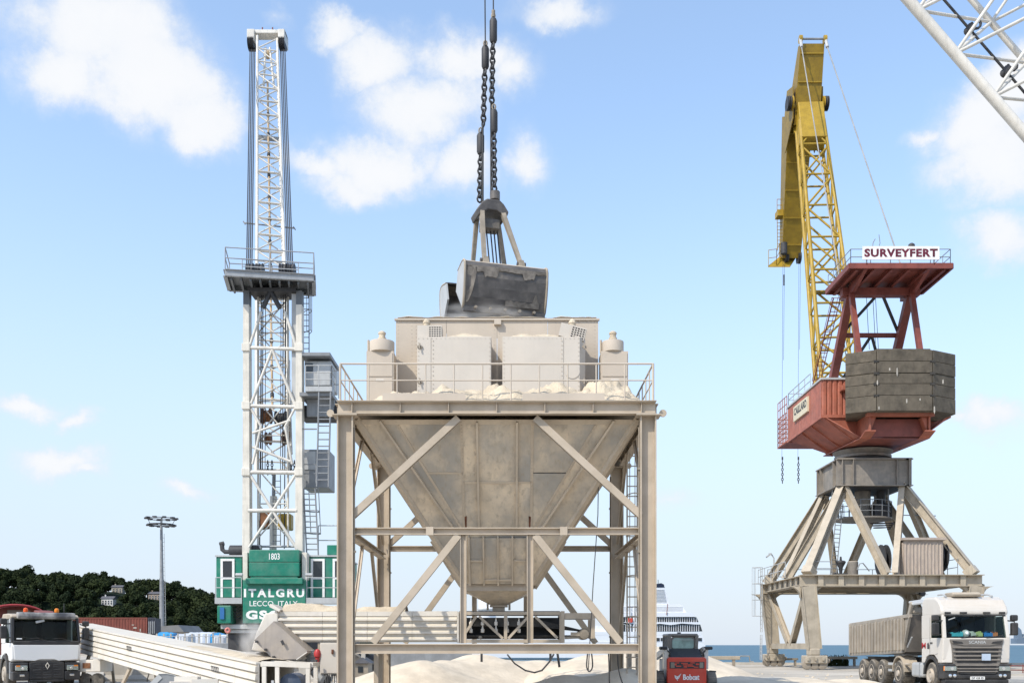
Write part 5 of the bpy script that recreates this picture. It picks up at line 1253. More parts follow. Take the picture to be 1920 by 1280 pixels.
for px, py, h_ in ((1682, 690, 16), (1645, 713, 9), (1768, 712, 8), (1648, 762, 6), (1668, 690, 5), (1700, 748, 8), (1752, 762, 14), (1725, 747, 4)):
    part(pc, 'bird_dropping', MB().slab([P(px-1, py, 66.56), P(px+1, py-1, 66.56), P(px+1.6, py+h_*.6, 66.56), P(px+.4, py+h_, 66.56), P(px-1.2, py+h_*.7, 66.56)], (0, 1, 0), .01), M_concl)
part(pc, 'counterweight_cap', MB().box2(CXC-1.75, CXC+1.75, 66.75, 70, zc1, zc1+.1), M_conc, .03)
# A-frame with roof platform
zA0, zA1 = ZP(546, 70), ZP(497, 66)
AX0, AX1, AY0, AY1 = 21.65, 28.25, 66.0, 70.9
part(pc, 'roof_plate', MB().box2(AX0, AX1, AY0, AY1, zA1-.02, zA1+.06), M_dred)
for a_, b_ in (((AX0, AY0), (AX1, AY0)), ((AX1, AY0), (AX1, AY1)), ((AX1, AY1), (AX0, AY1)), ((AX0, AY1), (AX0, AY0))):
    part(pc, 'roof_edge', MB().beam((*a_, zA1-.05), (*b_, zA1-.05), .14, .34), M_dred)
for i in range(6):
    x = AX0+.5+i*1.12; part(pc, 'roof_joist', MB().hbeam((x, AY0+.1, zA1-.18), (x, AY1-.1, zA1-.18), .2, .28, .02), M_dred)
for x in (22.75, 26.8):
    part(pc, 'roof_bracket', MB().prism([(AY0+.2, zA1-.2), (AY1-.1, zA1-.2), (AY1-.1, zA1-.75), (69.2, zA1-.85), (68.4, zA1-.85)], 'x', x-.12, x+.12), M_dred)
    part(pc, 'frame_leg', MB().beam((x, 69.4, zA1-.8), (x-.1, 73.0, zh1+.02), .48, .5, (0, 1, 0), w1=.52, h1=.55), M_dred)
    part(pc, 'frame_leg', MB().beam((x, 69.0, zA1-.8), (x+.05, 67.6, zc1-.2), .32, .32, (0, 1, 0)), M_dred)
part(pc, 'roof_crossbeam', MB().beam((22.2, 69.4, zA1-.62), (27.4, 69.4, zA1-.62), .6, .5), M_dred)
zX = ZP(627, 71)
part(pc, 'frame_tie', MB().tube((22.75, 71.2, zX), (26.7, 71.2, zX), .17), M_dred)
for a_, b_ in (((24.6, 69.8, zA1-.8), (22.8, 71.1, zX+.1)), ((25.2, 69.8, zA1-.8), (26.7, 71.1, zX+.1)), ((24.8, 71.2, zX-.1), (23.3, 72.6, zh1+.6)), ((24.9, 71.2, zX-.1), (26.2, 72.6, zh1+.6))):
    part(pc, 'frame_brace', MB().tube(a_, b_, .11), M_dark)
for px in (1624, 1636, 1641): part(pc, 'winch_rope', MB().tube(P(px, 548, 71.5), P(px+6, 655, 73), .02, n=5), M_rope)
ladder(pc, M_dred, (22.0, 75.2, zh1), (22.6, 71.6, zA1-.2), (1, 0, 0), .5, .33, (0, 1, .3), .035)
railing(pc, M_grey, [(AX0+.1, AY1-.1, zA1+.06), (AX0+.1, AY0+.1, zA1+.06), (AX1-.1, AY0+.1, zA1+.06), (AX1-.1, AY1-.1, zA1+.06)], 1.0, 1, .05, .025, 1.2)
# roof sign
sx0, sx1, sz0, sz1 = XP(1617, 65.9), XP(1761, 65.9), ZP(487, 65.9), ZP(462, 65.9)
bd = part(pc, 'sign_board', MB().box2(sx0, (sx0+sx1)/2-.004, 65.86, 65.92, sz0, sz1), M_letter); part(pc, 'sign_board', MB().box2((sx0+sx1)/2+.004, sx1, 65.86, 65.92, sz0, sz1), M_letter)
text(pc, 'SURVEYFERT', M_maroon, ((sx0+sx1)/2, 65.86, (sz0+sz1)/2), 0, width=(sx1-sx0)*.955, height=(sz1-sz0)*.63, fat=.05, space=1.12, ext=.006)
for x in (sx0+.3, sx1-.3): part(pc, 'sign_post', MB().beam((x, 65.97, zA1), (x, 65.97, sz1-.05), .06, .08), M_grey)
part(pc, 'aerial', MB().path([P(1633, 486, 67), P(1637, 455, 67), P(1641, 448, 67)], .03, 5), M_grey); part(pc, 'aerial', MB().path([P(1645, 470, 67), P(1650, 456, 67), P(1648, 440, 67)], .025, 5), M_grey)
part(pc, 'roof_lamp', MB().lathe(P(1709, 462, 67), [(.22, 0), (.2, .12), (.1, .2), (.0001, .22)], 12), M_dark)
# ---- luffing boom
F1, T1 = V((25.4, 79.2, zh1-1.0)), P(1519, 236, 89.2)
bd_, bs, bu = frame(F1, T1)
def bp(t, a_, b_):
    w = 1.55+(1.02-1.55)*t; h = .9+(.65-.9)*t
    return lerp(F1, T1, t)+bs*a_*w+bu*b_*h
for a_ in (-1, 1):
    for b_ in (-1, 1): part(pc, 'boom_chord', MB().tube(bp(0, a_, b_), bp(1, a_, b_), .17, .15, n=8), M_yel)
NB = 9
for i in range(NB):
    t0, t1 = i/NB+.02, (i+1)/NB+.01; s_ = 1 if i % 2 else -1
    for b_ in (-1, 1):
        part(pc, 'boom_brace', MB().tube(bp(t0, -1, b_), bp(t0, 1, b_), .09), M_yel)
        part(pc, 'boom_brace', MB().tube(bp(t0, s_, b_), bp(t1, -s_, b_), .09), M_yel)
        if i >= NB-2 or i % 3 == 1: part(pc, 'boom_brace', MB().tube(bp(t0, -s_, b_), bp(t1, s_, b_), .08), M_yel)
    for a_ in (-1, 1):
        part(pc, 'boom_brace', MB().tube(bp(t0, a_, -1), bp(t1, a_, 1), .085), M_yel); part(pc, 'boom_brace', MB().tube(bp(t0, a_, -1), bp(t0, a_, 1), .07), M_yel)
for sx in (-1, 1): part(pc, 'boom_rope', MB().tube(bp(1.02, sx*1.05, -1.4), bp(.0, sx*.8, -1.25), .03, n=5), M_rope)
part(pc, 'boom_walkway', MB().beam(bp(.42, -.8, -.5), bp(.42, .8, -.5), .8, .1), M_yel)
part(pc, 'boom_head', MB().slab([bp(.93, -1.02, -1.1), bp(.93, 1.02, -1.1), bp(1.06, 1.1, -1.1), bp(1.06, -1.1, -1.1)], bu, 1.6), M_yel, .05)
part(pc, 'boom_head_plate', MB().slab([bp(1.0, -1.2, -1.25), bp(1.0, 1.2, -1.25), bp(1.05, 1.2, -1.25), bp(1.05, -1.2, -1.25)], bu, .12), M_yel)
# ---- jib on top of the boom
TL, PV, HD = P(1524, 82, 88.4), P(1513, 200, 89.6), P(1484, 484, 96.2)
jy1, _, ju1 = frame(TL, PV); jy2, _, ju2 = frame(PV, HD)
X1 = V((1, 0, 0))
def jbox(a_, b_, w0, w1, d0, d1, m, name, nrm):
    # box girder: wide plate facing the yard, side plates
    n_ = V(nrm).normalized()
    part(pc, name, MB().slab([a_-X1*w0, a_+X1*w0, b_+X1*w1, b_-X1*w1], n_, .06), m)
    part(pc, name+'_back', MB().slab([a_-X1*w0+n_*d0, a_+X1*w0+n_*d0, b_+X1*w1+n_*d1, b_-X1*w1+n_*d1], n_, .06), m)
    for sg in (-1, 1):
        part(pc, name+'_side', MB().slab([a_+X1*sg*(w0-.03)+n_*.061, b_+X1*sg*(w1-.03)+n_*.061, b_+X1*sg*(w1-.03)+n_*(d1-.001), a_+X1*sg*(w0-.03)+n_*(d0-.001)], X1*sg, .05), m)
n1 = V((0, (TL-PV).z, -(TL-PV).y)).normalized()
if n1.y < 0: n1 = -n1
jbox(TL, PV-V((0, 0, 1.6)), 1.0, 1.1, .9, 3.0, M_yel2, 'jib_tail', n1)
for t in (.12, .47, .83):
    a_ = lerp(TL, PV-V((0, 0, 1.6)), t); w = 1.0+.1*t; part(pc, 'jib_stiffener', MB().beam(a_-X1*(w-.02)-n1*.04, a_+X1*(w-.02)-n1*.04, .10, .14, n1), M_yel)
n2 = V((0, (PV-HD).z, -(PV-HD).y)).normalized()
if n2.y < 0: n2 = -n2
jbox(PV+n1*2.0-V((0, 0, .6)), HD, 1.1, .85, 2.4, 1.2, M_yel2, 'jib_arm', n2)
for sg in (-1, 1): part(pc, 'jib_side_plate', MB().slab([PV+X1*sg*1.25+V((0, -.3, 1.6)), PV+X1*sg*1.25+V((0, 1.6, 2.2)), PV+X1*sg*1.25+V((0, 3.0, -1.0)), PV+X1*sg*1.25+V((0, 2.2, -3.0)), PV+X1*sg*1.25+V((0, -.3, -1.2))], X1*sg, .07), M_yel2)
for t in (.1, .3, .5, .7, .9):
    a_ = lerp(PV+n1*2.0-V((0, 0, .6)), HD, t); w = 1.1-.25*t; part(pc, 'jib_stiffener', MB().beam(a_-X1*(w-.02)-n2*.04, a_+X1*(w-.02)-n2*.04, .10, .12, n2), M_yel)
part(pc, 'pivot_pin', MB().tube(PV-X1*1.75, PV+X1*1.75, .22, n=14), M_yel)
for sg in (-1, 1):
    for e in (0, .18, .36): part(pc, 'pivot_sheave', MB().lathe(PV+X1*sg*(1.35+e)+V((0, -.1, .2)), [(.1, -.07), (.62, -.07), (.54, 0), (.62, .07), (.1, .07)], 20, 'x'), M_dark if e else M_yel)
    part(pc, 'stay_lug', MB().lathe(TL+X1*sg*1.05+V((0, 0, .35)), [(.1, -.12), (.34, -.12), (.34, .12), (.1, .12)], 16, 'x'), M_yel)
    part(pc, 'stay_socket', MB().tube(TL+X1*sg*1.08+V((0, -.1, .3)), TL+X1*sg*1.1+V((0, -.5, -.6)), .14), M_lgrey)
part(pc, 'tail_pin', MB().tube(TL-X1*1.2+V((0, 0, .4)), TL+X1*1.2+V((0, 0, .4)), .09), M_grey)
part(pc, 'stay_rope', MB().tube(TL+X1*1.1+V((0, -.5, -.6)), V((26.4, 69, zA1+.1)), .05), M_lrope)
part(pc, 'stay_rope', MB().tube(TL-X1*1.1+V((0, -.5, -.6)), V((25.0, 78.0, zh1+8.5)), .05), M_lrope)
# jib head: sheaves, service platform, ladder
for dx, r in ((-.4, .45), (.75, .55)): part(pc, 'head_sheave', MB().lathe(HD+V((dx, .2, .1)), [(.12, -.14), (r, -.14), (r*.85, -.04), (r, 0), (r*.85, .04), (r, .14), (.12, .14)], 18, 'x'), M_dark)
hp = P(1441, 499, 96)
part(pc, 'head_platform', MB().slab([P(1440, 501, 96), P(1481, 501, 96), P(1496, 478, 97.4), P(1468, 478, 97.4)], (0, 0, 1), .12), M_yel)
railing(pc, M_yel, [P(1441, 499, 96), P(1456, 497, 96), P(1467, 478, 97.4)], 1.5, 1, .06, .03, .9)
part(pc, 'arm_platform', MB().box2(XP(1456, 95.4), XP(1478, 95.4), 95, 96, ZP(407, 95.4), ZP(396, 95.4)), M_yel)
railing(pc, M_yel, [P(1457, 396, 95.2), P(1476, 396, 95.2)], 1.1, 1, .06, .03, .6)
ladder(pc, M_yel, P(1463, 470, 96), P(1462, 398, 95.6), (1, 0, 0), .5, .34, None, .035)
part(pc, 'head_motor', MB().lathe(P(1470, 478, 95.8), [(.15, 0), (.3, .1), (.3, 1.1), (.12, 1.2)], 12), M_dark)
for px, b_ in ((1466, 902), (1469, 720), (1496, 902), (1499, 700)):
    part(pc, 'hoist_rope', MB().tube(P(px+2, 488, 96), P(px, b_-45, 96), .015, n=5), M_rope)
for px in (1467, 1497):
    part(pc, 'hook_shackle', MB().tube(P(px, 862, 96), P(px, 856, 96), .08), M_dark)
    for k in range(9):
        part(pc, 'chain_link', MB().path([P(px, 866+k*4.6, 96)+V((.09*math.cos(a_)*(1 if k % 2 else .1), .09*math.cos(a_)*(.1 if k % 2 else 1), .15*math.sin(a_))) for a_ in [i*.785 for i in range(8)]], .035, 5, closed=True), M_dark)
part(pc, 'hook_shackle', MB().tube(P(1470, 515, 96), P(1470, 535, 96), .07), M_dark)
# ------------------------------------------------------------------ vehicles (built in their own space: front at y=0, rear towards +y)
M_cabw = mat('white_truck_paint', (.62, .59, .545), .3, var=.03, scale=.6, dust=.35, dustcol=(.52, .45, .36), streak=.06, bump=0, spec=.5)
M_cabw2 = mat('clean_white_truck_paint', (.72, .72, .71), .3, var=.02, scale=.6, dust=.1, dustcol=(.55, .5, .42), bump=0, spec=.5)
M_grille = mat('taupe_grille_paint', (.16, .145, .13), .45, var=.08, dust=.3, dustcol=(.35, .31, .26), bump=0)
M_plast = mat('black_truck_plastic', (.022, .022, .024), .45, var=.2, dust=.12, dustcol=(.3, .27, .23), bump=0)
M_inter = mat('dark_cab_interior', (.03, .03, .032), .9, bump=0)
M_tip = mat('dusty_tipper_body_paint', (.33, .285, .225), .6, var=.1, streak=.3, dust=.5, rust=.05, bump=.012)
M_camo = mat('mud_splashed_visor', (.06, .06, .065), .5, scale=2, patch=(.42, .40, .37), patch_amt=.9, bump=0)
def wheel(root, x, y, r, w, sgn, rimm=M_rim, nuts=10, name='wheel', deep=.10):
    t = part(root, name, MB().lathe((x, y, r), [(r*.56, -w/2), (r*.9, -w/2), (r*.985, -w*.40), (r, -w*.3), (r, w*.3), (r*.985, w*.40), (r*.9, w/2), (r*.56, w/2)], 36, 'x'), M_tyre)
    tr = MB()
    for i in range(36):
        a = 2*math.pi*i/36; c, s = math.cos(a), math.sin(a)
        tr.beam((x-w*.36, y+c*r*1.0, r+s*r*1.0), (x+w*.36, y+c*r*1.0, r+s*r*1.0), r*.09, r*.035, (0, c, s))
    part(t, 'tread', tr, M_tyre, kind='stuff')
    X = x+sgn*w*.5
    part(t, 'rim', MB().lathe((X, y, r), [(r*.585, -sgn*w*.96 if False else -.02*sgn), (r*.57, .012*sgn), (r*.53, .008*sgn), (r*.49, -deep*sgn), (r*.28, -deep*.6*sgn), (r*.25, .0), (r*.22, .05*sgn), (r*.1, .06*sgn), (.0001, .06*sgn)], 32, 'x'), rimm)
    nb = MB()
    for i in range(nuts):
        a = 2*math.pi*i/nuts; nb.tube((X-deep*.75*sgn, y+math.cos(a)*r*.36, r+math.sin(a)*r*.36), (X-deep*.3*sgn, y+math.cos(a)*r*.36, r+math.sin(a)*r*.36), r*.035, n=6)
    part(t, 'wheel_nuts', nb, M_lgrey, kind='stuff')
    return t
def arc(cx, cz, r0, r1, a0, a1, n=10):
    o = [(cx+r1*math.cos(a0+(a1-a0)*i/n), cz+r1*math.sin(a0+(a1-a0)*i/n)) for i in range(n+1)]
    return o+[(cx+r0*math.cos(a1-(a1-a0)*i/n), cz+r0*math.sin(a1-(a1-a0)*i/n)) for i in range(n+1)]
def seats(root, W, y, z):
    for sx in (-1, 1):
        s = part(root, 'seat', MB().box((sx*W*.27, y, z), (.5, .5, .18)), M_inter, .05)
        part(s, 'seat_back', MB().box((sx*W*.27, y+.28, z+.42), (.5, .16, .75), rx=-.15), M_inter, .05)
        part(s, 'headrest', MB().box((sx*W*.27, y+.36, z+.86), (.28, .1, .18)), M_inter, .04)
def mirror(root, x, y, z, h1, h2, sgn, arm_to):
    m = part(root, 'mirror', MB().box((x, y, z), (.24, .2, h1)), M_plast, .05)
    part(m, 'mirror_arm', MB().path([(arm_to[0], arm_to[1], arm_to[2]), (x, y-.02, z+h1*.6), (x, y, z+h1*.4)], .028, 6), M_plast)
    part(m, 'mirror_arm', MB().path([(arm_to[0], arm_to[1], arm_to[2]-h1*1.1), (x, y, z-h1*.45)], .028, 6), M_plast)
    part(root, 'mirror', MB().box((x, y+.02, z+h1*.5+h2*.5+.06), (.24, .2, h2)), M_plast, .05)
    part(m, 'mirror_glass', MB().box((x, y+.101, z), (.19, .008, h1*.8)), M_chrome)

def windscreen():
    if 'windscreen_glass' in MATS: return MATS['windscreen_glass']
    m = bpy.data.materials.new('windscreen_glass'); MATS['windscreen_glass'] = m; m.use_nodes = True
    N = m.node_tree.nodes; L = m.node_tree.links; N.remove(N['Principled BSDF'])
    t = N.new('ShaderNodeBsdfTransparent'); t.inputs[0].default_value = (.84, .90, .88, 1); g = N.new('ShaderNodeBsdfGlossy'); g.inputs['Roughness'].default_value = .03
    lw = N.new('ShaderNodeLayerWeight'); lw.inputs[0].default_value = .25; mx = N.new('ShaderNodeMixShader')
    mm = N.new('ShaderNodeMath'); mm.operation = 'MULTIPLY'; mm.inputs[1].default_value = .5; L.new(lw.outputs['Fresnel'], mm.inputs[0]); L.new(mm.outputs[0], mx.inputs[0])
    L.new(t.outputs[0], mx.inputs[1]); L.new(g.outputs[0], mx.inputs[2]); L.new(mx.outputs[0], N['Material Output'].inputs[0]); return m
# ---- articulated lorry: tractor unit
W = 1.21
TX, TY = XP(1830.5, 37), 37.0
tk = thing('tractor_unit', 'white cab of the articulated lorry with taupe grille and red M on the door', 'lorry cab', (TX, TY, 0), local=True)
lower = [(.10, .98), (.0, 1.15), (-.03, 1.88), (.0, 1.90), (1.9, 1.90), (1.9, .98), (1.62, .98), (1.5, 1.18), (1.2, 1.28), (.75, 1.28), (.45, 1.1), (.38, .98)]
part(tk, 'cab', MB().prism(lower, 'x', -W, W), M_cabw, .07, seg=3)
roof = [(.15, 2.70), (.10, 2.86), (.20, 3.06), (.42, 3.28), (.75, 3.40), (1.68, 3.42), (1.9, 3.25), (1.9, 2.70)]
rb = MB(); rb.prism(roof, 'x', -W, W)
part(tk, 'cab_roof', rb, M_cabw, .14, seg=4)
part(tk, 'roof_front_panel', MB().slab([(-.98, .175, 2.96), (.98, .175, 2.96), (.9, .40, 3.26), (-.9, .40, 3.26)], (0, -.8, .6), .03), M_cabw, .012)
for sx in (-1, 1):
    part(tk, 'pillar', MB().beam((sx*(W-.07), .03, 1.88), (sx*(W-.10), .20, 2.74), .13, .12, (0, 1, 0)), M_cabw, .02)
    part(tk, 'side_wall', MB().box2(min(sx*(W-.06), sx*W), max(sx*(W-.06), sx*W), 1.06, 1.9, 1.89, 2.75), M_cabw, .015)
    part(tk, 'side_window', MB().slab([(sx*(W-.03), .16, 1.92), (sx*(W-.03), 1.05, 1.92), (sx*(W-.03), 1.05, 2.68), (sx*(W-.05), .27, 2.68)], (sx, 0, 0), .01), M_glass)
    part(tk, 'door_seam', MB().path([(sx*(W+.002), .30, 1.86), (sx*(W+.002), .33, 1.34), (sx*(W+.002), .62, 1.30)], .008, 4), M_plast)
    part(tk, 'door_seam', MB().path([(sx*(W+.002), 1.10, 2.66), (sx*(W+.002), 1.12, 1.32)], .008, 4), M_plast)
    part(tk, 'door_handle', MB().box((sx*(W+.015), .98, 1.72), (.03, .2, .05)), M_plast, .01)
    # corner fairing
    ck = [(sx*W*.72, -.04), (sx*W*1.0, .02), (sx*(W+.015), .40), (sx*(W-.05), .40), (sx*W*.7, .1)]
    part(tk, 'corner_fairing', MB().prism([(a, b) for a, b in ck] if sx > 0 else [(a, b) for a, b in ck][::-1], 'z', 1.0, 1.86), M_cabw, .05, seg=3)
    hl = part(tk, 'headlight', MB().box((sx*.97, -.055, .80), (.42, .14, .17)), M_chrome, .03)
    part(hl, 'lens', MB().box((sx*.97, -.13, .80), (.40, .02, .15)), M_lens)
    part(hl, 'lamp_bulb', MB().lathe((sx*.92, -.145, .80), [(.06, 0), (.05, .02), (.0001, .025)], 14, 'y'), M_chrome)
    part(tk, 'indicator', MB().box((sx*1.17, -.02, .80), (.07, .14, .17)), M_amber, .015)
    for fx in (.82, .98): part(tk, 'fog_lamp', MB().lathe((sx*fx, -.115, .545), [(.055, .02), (.06, 0), (.045, -.008), (.0001, -.012)], 16, 'y'), M_chrome)
    part(tk, 'roof_lamp', MB().box((sx*.42, .10, 2.80), (.25, .06, .07)), M_plast, .01)
    part(tk, 'roof_lamp', MB().box((sx*.98, .12, 2.80), (.22, .06, .07)), M_plast, .01)
    part(tk, 'sun_visor', MB().box((sx*.56, .16, 2.71), (1.08, .10, .05)), M_plast)
part(tk, 'back_wall', MB().box2(-W+.06, W-.06, 1.84, 1.9, 1.89, 2.75), M_inter)
part(tk, 'windscreen', MB().slab([(-1.10, .0, 1.91), (1.10, .0, 1.91), (1.06, .165, 2.69), (-1.06, .165, 2.69)], (0, -1, .2), .012), windscreen())
part(tk, 'dashboard', MB().box2(-W+.1, W-.1, .12, .6, 1.87, 1.95), M_inter, .03)
seats(tk, W, 1.15, 1.62+.4)
for sx, ang in ((-.55, .12), (.35, .1)):
    part(tk, 'wiper', MB().beam((sx, -.03, 1.90), (sx+.62, -.01, 1.99), .02, .025), M_plast)
for i, (x0, x1, colr, lab) in enumerate(((-.86, -.45, (.10, .55, .65), 'turquoise cloth'), (.02, .26, (.55, .62, .25), 'pale green cloth'), (-.17, .02, (.7, .68, .6), 'white cloth'), (.30, .62, (.04, .22, .55), 'blue cloth'), (.62, .80, (.75, .25, .10), 'orange cloth'))):
    f = MB().grid(x0, x1, .05, .30, 8, 5, lambda x, y: 2.0+.10*(.5+fbm(x*5, y*6, i))+.04)
    f.v = [(x, y, z) for x, y, z in f.v]; f2 = MB(); f2.add(f.v, f.f, 0, True)
    for (x, y, z) in ((x0, .06, 0),): f2.box2(x0, x1, .05, .06, 1.955, 2.08)
    solo('folded_cloth', MB().add([(x+TX, y+TY, z) for x, y, z in f2.v], f2.f), mat(lab.replace(' ', '_'), colr, .9, bump=0), lab+' lying on the dashboard behind the lorry windscreen', 'cloth', (TX+(x0+x1)/2, TY+.2, 1.96))
solo('hard_hat', MB().ball((TX-.32, TY+.15, 2.06), .14, 16, 10), M_cabw2, 'round white hard hat on the dashboard behind the lorry windscreen', 'hard hat', (TX-.32, TY+.16, 1.95))
part(tk, 'sun_blind', MB().beam((-.95, .14, 2.55), (-.72, .12, 2.63), .06, .03), M_lgrey)
# grille: surround, slats
part(tk, 'grille_surround', MB().prism([(-.86, 1.0), (-.72, .62), (.72, .62), (.86, 1.0), (.93, 1.62), (.98, 1.86), (-.98, 1.86), (-.93, 1.62)], 'y', -.05, .05), M_grille, .03)
for i, (z, w) in enumerate(((1.53, .88), (1.38, .86), (1.23, .84), (1.09, .81))):
    part(tk, 'grille_opening', MB().box((0, -.052, z-.055), (w*1.9-.12, .012, .07)), M_plast)
    part(tk, 'grille_slat', MB().prism([(-.045, z-.02), (-.10, z-.005), (-.10, z+.035), (-.045, z+.055)], 'x', -w, w), M_grille, .01)
for z, w in ((.90, .76), (.78, .74), (.68, .72)):
    part(tk, 'grille_opening', MB().box((0, -.075, z-.045), (w*1.9-.1, .05, .06)), M_plast)
    part(tk, 'grille_slat', MB().prism([(-.06, z-.015), (-.125, z-.005), (-.125, z+.03), (-.06, z+.045)], 'x', -w, w), M_grille, .01)
part(tk, 'badge_panel', MB().prism([(-.95, 1.84), (-.90, 1.70), (-.45, 1.62), (.45, 1.62), (.90, 1.70), (.95, 1.84)], 'y', -.085, -.051), M_grille, .012)
for sx in (-1, 1): part(tk, 'vent_slot', MB().prism([(sx*.50, 1.69), (sx*.85, 1.70), (sx*.90, 1.80), (sx*.55, 1.76)][::sx], 'y', -.095, -.084), M_plast)
text(tk, 'SCANIA', M_lgrey, (0, -.087, 1.745), 0, width=.62, height=.11, fat=.02, ext=.012)
part(tk, 'notice_plate', MB().box((.30, -.125, 1.21), (.32, .012, .24)), mat('pale_blue_plate', (.42, .50, .60), .4, bump=0))
part(tk, 'bumper', MB().prism([(-W-.02, .42), (W+.02, .42), (W+.02, .98), (.78, .98), (.70, .60), (-.70, .60), (-.78, .98), (-W-.02, .98)], 'y', -.08, .35), M_plast, .05)
part(tk, 'bumper_lower', MB().box2(-1.15, 1.15, -.06, .3, .26, .415), M_plast, .04)
npl = part(tk, 'number_plate', MB().box((0, -.10, .46), (.52, .02, .11)), M_letter)
text(tk, 'DP 428 ES', M_dark, (0, -.111, .46), 0, width=.42, height=.07, fat=.02, ext=.003)
mirror(tk, -1.42, .12, 2.28-.06, .46, .22, -1, (-W+.05, .12, 2.52)); mirror(tk, 1.42, .12, 2.22, .46, .22, 1, (W-.05, .12, 2.52))
part(tk, 'roof_hatch', MB().prism([(.55, 3.40), (.50, 3.50), (.62, 3.57), (1.25, 3.57), (1.35, 3.40)], 'x', -.62, .42), M_tip, .04)
for sx in (-1, 1): part(tk, 'air_horn', MB().path([(sx*.85, .6, 3.42), (sx*.82, .9, 3.50), (sx*.8, 1.4, 3.50)], .035, 7), M_lgrey)
text(tk, 'M', mat('red_door_emblem', (.45, .02, .03), .5, bump=0), (-W, 1.68, 1.62), 0, normal=(-1, 0, 0), width=.36, height=.22, fat=.02, ext=.006)
part(tk, 'door_emblem', MB().slab([(-W-.004, 1.36, 1.5), (-W-.004, 1.16, 1.5), (-W-.004, 1.16, 1.64), (-W-.004, 1.26, 1.74), (-W-.004, 1.36, 1.70)], (-1, 0, 0), .004), M_dark)
for sx in (-1, 1):
    part(tk, 'wheel_arch', MB().prism(arc(1.02, .55, .58, .70, .0, math.pi, 12), 'x', min(sx*.86, sx*(W+.02)), max(sx*.86, sx*(W+.02))), M_plast, .01)
    part(tk, 'step', MB().box2(min(sx*.9, sx*(W+.0)), max(sx*.9, sx*W), .32, .44, .35, .95), M_plast, .02)
    wheel(tk, sx*1.05, 1.02, .50, .30, sx, deep=-.08)
    wheel(tk, sx*.98, 4.15, .52, .52, sx, deep=.12)
    part(tk, 'mudguard', MB().prism(arc(4.15, .55, .60, .66, .05, math.pi-.05, 12), 'x', min(sx*.68, sx*1.26), max(sx*.68, sx*1.26)), M_tip, .01)
    part(tk, 'fuel_tank', MB().box2(min(sx*.62, sx*1.18), max(sx*.62, sx*1.18), 1.9, 3.0, .42, .98), M_lgrey, .09, seg=3)
    part(tk, 'tank_strap', MB().box2(min(sx*.61, sx*1.19), max(sx*.61, sx*1.19), 2.15, 2.22, .41, .99), M_grey, .02)
    part(tk, 'tank_rail', MB().tube((sx*1.2, 3.02, .9), (sx*1.2, 3.5, .88), .05), M_tip)
    part(tk, 'chassis_rail', MB().hbeam((sx*.42, .5, .88), (sx*.42, 4.9, .88), .08, .26, .015), M_dark)
M_trail = mat('grey_dusty_trailer_paint', (.285, .255, .215), .6, var=.14, streak=.45, dust=.45, dustcol=(.46, .40, .32), rust=.05, bump=.012)
# ---- tipper semi-trailer
tr_ = thing('tipper_trailer', 'long dusty beige ribbed tipper trailer behind the white lorry cab', 'trailer', (TX, TY, 0), local=True)
def tz(y, hi): return (1.40+(1.20-1.40)*(y-2.9)/7.0) if not hi else (2.82+(2.60-2.82)*(y-2.9)/7.0)
W2 = 1.24
for sx in (-1, 1):
    part(tr_, 'side_panel', MB().prism([(3.55, tz(3.55, 0)), (9.9, tz(9.9, 0)), (9.9, tz(9.9, 1)), (2.95, tz(2.95, 1))], 'x', min(sx*W2, sx*(W2-.05)), max(sx*W2, sx*(W2-.05))), M_trail)
    part(tr_, 'top_rail', MB().beam((sx*W2, 2.85, tz(2.9, 1)-.04), (sx*W2, 9.95, tz(9.9, 1)-.04), .12, .14), M_trail, .02)
    part(tr_, 'bottom_rail', MB().beam((sx*W2, 3.6, tz(3.6, 0)), (sx*W2, 9.95, tz(9.9, 0)), .10, .12), M_trail, .02)
    for i in range(18):
        y = 3.5+i*(9.85-3.5)/17.5
        y2 = y
        mb = MB(); s0, s1 = sorted((sx*(W2+.001), sx*(W2+.13)))
        mb.prism([(y, tz(y, 0)+.06), (y+.13, tz(y, 0)+.06), (y+.13, tz(y, 1)-.11), (y, tz(y, 1)-.11)], 'x', s0, s1); part(tr_, 'rib', mb, M_trail, .02)
    part(tr_, 'corner_post', MB().beam((sx*(W2+.02), 9.93, tz(9.9, 0)), (sx*(W2+.02), 9.93, tz(9.9, 1)), .12, .14), M_trail, .02)
    for y in (6.05, 7.2, 8.35):
        wheel(tr_, sx*1.05, y, .52, .40, sx)
    part(tr_, 'side_guard', MB().beam((sx*1.18, 3.9+.7, .62), (sx*1.18, 5.4, .62), .03, .10), M_lgrey); part(tr_, 'side_guard', MB().beam((sx*1.18, 4.6, .88), (sx*1.18, 5.4, .88), .03, .10), M_lgrey)
    part(tr_, 'chassis_beam', MB().hbeam((sx*.5, 3.2, 1.02), (sx*.5, 9.8, 1.0), .14, .26, .02), M_dark)
    part(tr_, 'landing_leg', MB().box2(sx*.8-.07, sx*.8+.07, 5.0, 5.15, .35, 1.0), M_dark)
    part(tr_, 'front_strut', MB().beam((sx*(W2+.03), 2.9, tz(2.9, 1)-.1), (sx*(W2+.03), 3.35, 1.75), .06, .1, (1, 0, 0)), M_trail)
part(tr_, 'front_wall', MB().slab([(-W2+.05, 3.55, tz(3.55, 0)), (W2-.05, 3.55, tz(3.55, 0)), (W2-.05, 2.95, tz(2.95, 1)), (-W2+.05, 2.95, tz(2.95, 1))], (0, -1, -.3), .05), M_grille)
part(tr_, 'tailgate', MB().slab([(-W2+.05, 9.9, tz(9.9, 0)), (W2-.05, 9.9, tz(9.9, 0)), (W2-.05, 9.9, tz(9.9, 1)), (-W2+.05, 9.9, tz(9.9, 1))], (0, 1, 0), .06), M_trail)
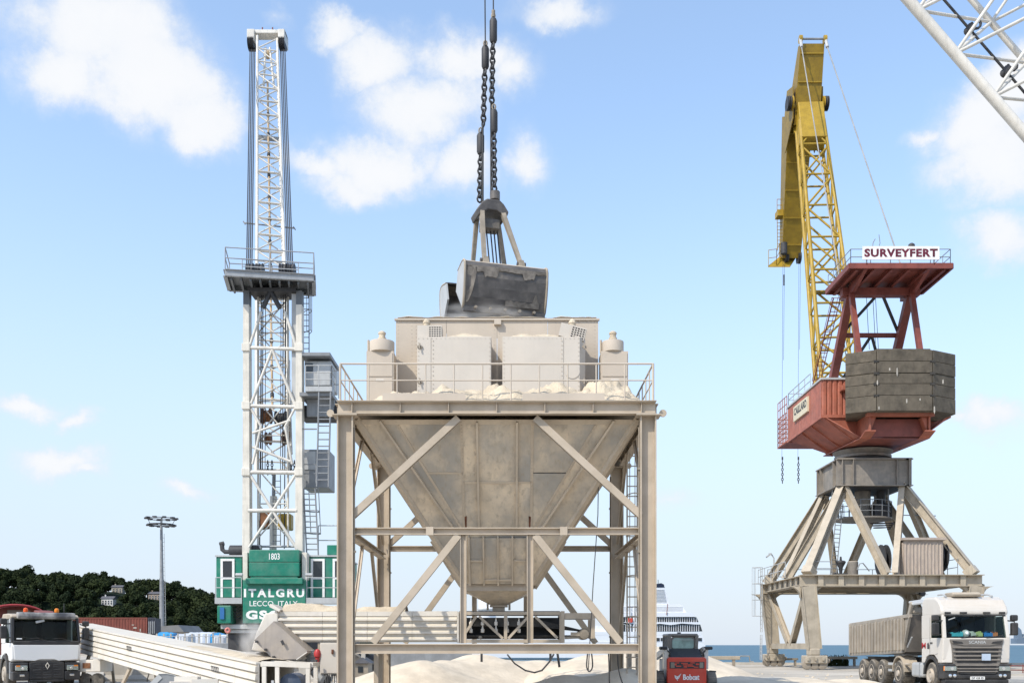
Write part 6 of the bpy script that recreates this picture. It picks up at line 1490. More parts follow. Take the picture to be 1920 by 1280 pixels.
part(tr_, 'floor', MB().slab([(-W2+.05, 3.56, tz(3.6, 0)), (W2-.05, 3.56, tz(3.6, 0)), (W2-.05, 9.9, tz(9.9, 0)), (-W2+.05, 9.9, tz(9.9, 0))], (0, 0, 1), .05), M_trail)
part(tr_, 'ladder_bar', MB().beam((-W2+.0, 3.2, 1.55), (-W2+.0, 2.75, 1.95), .03, .05, (1, 0, 0)), M_lgrey)
part(tr_, 'sheet_roll', MB().beam((-1.2, 2.9, 2.98), (1.2, 2.9, 2.98), .24, .22), M_trail, .05)
part(tr_, 'sheet_roll_arm', MB().beam((-1.25, 3.0, 2.78), (-1.25, 2.72, 3.28), .2, .12, (1, 0, 0)), M_trail, .03); part(tr_, 'sheet_cover', MB().slab([(-1.28, 2.6, 3.16), (-.8, 2.5, 3.22), (-.8, 2.9, 3.34), (-1.28, 3.0, 3.26)], (0, 0, 1), .08), M_lgrey, .02)
for y in (6.05, 7.2, 8.35): part(tr_, 'axle', MB().tube((-.9, y, .52), (.9, y, .52), .07), M_dark)
part(tr_, 'hitch_plate', MB().box2(-.5, .5, 3.4, 4.8, 1.02, 1.14), M_dark, .02)

# ---- white rigid tipper truck on the left, turned about 35 degrees
W = 1.23
dt = thing('dump_truck', 'white cab dump truck with black grille, amber beacons and red arched body', 'truck', (XP(87, 39.2), 39.2, 0), rz=rad(36), local=True)
lower = [(.06, 1.02), (-.03, 1.10), (-.05, 1.60), (.0, 1.72), (2.0, 1.72), (2.0, 1.05), (1.75, 1.02), (1.62, 1.2), (1.3, 1.3), (.9, 1.3), (.6, 1.18), (.5, 1.02)]
part(dt, 'cab', MB().prism(lower, 'x', -W, W), M_cabw2, .08, seg=3)
part(dt, 'cab_roof', MB().prism([(.20, 2.62), (.14, 2.72), (.30, 2.80), (.9, 2.84), (1.8, 2.84), (2.0, 2.72), (2.0, 2.62)], 'x', -W+.02, W-.02), M_tip, .06, seg=3)
part(dt, 'front_panel', MB().prism([(-1.12, 1.09), (-.42, 1.04), (-.25, 1.10), (.25, 1.10), (.42, 1.04), (1.12, 1.09), (1.16, 1.64), (-1.16, 1.64)], 'y', -.085, -.045), M_cabw2, .03, seg=3)
part(dt, 'cowl', MB().box2(-1.17, 1.17, -.07, .04, 1.655, 1.80), M_plast, .03)
vis = MB().prism([(-.12, 2.62), (-.16, 2.72), (-.10, 2.86), (.2, 2.88), (.2, 2.66)], 'x', -1.02, 1.02); part(dt, 'sun_visor', vis, M_camo, .03)
for sx, m_ in ((-.68, M_orange), (.42, M_amber)): part(dt, 'beacon', MB().lathe((sx, .25, 2.89), [(.075, 0), (.085, .03), (.08, .12), (.04, .16), (.0001, .165)], 16), m_)
part(dt, 'aerial', MB().tube((.72, .4, 2.86), (.72, .42, 3.25), .012), M_dark)
for sx in (-1, 1):
    part(dt, 'pillar', MB().beam((sx*(W-.05), -.0, 1.74), (sx*(W-.09), .18, 2.66), .10, .12, (0, 1, 0)), M_plast, .02)
    part(dt, 'side_wall', MB().box2(min(sx*W, sx*(W-.06)), max(sx*W, sx*(W-.06)), 1.25, 2.0, 1.71, 2.66), M_cabw2, .015)
    part(dt, 'side_window', MB().slab([(sx*(W-.03), .10, 1.76), (sx*(W-.03), 1.22, 1.76), (sx*(W-.03), 1.22, 2.60), (sx*(W-.06), .24, 2.60)], (sx, 0, 0), .01), M_glass)
    part(dt, 'window_frame', MB().beam((sx*(W-.005), .22, 1.75), (sx*(W-.02), .33, 2.63), .05, .06, (0, 1, 0)), M_cabw2, .01)
    h = part(dt, 'headlight', MB().box((sx*.90, -.10, .78), (.42, .16, .20)), M_chrome, .03)
    part(h, 'lens', MB().box((sx*.90, -.185, .78), (.40, .02, .18)), M_lens)
    part(h, 'lamp_bulb', MB().lathe((sx*.86, -.195, .76), [(.065, 0), (.05, -.02), (.0001, -.022)], 14, 'y'), M_chrome)
    part(h, 'indicator', MB().box((sx*1.02, -.19, .855), (.14, .03, .05)), M_amber)
    part(dt, 'fog_lamp', MB().box((sx*.88, -.16, .50), (.16, .03, .08)), M_chrome, .01)
    part(dt, 'bumper_corner', MB().box2(min(sx*.62, sx*1.2), max(sx*.62, sx*1.2), -.13, .4, .30, .66), M_plast, .05)
    part(dt, 'lamp_surround', MB().box2(min(sx*.64, sx*1.2), max(sx*.64, sx*1.2), -.08, .35, .665, .98), M_plast, .04)
    part(dt, 'wheel_arch', MB().prism(arc(1.3, .56, .58, .72, .0, math.pi, 12), 'x', min(sx*.86, sx*(W+.03)), max(sx*.86, sx*(W+.03))), M_plast, .01)
    for yy in (1.3, 3.2, 6.0, 7.4): wheel(dt, sx*1.05, yy, .53, .34 if yy < 4 else .5, sx, deep=-.06 if yy < 4 else .1)
    part(dt, 'chassis_rail', MB().hbeam((sx*.42, .4, .9), (sx*.42, 8.0, .9), .09, .28, .015), M_dark)
    part(dt, 'step', MB().box2(min(sx*.9, sx*1.2), max(sx*.9, sx*1.2), .4, .62, .35, 1.0), M_grey, .03)
    part(dt, 'air_tank', MB().lathe((sx*.95, 2.05, .7), [(.1, 0), (.2, .03), (.2, .6), (.1, .63)], 14, 'y'), M_bolt)
part(dt, 'windscreen', MB().slab([(-1.12, -.025, 1.80), (1.12, -.025, 1.80), (1.05, .15, 2.64), (-1.05, .15, 2.64)], (0, -1, .2), .012), MATS['windscreen_glass'])
part(dt, 'back_wall', MB().box2(-W+.06, W-.06, 1.94, 2.0, 1.71, 2.66), M_inter); part(dt, 'dashboard', MB().box2(-W+.1, W-.1, .08, .5, 1.72, 1.80), M_inter, .02)
seats(dt, W, 1.05, 1.85)
for x0 in (-.55, .3): part(dt, 'wiper', MB().beam((x0, -.075, 1.83), (x0+.55, -.06, 1.80), .02, .025), M_plast); part(dt, 'wiper_arm', MB().path([(x0-.05, -.07, 1.87), (x0+.2, -.06, 1.90), (x0+.55, -.07, 1.80)], .012, 5), M_plast)
part(dt, 'work_lamp', MB().beam((-.38, -.02, 2.50), (-.08, -.01, 2.58), .10, .09), M_lgrey, .02)
part(dt, 'grille_frame', MB().prism([(-.62, .34), (.62, .34), (.62, .98), (.4, 1.02), (-.4, 1.02), (-.62, .98)], 'y', -.12, .2), M_plast, .03)
for i in range(6):
    for k in range(3):
        z = .90-i*.095; x = -.36+k*.36
        part(dt, 'grille_bar', MB().box((x, -.13, z), (.30, .03, .035), ry=(.12 if (i+k) % 2 else -.12)), M_dark, .008)
dm = MB(); O = [(0, .14), (.085, 0), (0, -.14), (-.085, 0)]
for i in range(4):
    a, b = O[i], O[(i+1) % 4]; dm.slab([(a[0], -.15, .86+a[1]), (b[0], -.15, .86+b[1]), (b[0]*.5, -.15, .86+b[1]*.62), (a[0]*.5, -.15, .86+a[1]*.62)], (0, -1, 0), .02)
part(dt, 'emblem', dm, M_chrome)
part(dt, 'bumper', MB().box2(-.62, .62, -.14, .2, .24, .335), M_plast, .03)
part(dt, 'windscreen_sticker', MB().slab([(-1.05, -.033, 1.86), (-.86, -.033, 1.86), (-.86, -.025, 1.90), (-1.05, -.025, 1.90)], (0, -1, .2), .003), M_letter)
mirror(dt, -1.46, .15, 2.12, .48, .22, -1, (-W, .12, 2.45)); mirror(dt, 1.46, .15, 2.08, .46, .2, 1, (W, .12, 2.45))
# red tipping body with an arched headboard
HB_Y = 5.8
ap = [(-1.15, 1.25), (1.15, 1.25), (1.15, 2.75)]+[(1.15*math.cos(a), 2.85+.46*math.sin(a)) for a in [i*math.pi/14 for i in range(1, 14)]]+[(-1.15, 2.75)]
part(dt, 'headboard', MB().prism(ap, 'y', HB_Y, HB_Y+.08), M_dred, .02)
rimv = [(1.17*math.cos(a), HB_Y+.01, 2.87+.48*math.sin(a)) for a in [i*math.pi/14 for i in range(15)]]
part(dt, 'headboard_rim', MB().path(rimv, .045, 7), mat('bright_red_rim', (.40, .06, .06), .45, bump=0))
part(dt, 'headboard_window', MB().box2(-.35, .55, HB_Y-.03, HB_Y-.001, 2.86, 3.12), M_bolt)
for sx in (-1, 1):
    part(dt, 'body_side', MB().box2(min(sx*1.15, sx*1.22), max(sx*1.15, sx*1.22), 2.34, 8.2, 1.25, 2.55), M_dred, .02)
    for i in range(6): part(dt, 'body_rib', MB().box2(min(sx*1.222, sx*1.3), max(sx*1.222, sx*1.3), 2.6+i*.95, 2.72+i*.95, 1.3, 2.5), M_dred)
part(dt, 'body_floor', MB().box2(-1.14, 1.14, 2.34, 8.2, 1.25, 1.32), M_dred); part(dt, 'body_tailgate', MB().box2(-1.14, 1.14, 8.14, 8.2, 1.33, 2.8), M_dred)
part(dt, 'cover_arm', MB().prism([(3.0, 2.5), (3.0, 2.95), (3.3, 3.04), (4.1, 3.08), (4.1, 2.5)], 'x', .35, .95), M_dred, .04)
part(dt, 'load_cover', MB().grid(-1.12, 1.12, 5.4, 8.1, 14, 6, lambda x, y: 2.80+.46*math.sqrt(max(0, 1-(x/1.16)**2))), M_dred)

# ---- skid steer loader, seen from behind (rear at y=0)
sk = thing('skid_steer_loader', 'red skid steer loader seen from behind beside the right hopper column', 'loader', (XP(1288, 31.4), 31.4, 0), local=True)
M_lred = mat('bright_red_loader_paint', (.60, .055, .028), .4, var=.06, dust=.15, dustcol=(.4, .3, .24), bump=0)
def rr(w, z0, z1, c): return [(-w+c, z0), (w-c, z0), (w, z0+c), (w, z1-c), (w-c, z1), (-w+c, z1), (-w, z1-c), (-w, z0+c)]
part(sk, 'tailgate', MB().prism(rr(.60, .44, 1.27, .05), 'y', 0, .18), M_lred, .03, seg=3)
part(sk, 'vent_panel', MB().box2(-.53, .53, -.012, -.002, .93, 1.13), M_dark)
for i, (x, z, w, h) in enumerate(((-.3, 1.10, .12, .025), (-.08, 1.085, .2, .03), (.17, 1.10, .14, .03), (.32, 1.06, .1, .05), (-.26, 1.0, .16, .03), (-.05, .985, .1, .05), (.12, 1.0, .2, .03), (-.36, 1.05, .08, .05), (.02, 1.04, .3, .03), (.28, .97, .14, .03))): part(sk, 'vent_bar', MB().box((x, -.018, z), (w, .014, h)), M_lred)
for sx in (-1, 1): part(sk, 'tail_lamp', MB().box((sx*.44, -.02, 1.03), (.12, .02, .17)), M_bolt, .01)
text(sk, 'Bobcat', M_letter, (.13, 0, .665), 0, width=.50, height=.17, fat=.035, ext=.006)
ca = MB()
for poly in ([(-.38, .73), (-.30, .69), (-.26, .70), (-.20, .76), (-.17, .78), (-.22, .68), (-.25, .62), (-.33, .60), (-.37, .66)], [(-.31, .60), (-.27, .60), (-.29, .55)]):
    ca.slab([(x, -.007, z) for x, z in poly], (0, 1, 0), .004)
part(sk, 'cat_head_emblem', ca, M_letter)
for x, z in ((-.315, .665), (-.265, .665)): part(sk, 'emblem_eye', MB().box((x, -.009, z), (.025, .004, .012)), M_lred)
part(sk, 'engine_hood', MB().prism([(.02, 1.28), (.75, 1.55), (.75, 1.2), (.02, 1.2)], 'x', -.50, .50), M_dark, .03)
part(sk, 'body', MB().box2(-.56, .56, .18, 2.0, .35, 1.2), M_lgrey, .03)
cg = MB()
for sx in (-1, 1): cg.beam((sx*.40, .75, 1.3), (sx*.43, .72, 1.95), .10, .12, (0, 1, 0)); cg.beam((sx*.42, 1.9, 1.2), (sx*.42, 1.8, 1.95), .10, .10, (0, 1, 0))
part(sk, 'cab_cage', cg, M_grille, .01)
part(sk, 'cab_roof', MB().box2(-.47, .47, .68, 1.95, 1.90, 2.0), M_grille, .05, seg=3)
part(sk, 'window_surround', MB().prism(rr(.40, 1.44, 1.90, .08), 'y', .74, .78), M_grille, .01)
part(sk, 'rear_window', MB().prism(rr(.335, 1.50, 1.86, .07), 'y', .725, .738), mat('green_tinted_glass', (.22, .33, .29), .08, bump=0, var=.3, scale=3, spec=.6))
part(sk, 'window_rail', MB().box2(-.33, .33, .715, .722, 1.80, 1.815), M_lgrey)
for sx in (-1, 1):
    part(sk, 'cab_side', MB().box2(min(sx*.42, sx*.45), max(sx*.42, sx*.45), .8, 1.9, 1.25, 1.9), M_dark)
    part(sk, 'arm_upright', MB().box2(min(sx*.53, sx*.68), max(sx*.53, sx*.68), .12, .45, .9, 1.55), M_cabw, .02)
    part(sk, 'lift_arm', MB().beam((sx*.60, .3, 1.50), (sx*.60, 2.4, 1.25), .13, .2), M_cabw, .02)
    part(sk, 'pivot_cap', MB().box2(min(sx*.58, sx*.80), max(sx*.58, sx*.80), .05, .4, 1.50, 1.60), M_plast, .03)
    part(sk, 'hose', MB().path([(sx*.58, .1, 1.48), (sx*.50, .05, 1.40), (sx*.54, .08, 1.3)], .025, 6), M_plast)
    part(sk, 'fender_bracket', MB().beam((sx*.70, .1, .85), (sx*.90, .05, .83), .05, .05), M_plast)
    for yy in (.5, 1.5): wheel(sk, sx*.80, yy, .42, .30, sx, deep=.08, nuts=8)
part(sk, 'bucket', MB().prism([(2.4, .1), (3.1, .1), (3.1, .14), (2.5, .3), (2.45, .75), (2.4, .75)], 'x', -.85, .85), M_bolt, .01)
part(sk, 'roof_beacon', MB().tube((0, 1.5, 2.0), (0, 1.5, 2.05), .06), M_dark)
# ------------------------------------------------------------------ grab hanging over the hopper
GYc = 28.6; gxc = XP(930, GYc)
gr_ = thing('clamshell_grab', 'open dark clamshell grab on chains emptying powder above the hopper', 'grab', (gxc, GYc, 10.7))
M_grab = mat('worn_dark_grab_steel', (.07, .065, .063), .5, var=.3, scale=1.5, streak=.35, dust=.25, dustcol=(.33, .30, .27), patch=(.22, .19, .15), patch_amt=.05, bump=.01)
M_grabd = mat('dusty_grab_steel', (.23, .20, .16), .7, var=.15, dust=.6, bump=.01)
YAW = rad(17)
hx_ = V((math.cos(YAW), math.sin(YAW), 0)); hn = V((math.sin(YAW), -math.cos(YAW), 0))      # hinge axis, towards the camera
G0 = V((gxc-.0, GYc, ZP(588, 27.9)))
def gp(u, n_, z, o=V((0, 0, 0))): return G0+o+hx_*u+hn*n_+V((0, 0, z*.92))
def shell(sg, off, L0, L1):
    pr = [(.30, 1.30), (.76, 1.40), (.92, 1.385), (1.0, 1.33), (1.04, 1.22), (1.03, .9), (.98, .62), (.91, .34), (.82, .10), (.76, .06)]
    for (a, b), (c, d) in zip(pr, pr[1:]):
        nrm = V((0, 0, 0))+hn*sg*(b-d)+V((0, 0, 1))*(c-a) if False else None
        p = [gp(L0, sg*a, b, off), gp(L1, sg*a, b, off), gp(L1, sg*c, d, off), gp(L0, sg*c, d, off)]
        nn = (p[1]-p[0]).cross(p[3]-p[0]); part(gr_, 'shell_plate', MB().slab(p, nn, .035), M_grab if b < 1.35 or d < 1.3 else M_grabd)
    for u in (L0, L1):
        ep = [gp(u, sg*a, b, off) for a, b in pr]+[gp(u, sg*.10, .75, off)]
        part(gr_, 'end_plate', MB().slab(ep, hx_*(1 if u == L1 else -1), .05), M_lgrey if u == L0 else M_grab)  # left end plates lighter: sun on that side put into the colour
        part(gr_, 'end_rim', MB().path([gp(u+(.03 if u == L1 else -.03), sg*(a+.0), b, off) for a, b in pr], .035, 6), M_grabd)
    part(gr_, 'cutting_lip', MB().beam(gp(L0-.03, sg*.79, .03, off), gp(L1+.03, sg*.79, .03, off), .10, .14), M_grab)
    for i in range(5): part(gr_, 'lip_bolt', MB().tube(gp(L0+.3+i*(L1-L0-.6)/4, sg*.85, .06, off), gp(L0+.3+i*(L1-L0-.6)/4, sg*.92, .06, off), .04), M_bolt)
    for u in (L0*.45, L1*.45):
        part(gr_, 'arm_lug', MB().slab([gp(u-.1, sg*.70, 1.38, off), gp(u+.1, sg*.70, 1.38, off), gp(u+.06, sg*.66, 1.62, off), gp(u-.06, sg*.66, 1.62, off)], hn*sg, .12), M_grabd)
shell(1, V((0, 0, 0)), -1.12, 1.12)
shell(-1, -hn*.30-hx_*.12+V((0, 0, -.06)), -1.12, 1.12)
part(gr_, 'hinge_beam', MB().tube(gp(-1.1, 0, .95), gp(1.1, 0, .95), .13, n=14), M_grab)
r_ = random.Random(11)
def cake(name, us, top, bot):              # caked powder stuck to the front shell, ragged lower edge
    N_ = len(us)-1; mb = MB()
    fx = lambda z: .82+(.98-.82)*(z-.10)/.52 if z < .62 else .98+(1.04-.98)*(z-.62)/.60
    for i in range(N_):
        q = [(us[i], bot[i]), (us[i+1], bot[i+1]), (us[i+1], top[i+1]), (us[i], top[i])]
        mb.slab([gp(u, fx(z)+.036, z) for u, z in q], hn, .006)
    part(gr_, name, mb, M_cake)
M_cake = mat('caked_grey_powder', (.19, .17, .148), .95, var=.35, scale=5, bump=.02)
us = [-1.09+i*2.18/40 for i in range(41)]
cake('caked_powder', us, [1.20]*41, [1.20-max(.03, .10+.12*fbm(u*2.2, 3)+(.18 if -.6 < u < -.25 or .45 < u < .8 else 0)) for u in us])
us = [.0+i*.95/20 for i in range(21)]
cake('caked_powder', us, [.22+max(.02, .09+.08*fbm(u*5, 7)+(.22 if .78 < u < .88 else 0)) for u in us], [.17]*21)
us = [-1.09+i*.26/6 for i in range(7)]
cake('caked_powder', us, [1.15]*7, [.18+.9*(i/6)**2+.05*fbm(i, 2) for i in range(7)])
HD0 = V((XP(918, GYc), GYc, ZP(396, GYc)))
hd = MB(); hd.prism([(-.46, -.12), (-.30, .10), (-.16, .20), (.20, .20), (.32, .10), (.46, -.10), (.40, -.26), (.12, -.10), (-.14, -.10), (-.40, -.28)], 'y', -.34, .34)
hd.v = [tuple(HD0+hx_*x-hn*y+V((0, 0, z))) for x, y, z in hd.v]; part(gr_, 'head_block', hd, M_grab, .03)
hd2 = MB(); hd2.box((0, 0, -.42), (.5, .42, .28)); hd2.v = [tuple(HD0+hx_*x-hn*y+V((0, 0, z))) for x, y, z in hd2.v]; part(gr_, 'sheave_box', hd2, M_grab, .03)
for sg in (-1, 1):
    for u in (-1, 1):
        part(gr_, 'arm', MB().beam(HD0+hx_*u*.30+hn*sg*.26-V((0, 0, .12)), gp(u*.52, sg*.68, 1.50), .12, .14, hn, w1=.10, h1=.12), M_grabd)
        part(gr_, 'arm_pin', MB().tube(gp(u*.52-.12, sg*.68, 1.52), gp(u*.52+.12, sg*.68, 1.52), .07), M_grab)
for dx in (-.12, 0, .1, .2): part(gr_, 'closing_rope', MB().tube(HD0+hx_*dx-V((0, 0, .3)), gp(dx, 0, .95), .022, n=5), M_rope)
part(gr_, 'lower_sheave', MB().lathe(gp(0, 0, 1.15), [(.06, -.15), (.24, -.15), (.24, .15), (.06, .15)], 18, 'x'), M_grab)
def chain(pa, pb_, Y, n_):
    for k in range(n_):
        p = lerp(P(*pa, Y), P(*pb_, Y), (k+.5)/n_); L_ = (P(*pa, Y)-P(*pb_, Y)).length/n_*.70
        part(gr_, 'chain_link', MB().path([p+V((.062*math.cos(a)*(1 if k % 2 else .55), .062*math.cos(a)*(.55 if k % 2 else -1), L_*math.sin(a))) for a in [i*.785 for i in range(8)]], .028, 6, closed=True), M_dark)
def weight(px, y0, y1, Y):
    c = P(px, (y0+y1)/2, Y); h = (y1-y0)/2*Y/F
    part(gr_, 'rope_weight', MB().lathe(c, [(.03, -h), (.08, -h+.03), (.105, -h+.09), (.105, h-.09), (.08, h-.03), (.03, h)], 16), M_dark)
    part(gr_, 'shackle', MB().path([c+V((.045*math.cos(a), 0, h+.06+.08*math.sin(a))) for a in [i*.785 for i in range(8)]], .022, 6, closed=True), M_grabd)
Ya, Yb = 28.5, 28.7
weight(925, 34, 82, Ya); chain((924, 82), (922, 192), Ya, 12); weight(926, 205, 251, Ya); chain((926, 251), (927, 358), Ya, 12)
weight(910, 86, 131, Yb); chain((909, 131), (906, 236), Yb, 11); weight(901, 249, 291, Yb); chain((901, 291), (899, 378), Yb, 10)
for pts in (((925, 34), (925, -420)), ((922, 192), (926, 205)), ((921, 190), (921, 372)), ((906, 236), (902, 249)), ((910, 86), (906, -420)), ((905, 236), (905, 385))):
    part(gr_, 'holding_rope', MB().tube(P(*pts[0], 28.6), P(*pts[1], 28.6), .018 if pts[1][1] < 0 else .03, n=6), M_rope)
part(gr_, 'rope_socket', MB().tube(P(925, 33, Ya), P(925, 20, Ya), .05), M_grabd); part(gr_, 'rope_socket', MB().tube(P(928, 375, Ya), P(928, 360, Ya), .14), M_grab)

# ------------------------------------------------------------------ white lattice jib crossing the top right corner
wj = thing('lattice_jib', 'white tubular lattice jib crossing the top right corner of the sky', 'crane jib', (XP(1920, 26), 26, ZP(250, 26)))
WY = 26.0
a0, a1 = P(1703, 0, WY), P(1920, 250, WY); dj = (a1-a0).normalized()
LO, HI = a0-dj*21.0, a1+dj*11
off2 = P(1822, 0, WY+1.7)-P(1703, 0, WY); off2 -= dj*off2.dot(dj)
off3 = V((-dj.z, 0, dj.x)); off3 = (off3 if off3.z > 0 else -off3)*2.9; TL_ = (HI-LO).length
chs = [V((0, 0, 0)), off2, off2+off3, off3]
for i, o_ in enumerate(chs): part(wj, 'chord', MB().tube(LO+o_, HI+o_, .135 if i in (0, 3) else .085, n=12), M_white)
s0 = (P(1722, 18, WY)-LO).dot(dj); stp = (P(1795, 97, WY)-P(1722, 18, WY)).length
k = -int(s0/stp)
while s0+k*stp < TL_-.2:
    p = LO+dj*(s0+k*stp)
    nb = lambda c, t: p+chs[c]+dj*stp*t
    for A_, B_, r_ in ((nb(0, 0), nb(1, -.18), .045), (nb(0, 0), nb(1, .82), .042), (nb(0, .0), nb(3, -.5), .045), (nb(0, 0), nb(3, .5), .045), (nb(1, .82), nb(2, .3), .04), (nb(1, .82), nb(2, 1.3), .04), (nb(3, .5), nb(2, .3), .04)):
        part(wj, 'brace', MB().tube(A_, B_, r_, n=7), M_white)
    q = p+off2*.5+off3*.02-dj*.35
    part(wj, 'cable_roller', MB().lathe(q, [(.05, -.12), (.12, -.10), (.07, 0), (.12, .10), (.05, .12)], 12, 'y'), M_dark)
    part(wj, 'roller_bracket', MB().beam(p+off2*.45-dj*.08, q, .05, .05), M_lgrey)
    part(wj, 'roller_guard', MB().path([q+off3.normalized()*(.22+.12*math.cos(t))+dj*.12*math.sin(t) for t in [i*.6 for i in range(8)]], .035, 6), M_dark)
    k += 1
part(wj, 'jib_rope', MB().tube(LO+off2*.5+off3*.02, HI+off2*.5+off3*.02, .034, n=7), M_rope)
part(wj, 'jib_rope', MB().tube(LO+off2*1.0+off3*.95, HI+off2*1.0+off3*.95, .034, n=7), M_rope)
part(wj, 'jib_head', MB().lathe(LO+off2*.5+off3*.5, [(.1, -.5), (.6, -.5), (.5, -.3), (.6, -.1), (.6, .1), (.5, .3), (.6, .5), (.1, .5)], 20, 'y'), M_grey)

# ------------------------------------------------------------------ bulk sand
def sandpile(label, loc, pks, x0, x1, y0, y1, nx=90, ny=50, slope=.62, amp=.05):
    def fn(x, y):
        h = -.05
        for px, py, pz in pks:
            d = math.hypot(x-px, (y-py)); a = math.atan2(y-py, x-px)
            q = pz-slope*(math.sqrt(d*d+.35)-.59)*(1+.10*math.sin(3*a+px))
            h = max(h, q) if abs(h-q) > .3 else max(h, q)+.25*(.3-abs(h-q))**2/.3
        return h+amp*fbm(x*.9, y*.9, 1, 5)*min(1, max(0, h)*3)+.012*noise.noise(V((x*5, y*5, 2)))*(h > 0)
    solo('sand_heap', MB().grid(x0, x1, y0, y1, nx, ny, fn), M_sand, label, 'sand heap', loc)
sandpile('long pale sand heap behind the hopper with rounded crests', (-2, 39, 0), [(XP(785, 37), 37, ZP(1237, 37)), (XP(730, 36.5), 36.5, .75), (XP(835, 38.5), 38.5, ZP(1237, 38.5)), (XP(893, 40), 40, ZP(1225, 40)), (XP(960, 40.5), 40.5, ZP(1240, 40)), (XP(1015, 40.5), 40.5, ZP(1237, 40))], -9.5, 4.5, 33.5, 46, 100, 70, .42)
sandpile('pale sand heap behind the back right hopper column', (4.5, 40, 0), [(XP(1110, 40), 40, ZP(1228, 40)), (XP(1165, 40), 40, ZP(1222, 40)), (XP(1075, 39), 39, ZP(1238, 39))], -1, 8.5, 35, 46, 80, 60, .42)
sandpile('tall pale sand heap behind the red loader sloping down to the right', (7, 44, 0), [(XP(1235, 44), 44, ZP(1211, 44)), (XP(1275, 44), 44.5, ZP(1214, 44)), (XP(1200, 43.5), 43.5, ZP(1215, 43)), (XP(1330, 42), 42, .75)], .5, 16, 36.5, 52, 90, 70, .43)
sandpile('low sand heap on the ground beside the lorry wheels', (11.5, 36, 0), [(XP(1590, 35.5), 35.5, .50), (XP(1560, 36), 36, .3)], 9, 14.5, 33, 39, 50, 40, .3)
sandpile('low spread of sand on the yard between loader and lorry', (8.5, 34.5, 0), [(XP(1440, 34), 34, .55), (XP(1380, 33.5), 33.5, .62), (XP(1490, 35), 35, .5), (XP(1540, 34.5), 34.5, .42)], 4.6, 13.4, 30.5, 39, 80, 50, .20)
sandpile('sand heap in the shade under the hopper', (2.2, 31.3, 0), [(XP(1060, 31), 31, ZP(1264, 31)), (XP(1120, 31), 31, ZP(1268, 31)), (XP(1168, 31.0), 31.0, ZP(1252, 31.2)), (XP(980, 31), 31, .35)], -1.2, 4.15, 28.6, 34, 80, 60, .62)
sandpile('low sand heap at the foot of the front left hopper column', (-2.5, 31, 0), [(XP(700, 31), 31, .45), (XP(760, 31), 31, .35)], -6, 0, 29, 34, 60, 50, .3)

rb_ = random.Random(21); st = MB()
for i in range(900):
    px_, Y_ = rb_.uniform(150, 1640), rb_.uniform(24.5, 60); x, y = XP(px_, Y_), Y_
    if rb_.random() < .6 and not (-9 < x < 13 and 30 < y < 48): continue
    s_ = rb_.uniform(.015, .05)*(1+Y_/60); z = .012
    vs = [V((x, y, z))+V((a*s_*rb_.uniform(.6, 1.4), b*s_*rb_.uniform(.6, 1.4), c_*s_*.7)) for a, b, c_ in ((-1, -1, -1), (1, -1, -1), (1, 1, -1), (-1, 1, -1), (-.6, -.6, 1), (.6, -.6, 1), (.6, .6, 1), (-.6, .6, 1))]
    st.add(vs, [(4, 5, 6, 7), (0, 1, 5, 4), (1, 2, 6, 5), (2, 3, 7, 6), (3, 0, 4, 7)])
solo('loose_stones', st, M_powder, None, None, (0, 30, 0), kind='stuff')
# ------------------------------------------------------------------ dust in the air
def dustmat(name, dens, col=(.9, .88, .85)):
    m = bpy.data.materials.new(name); m.use_nodes = True; N = m.node_tree.nodes; L = m.node_tree.links; N.remove(N['Principled BSDF'])
    v = N.new('ShaderNodeVolumePrincipled'); v.inputs['Color'].default_value = (*col, 1); v.inputs['Anisotropy'].default_value = .2
    tc = N.new('ShaderNodeTexCoord'); n = N.new('ShaderNodeTexNoise'); n.inputs['Scale'].default_value = 2.2; n.inputs['Detail'].default_value = 4; L.new(tc.outputs['Object'], n.inputs['Vector'])
    ln = N.new('ShaderNodeVectorMath'); ln.operation = 'LENGTH'; L.new(tc.outputs['Object'], ln.inputs[0])
    r = N.new('ShaderNodeMapRange'); r.interpolation_type = 'SMOOTHSTEP'; L.new(ln.outputs['Value'], r.inputs[0]); r.inputs[1].default_value = .25; r.inputs[2].default_value = .98; r.inputs[3].default_value = 1; r.inputs[4].default_value = 0
    s = N.new('ShaderNodeMapRange'); L.new(n.outputs['Fac'], s.inputs[0]); s.inputs[1].default_value = .38; s.inputs[2].default_value = .68
    mu = N.new('ShaderNodeMath'); mu.operation = 'MULTIPLY'; L.new(r.outputs[0], mu.inputs[0]); L.new(s.outputs[0], mu.inputs[1])
    mu2 = N.new('ShaderNodeMath'); mu2.operation = 'MULTIPLY'; L.new(mu.outputs[0], mu2.inputs[0]); mu2.inputs[1].default_value = dens; L.new(mu2.outputs[0], v.inputs['Density'])
    L.new(v.outputs[0], N['Material Output'].inputs['Volume']); return m
for c, sc_, dens in (((gxc-.45, 27.75, ZP(592, 27.75)), (1.5, .46, .46), 5.0), (tuple(P(472, 1198, 27.5)), (.5, .5, .80), 4.0)):
    o = solo('dust_cloud', MB().ball((0, 0, 0), 1, 20, 12), dustmat('airborne_dust_%s' % len(MATS) if False else 'airborne_dust', dens), None, None, (0, 0, 0)); o.location = c; o.scale = sc_; o['kind'] = 'stuff'

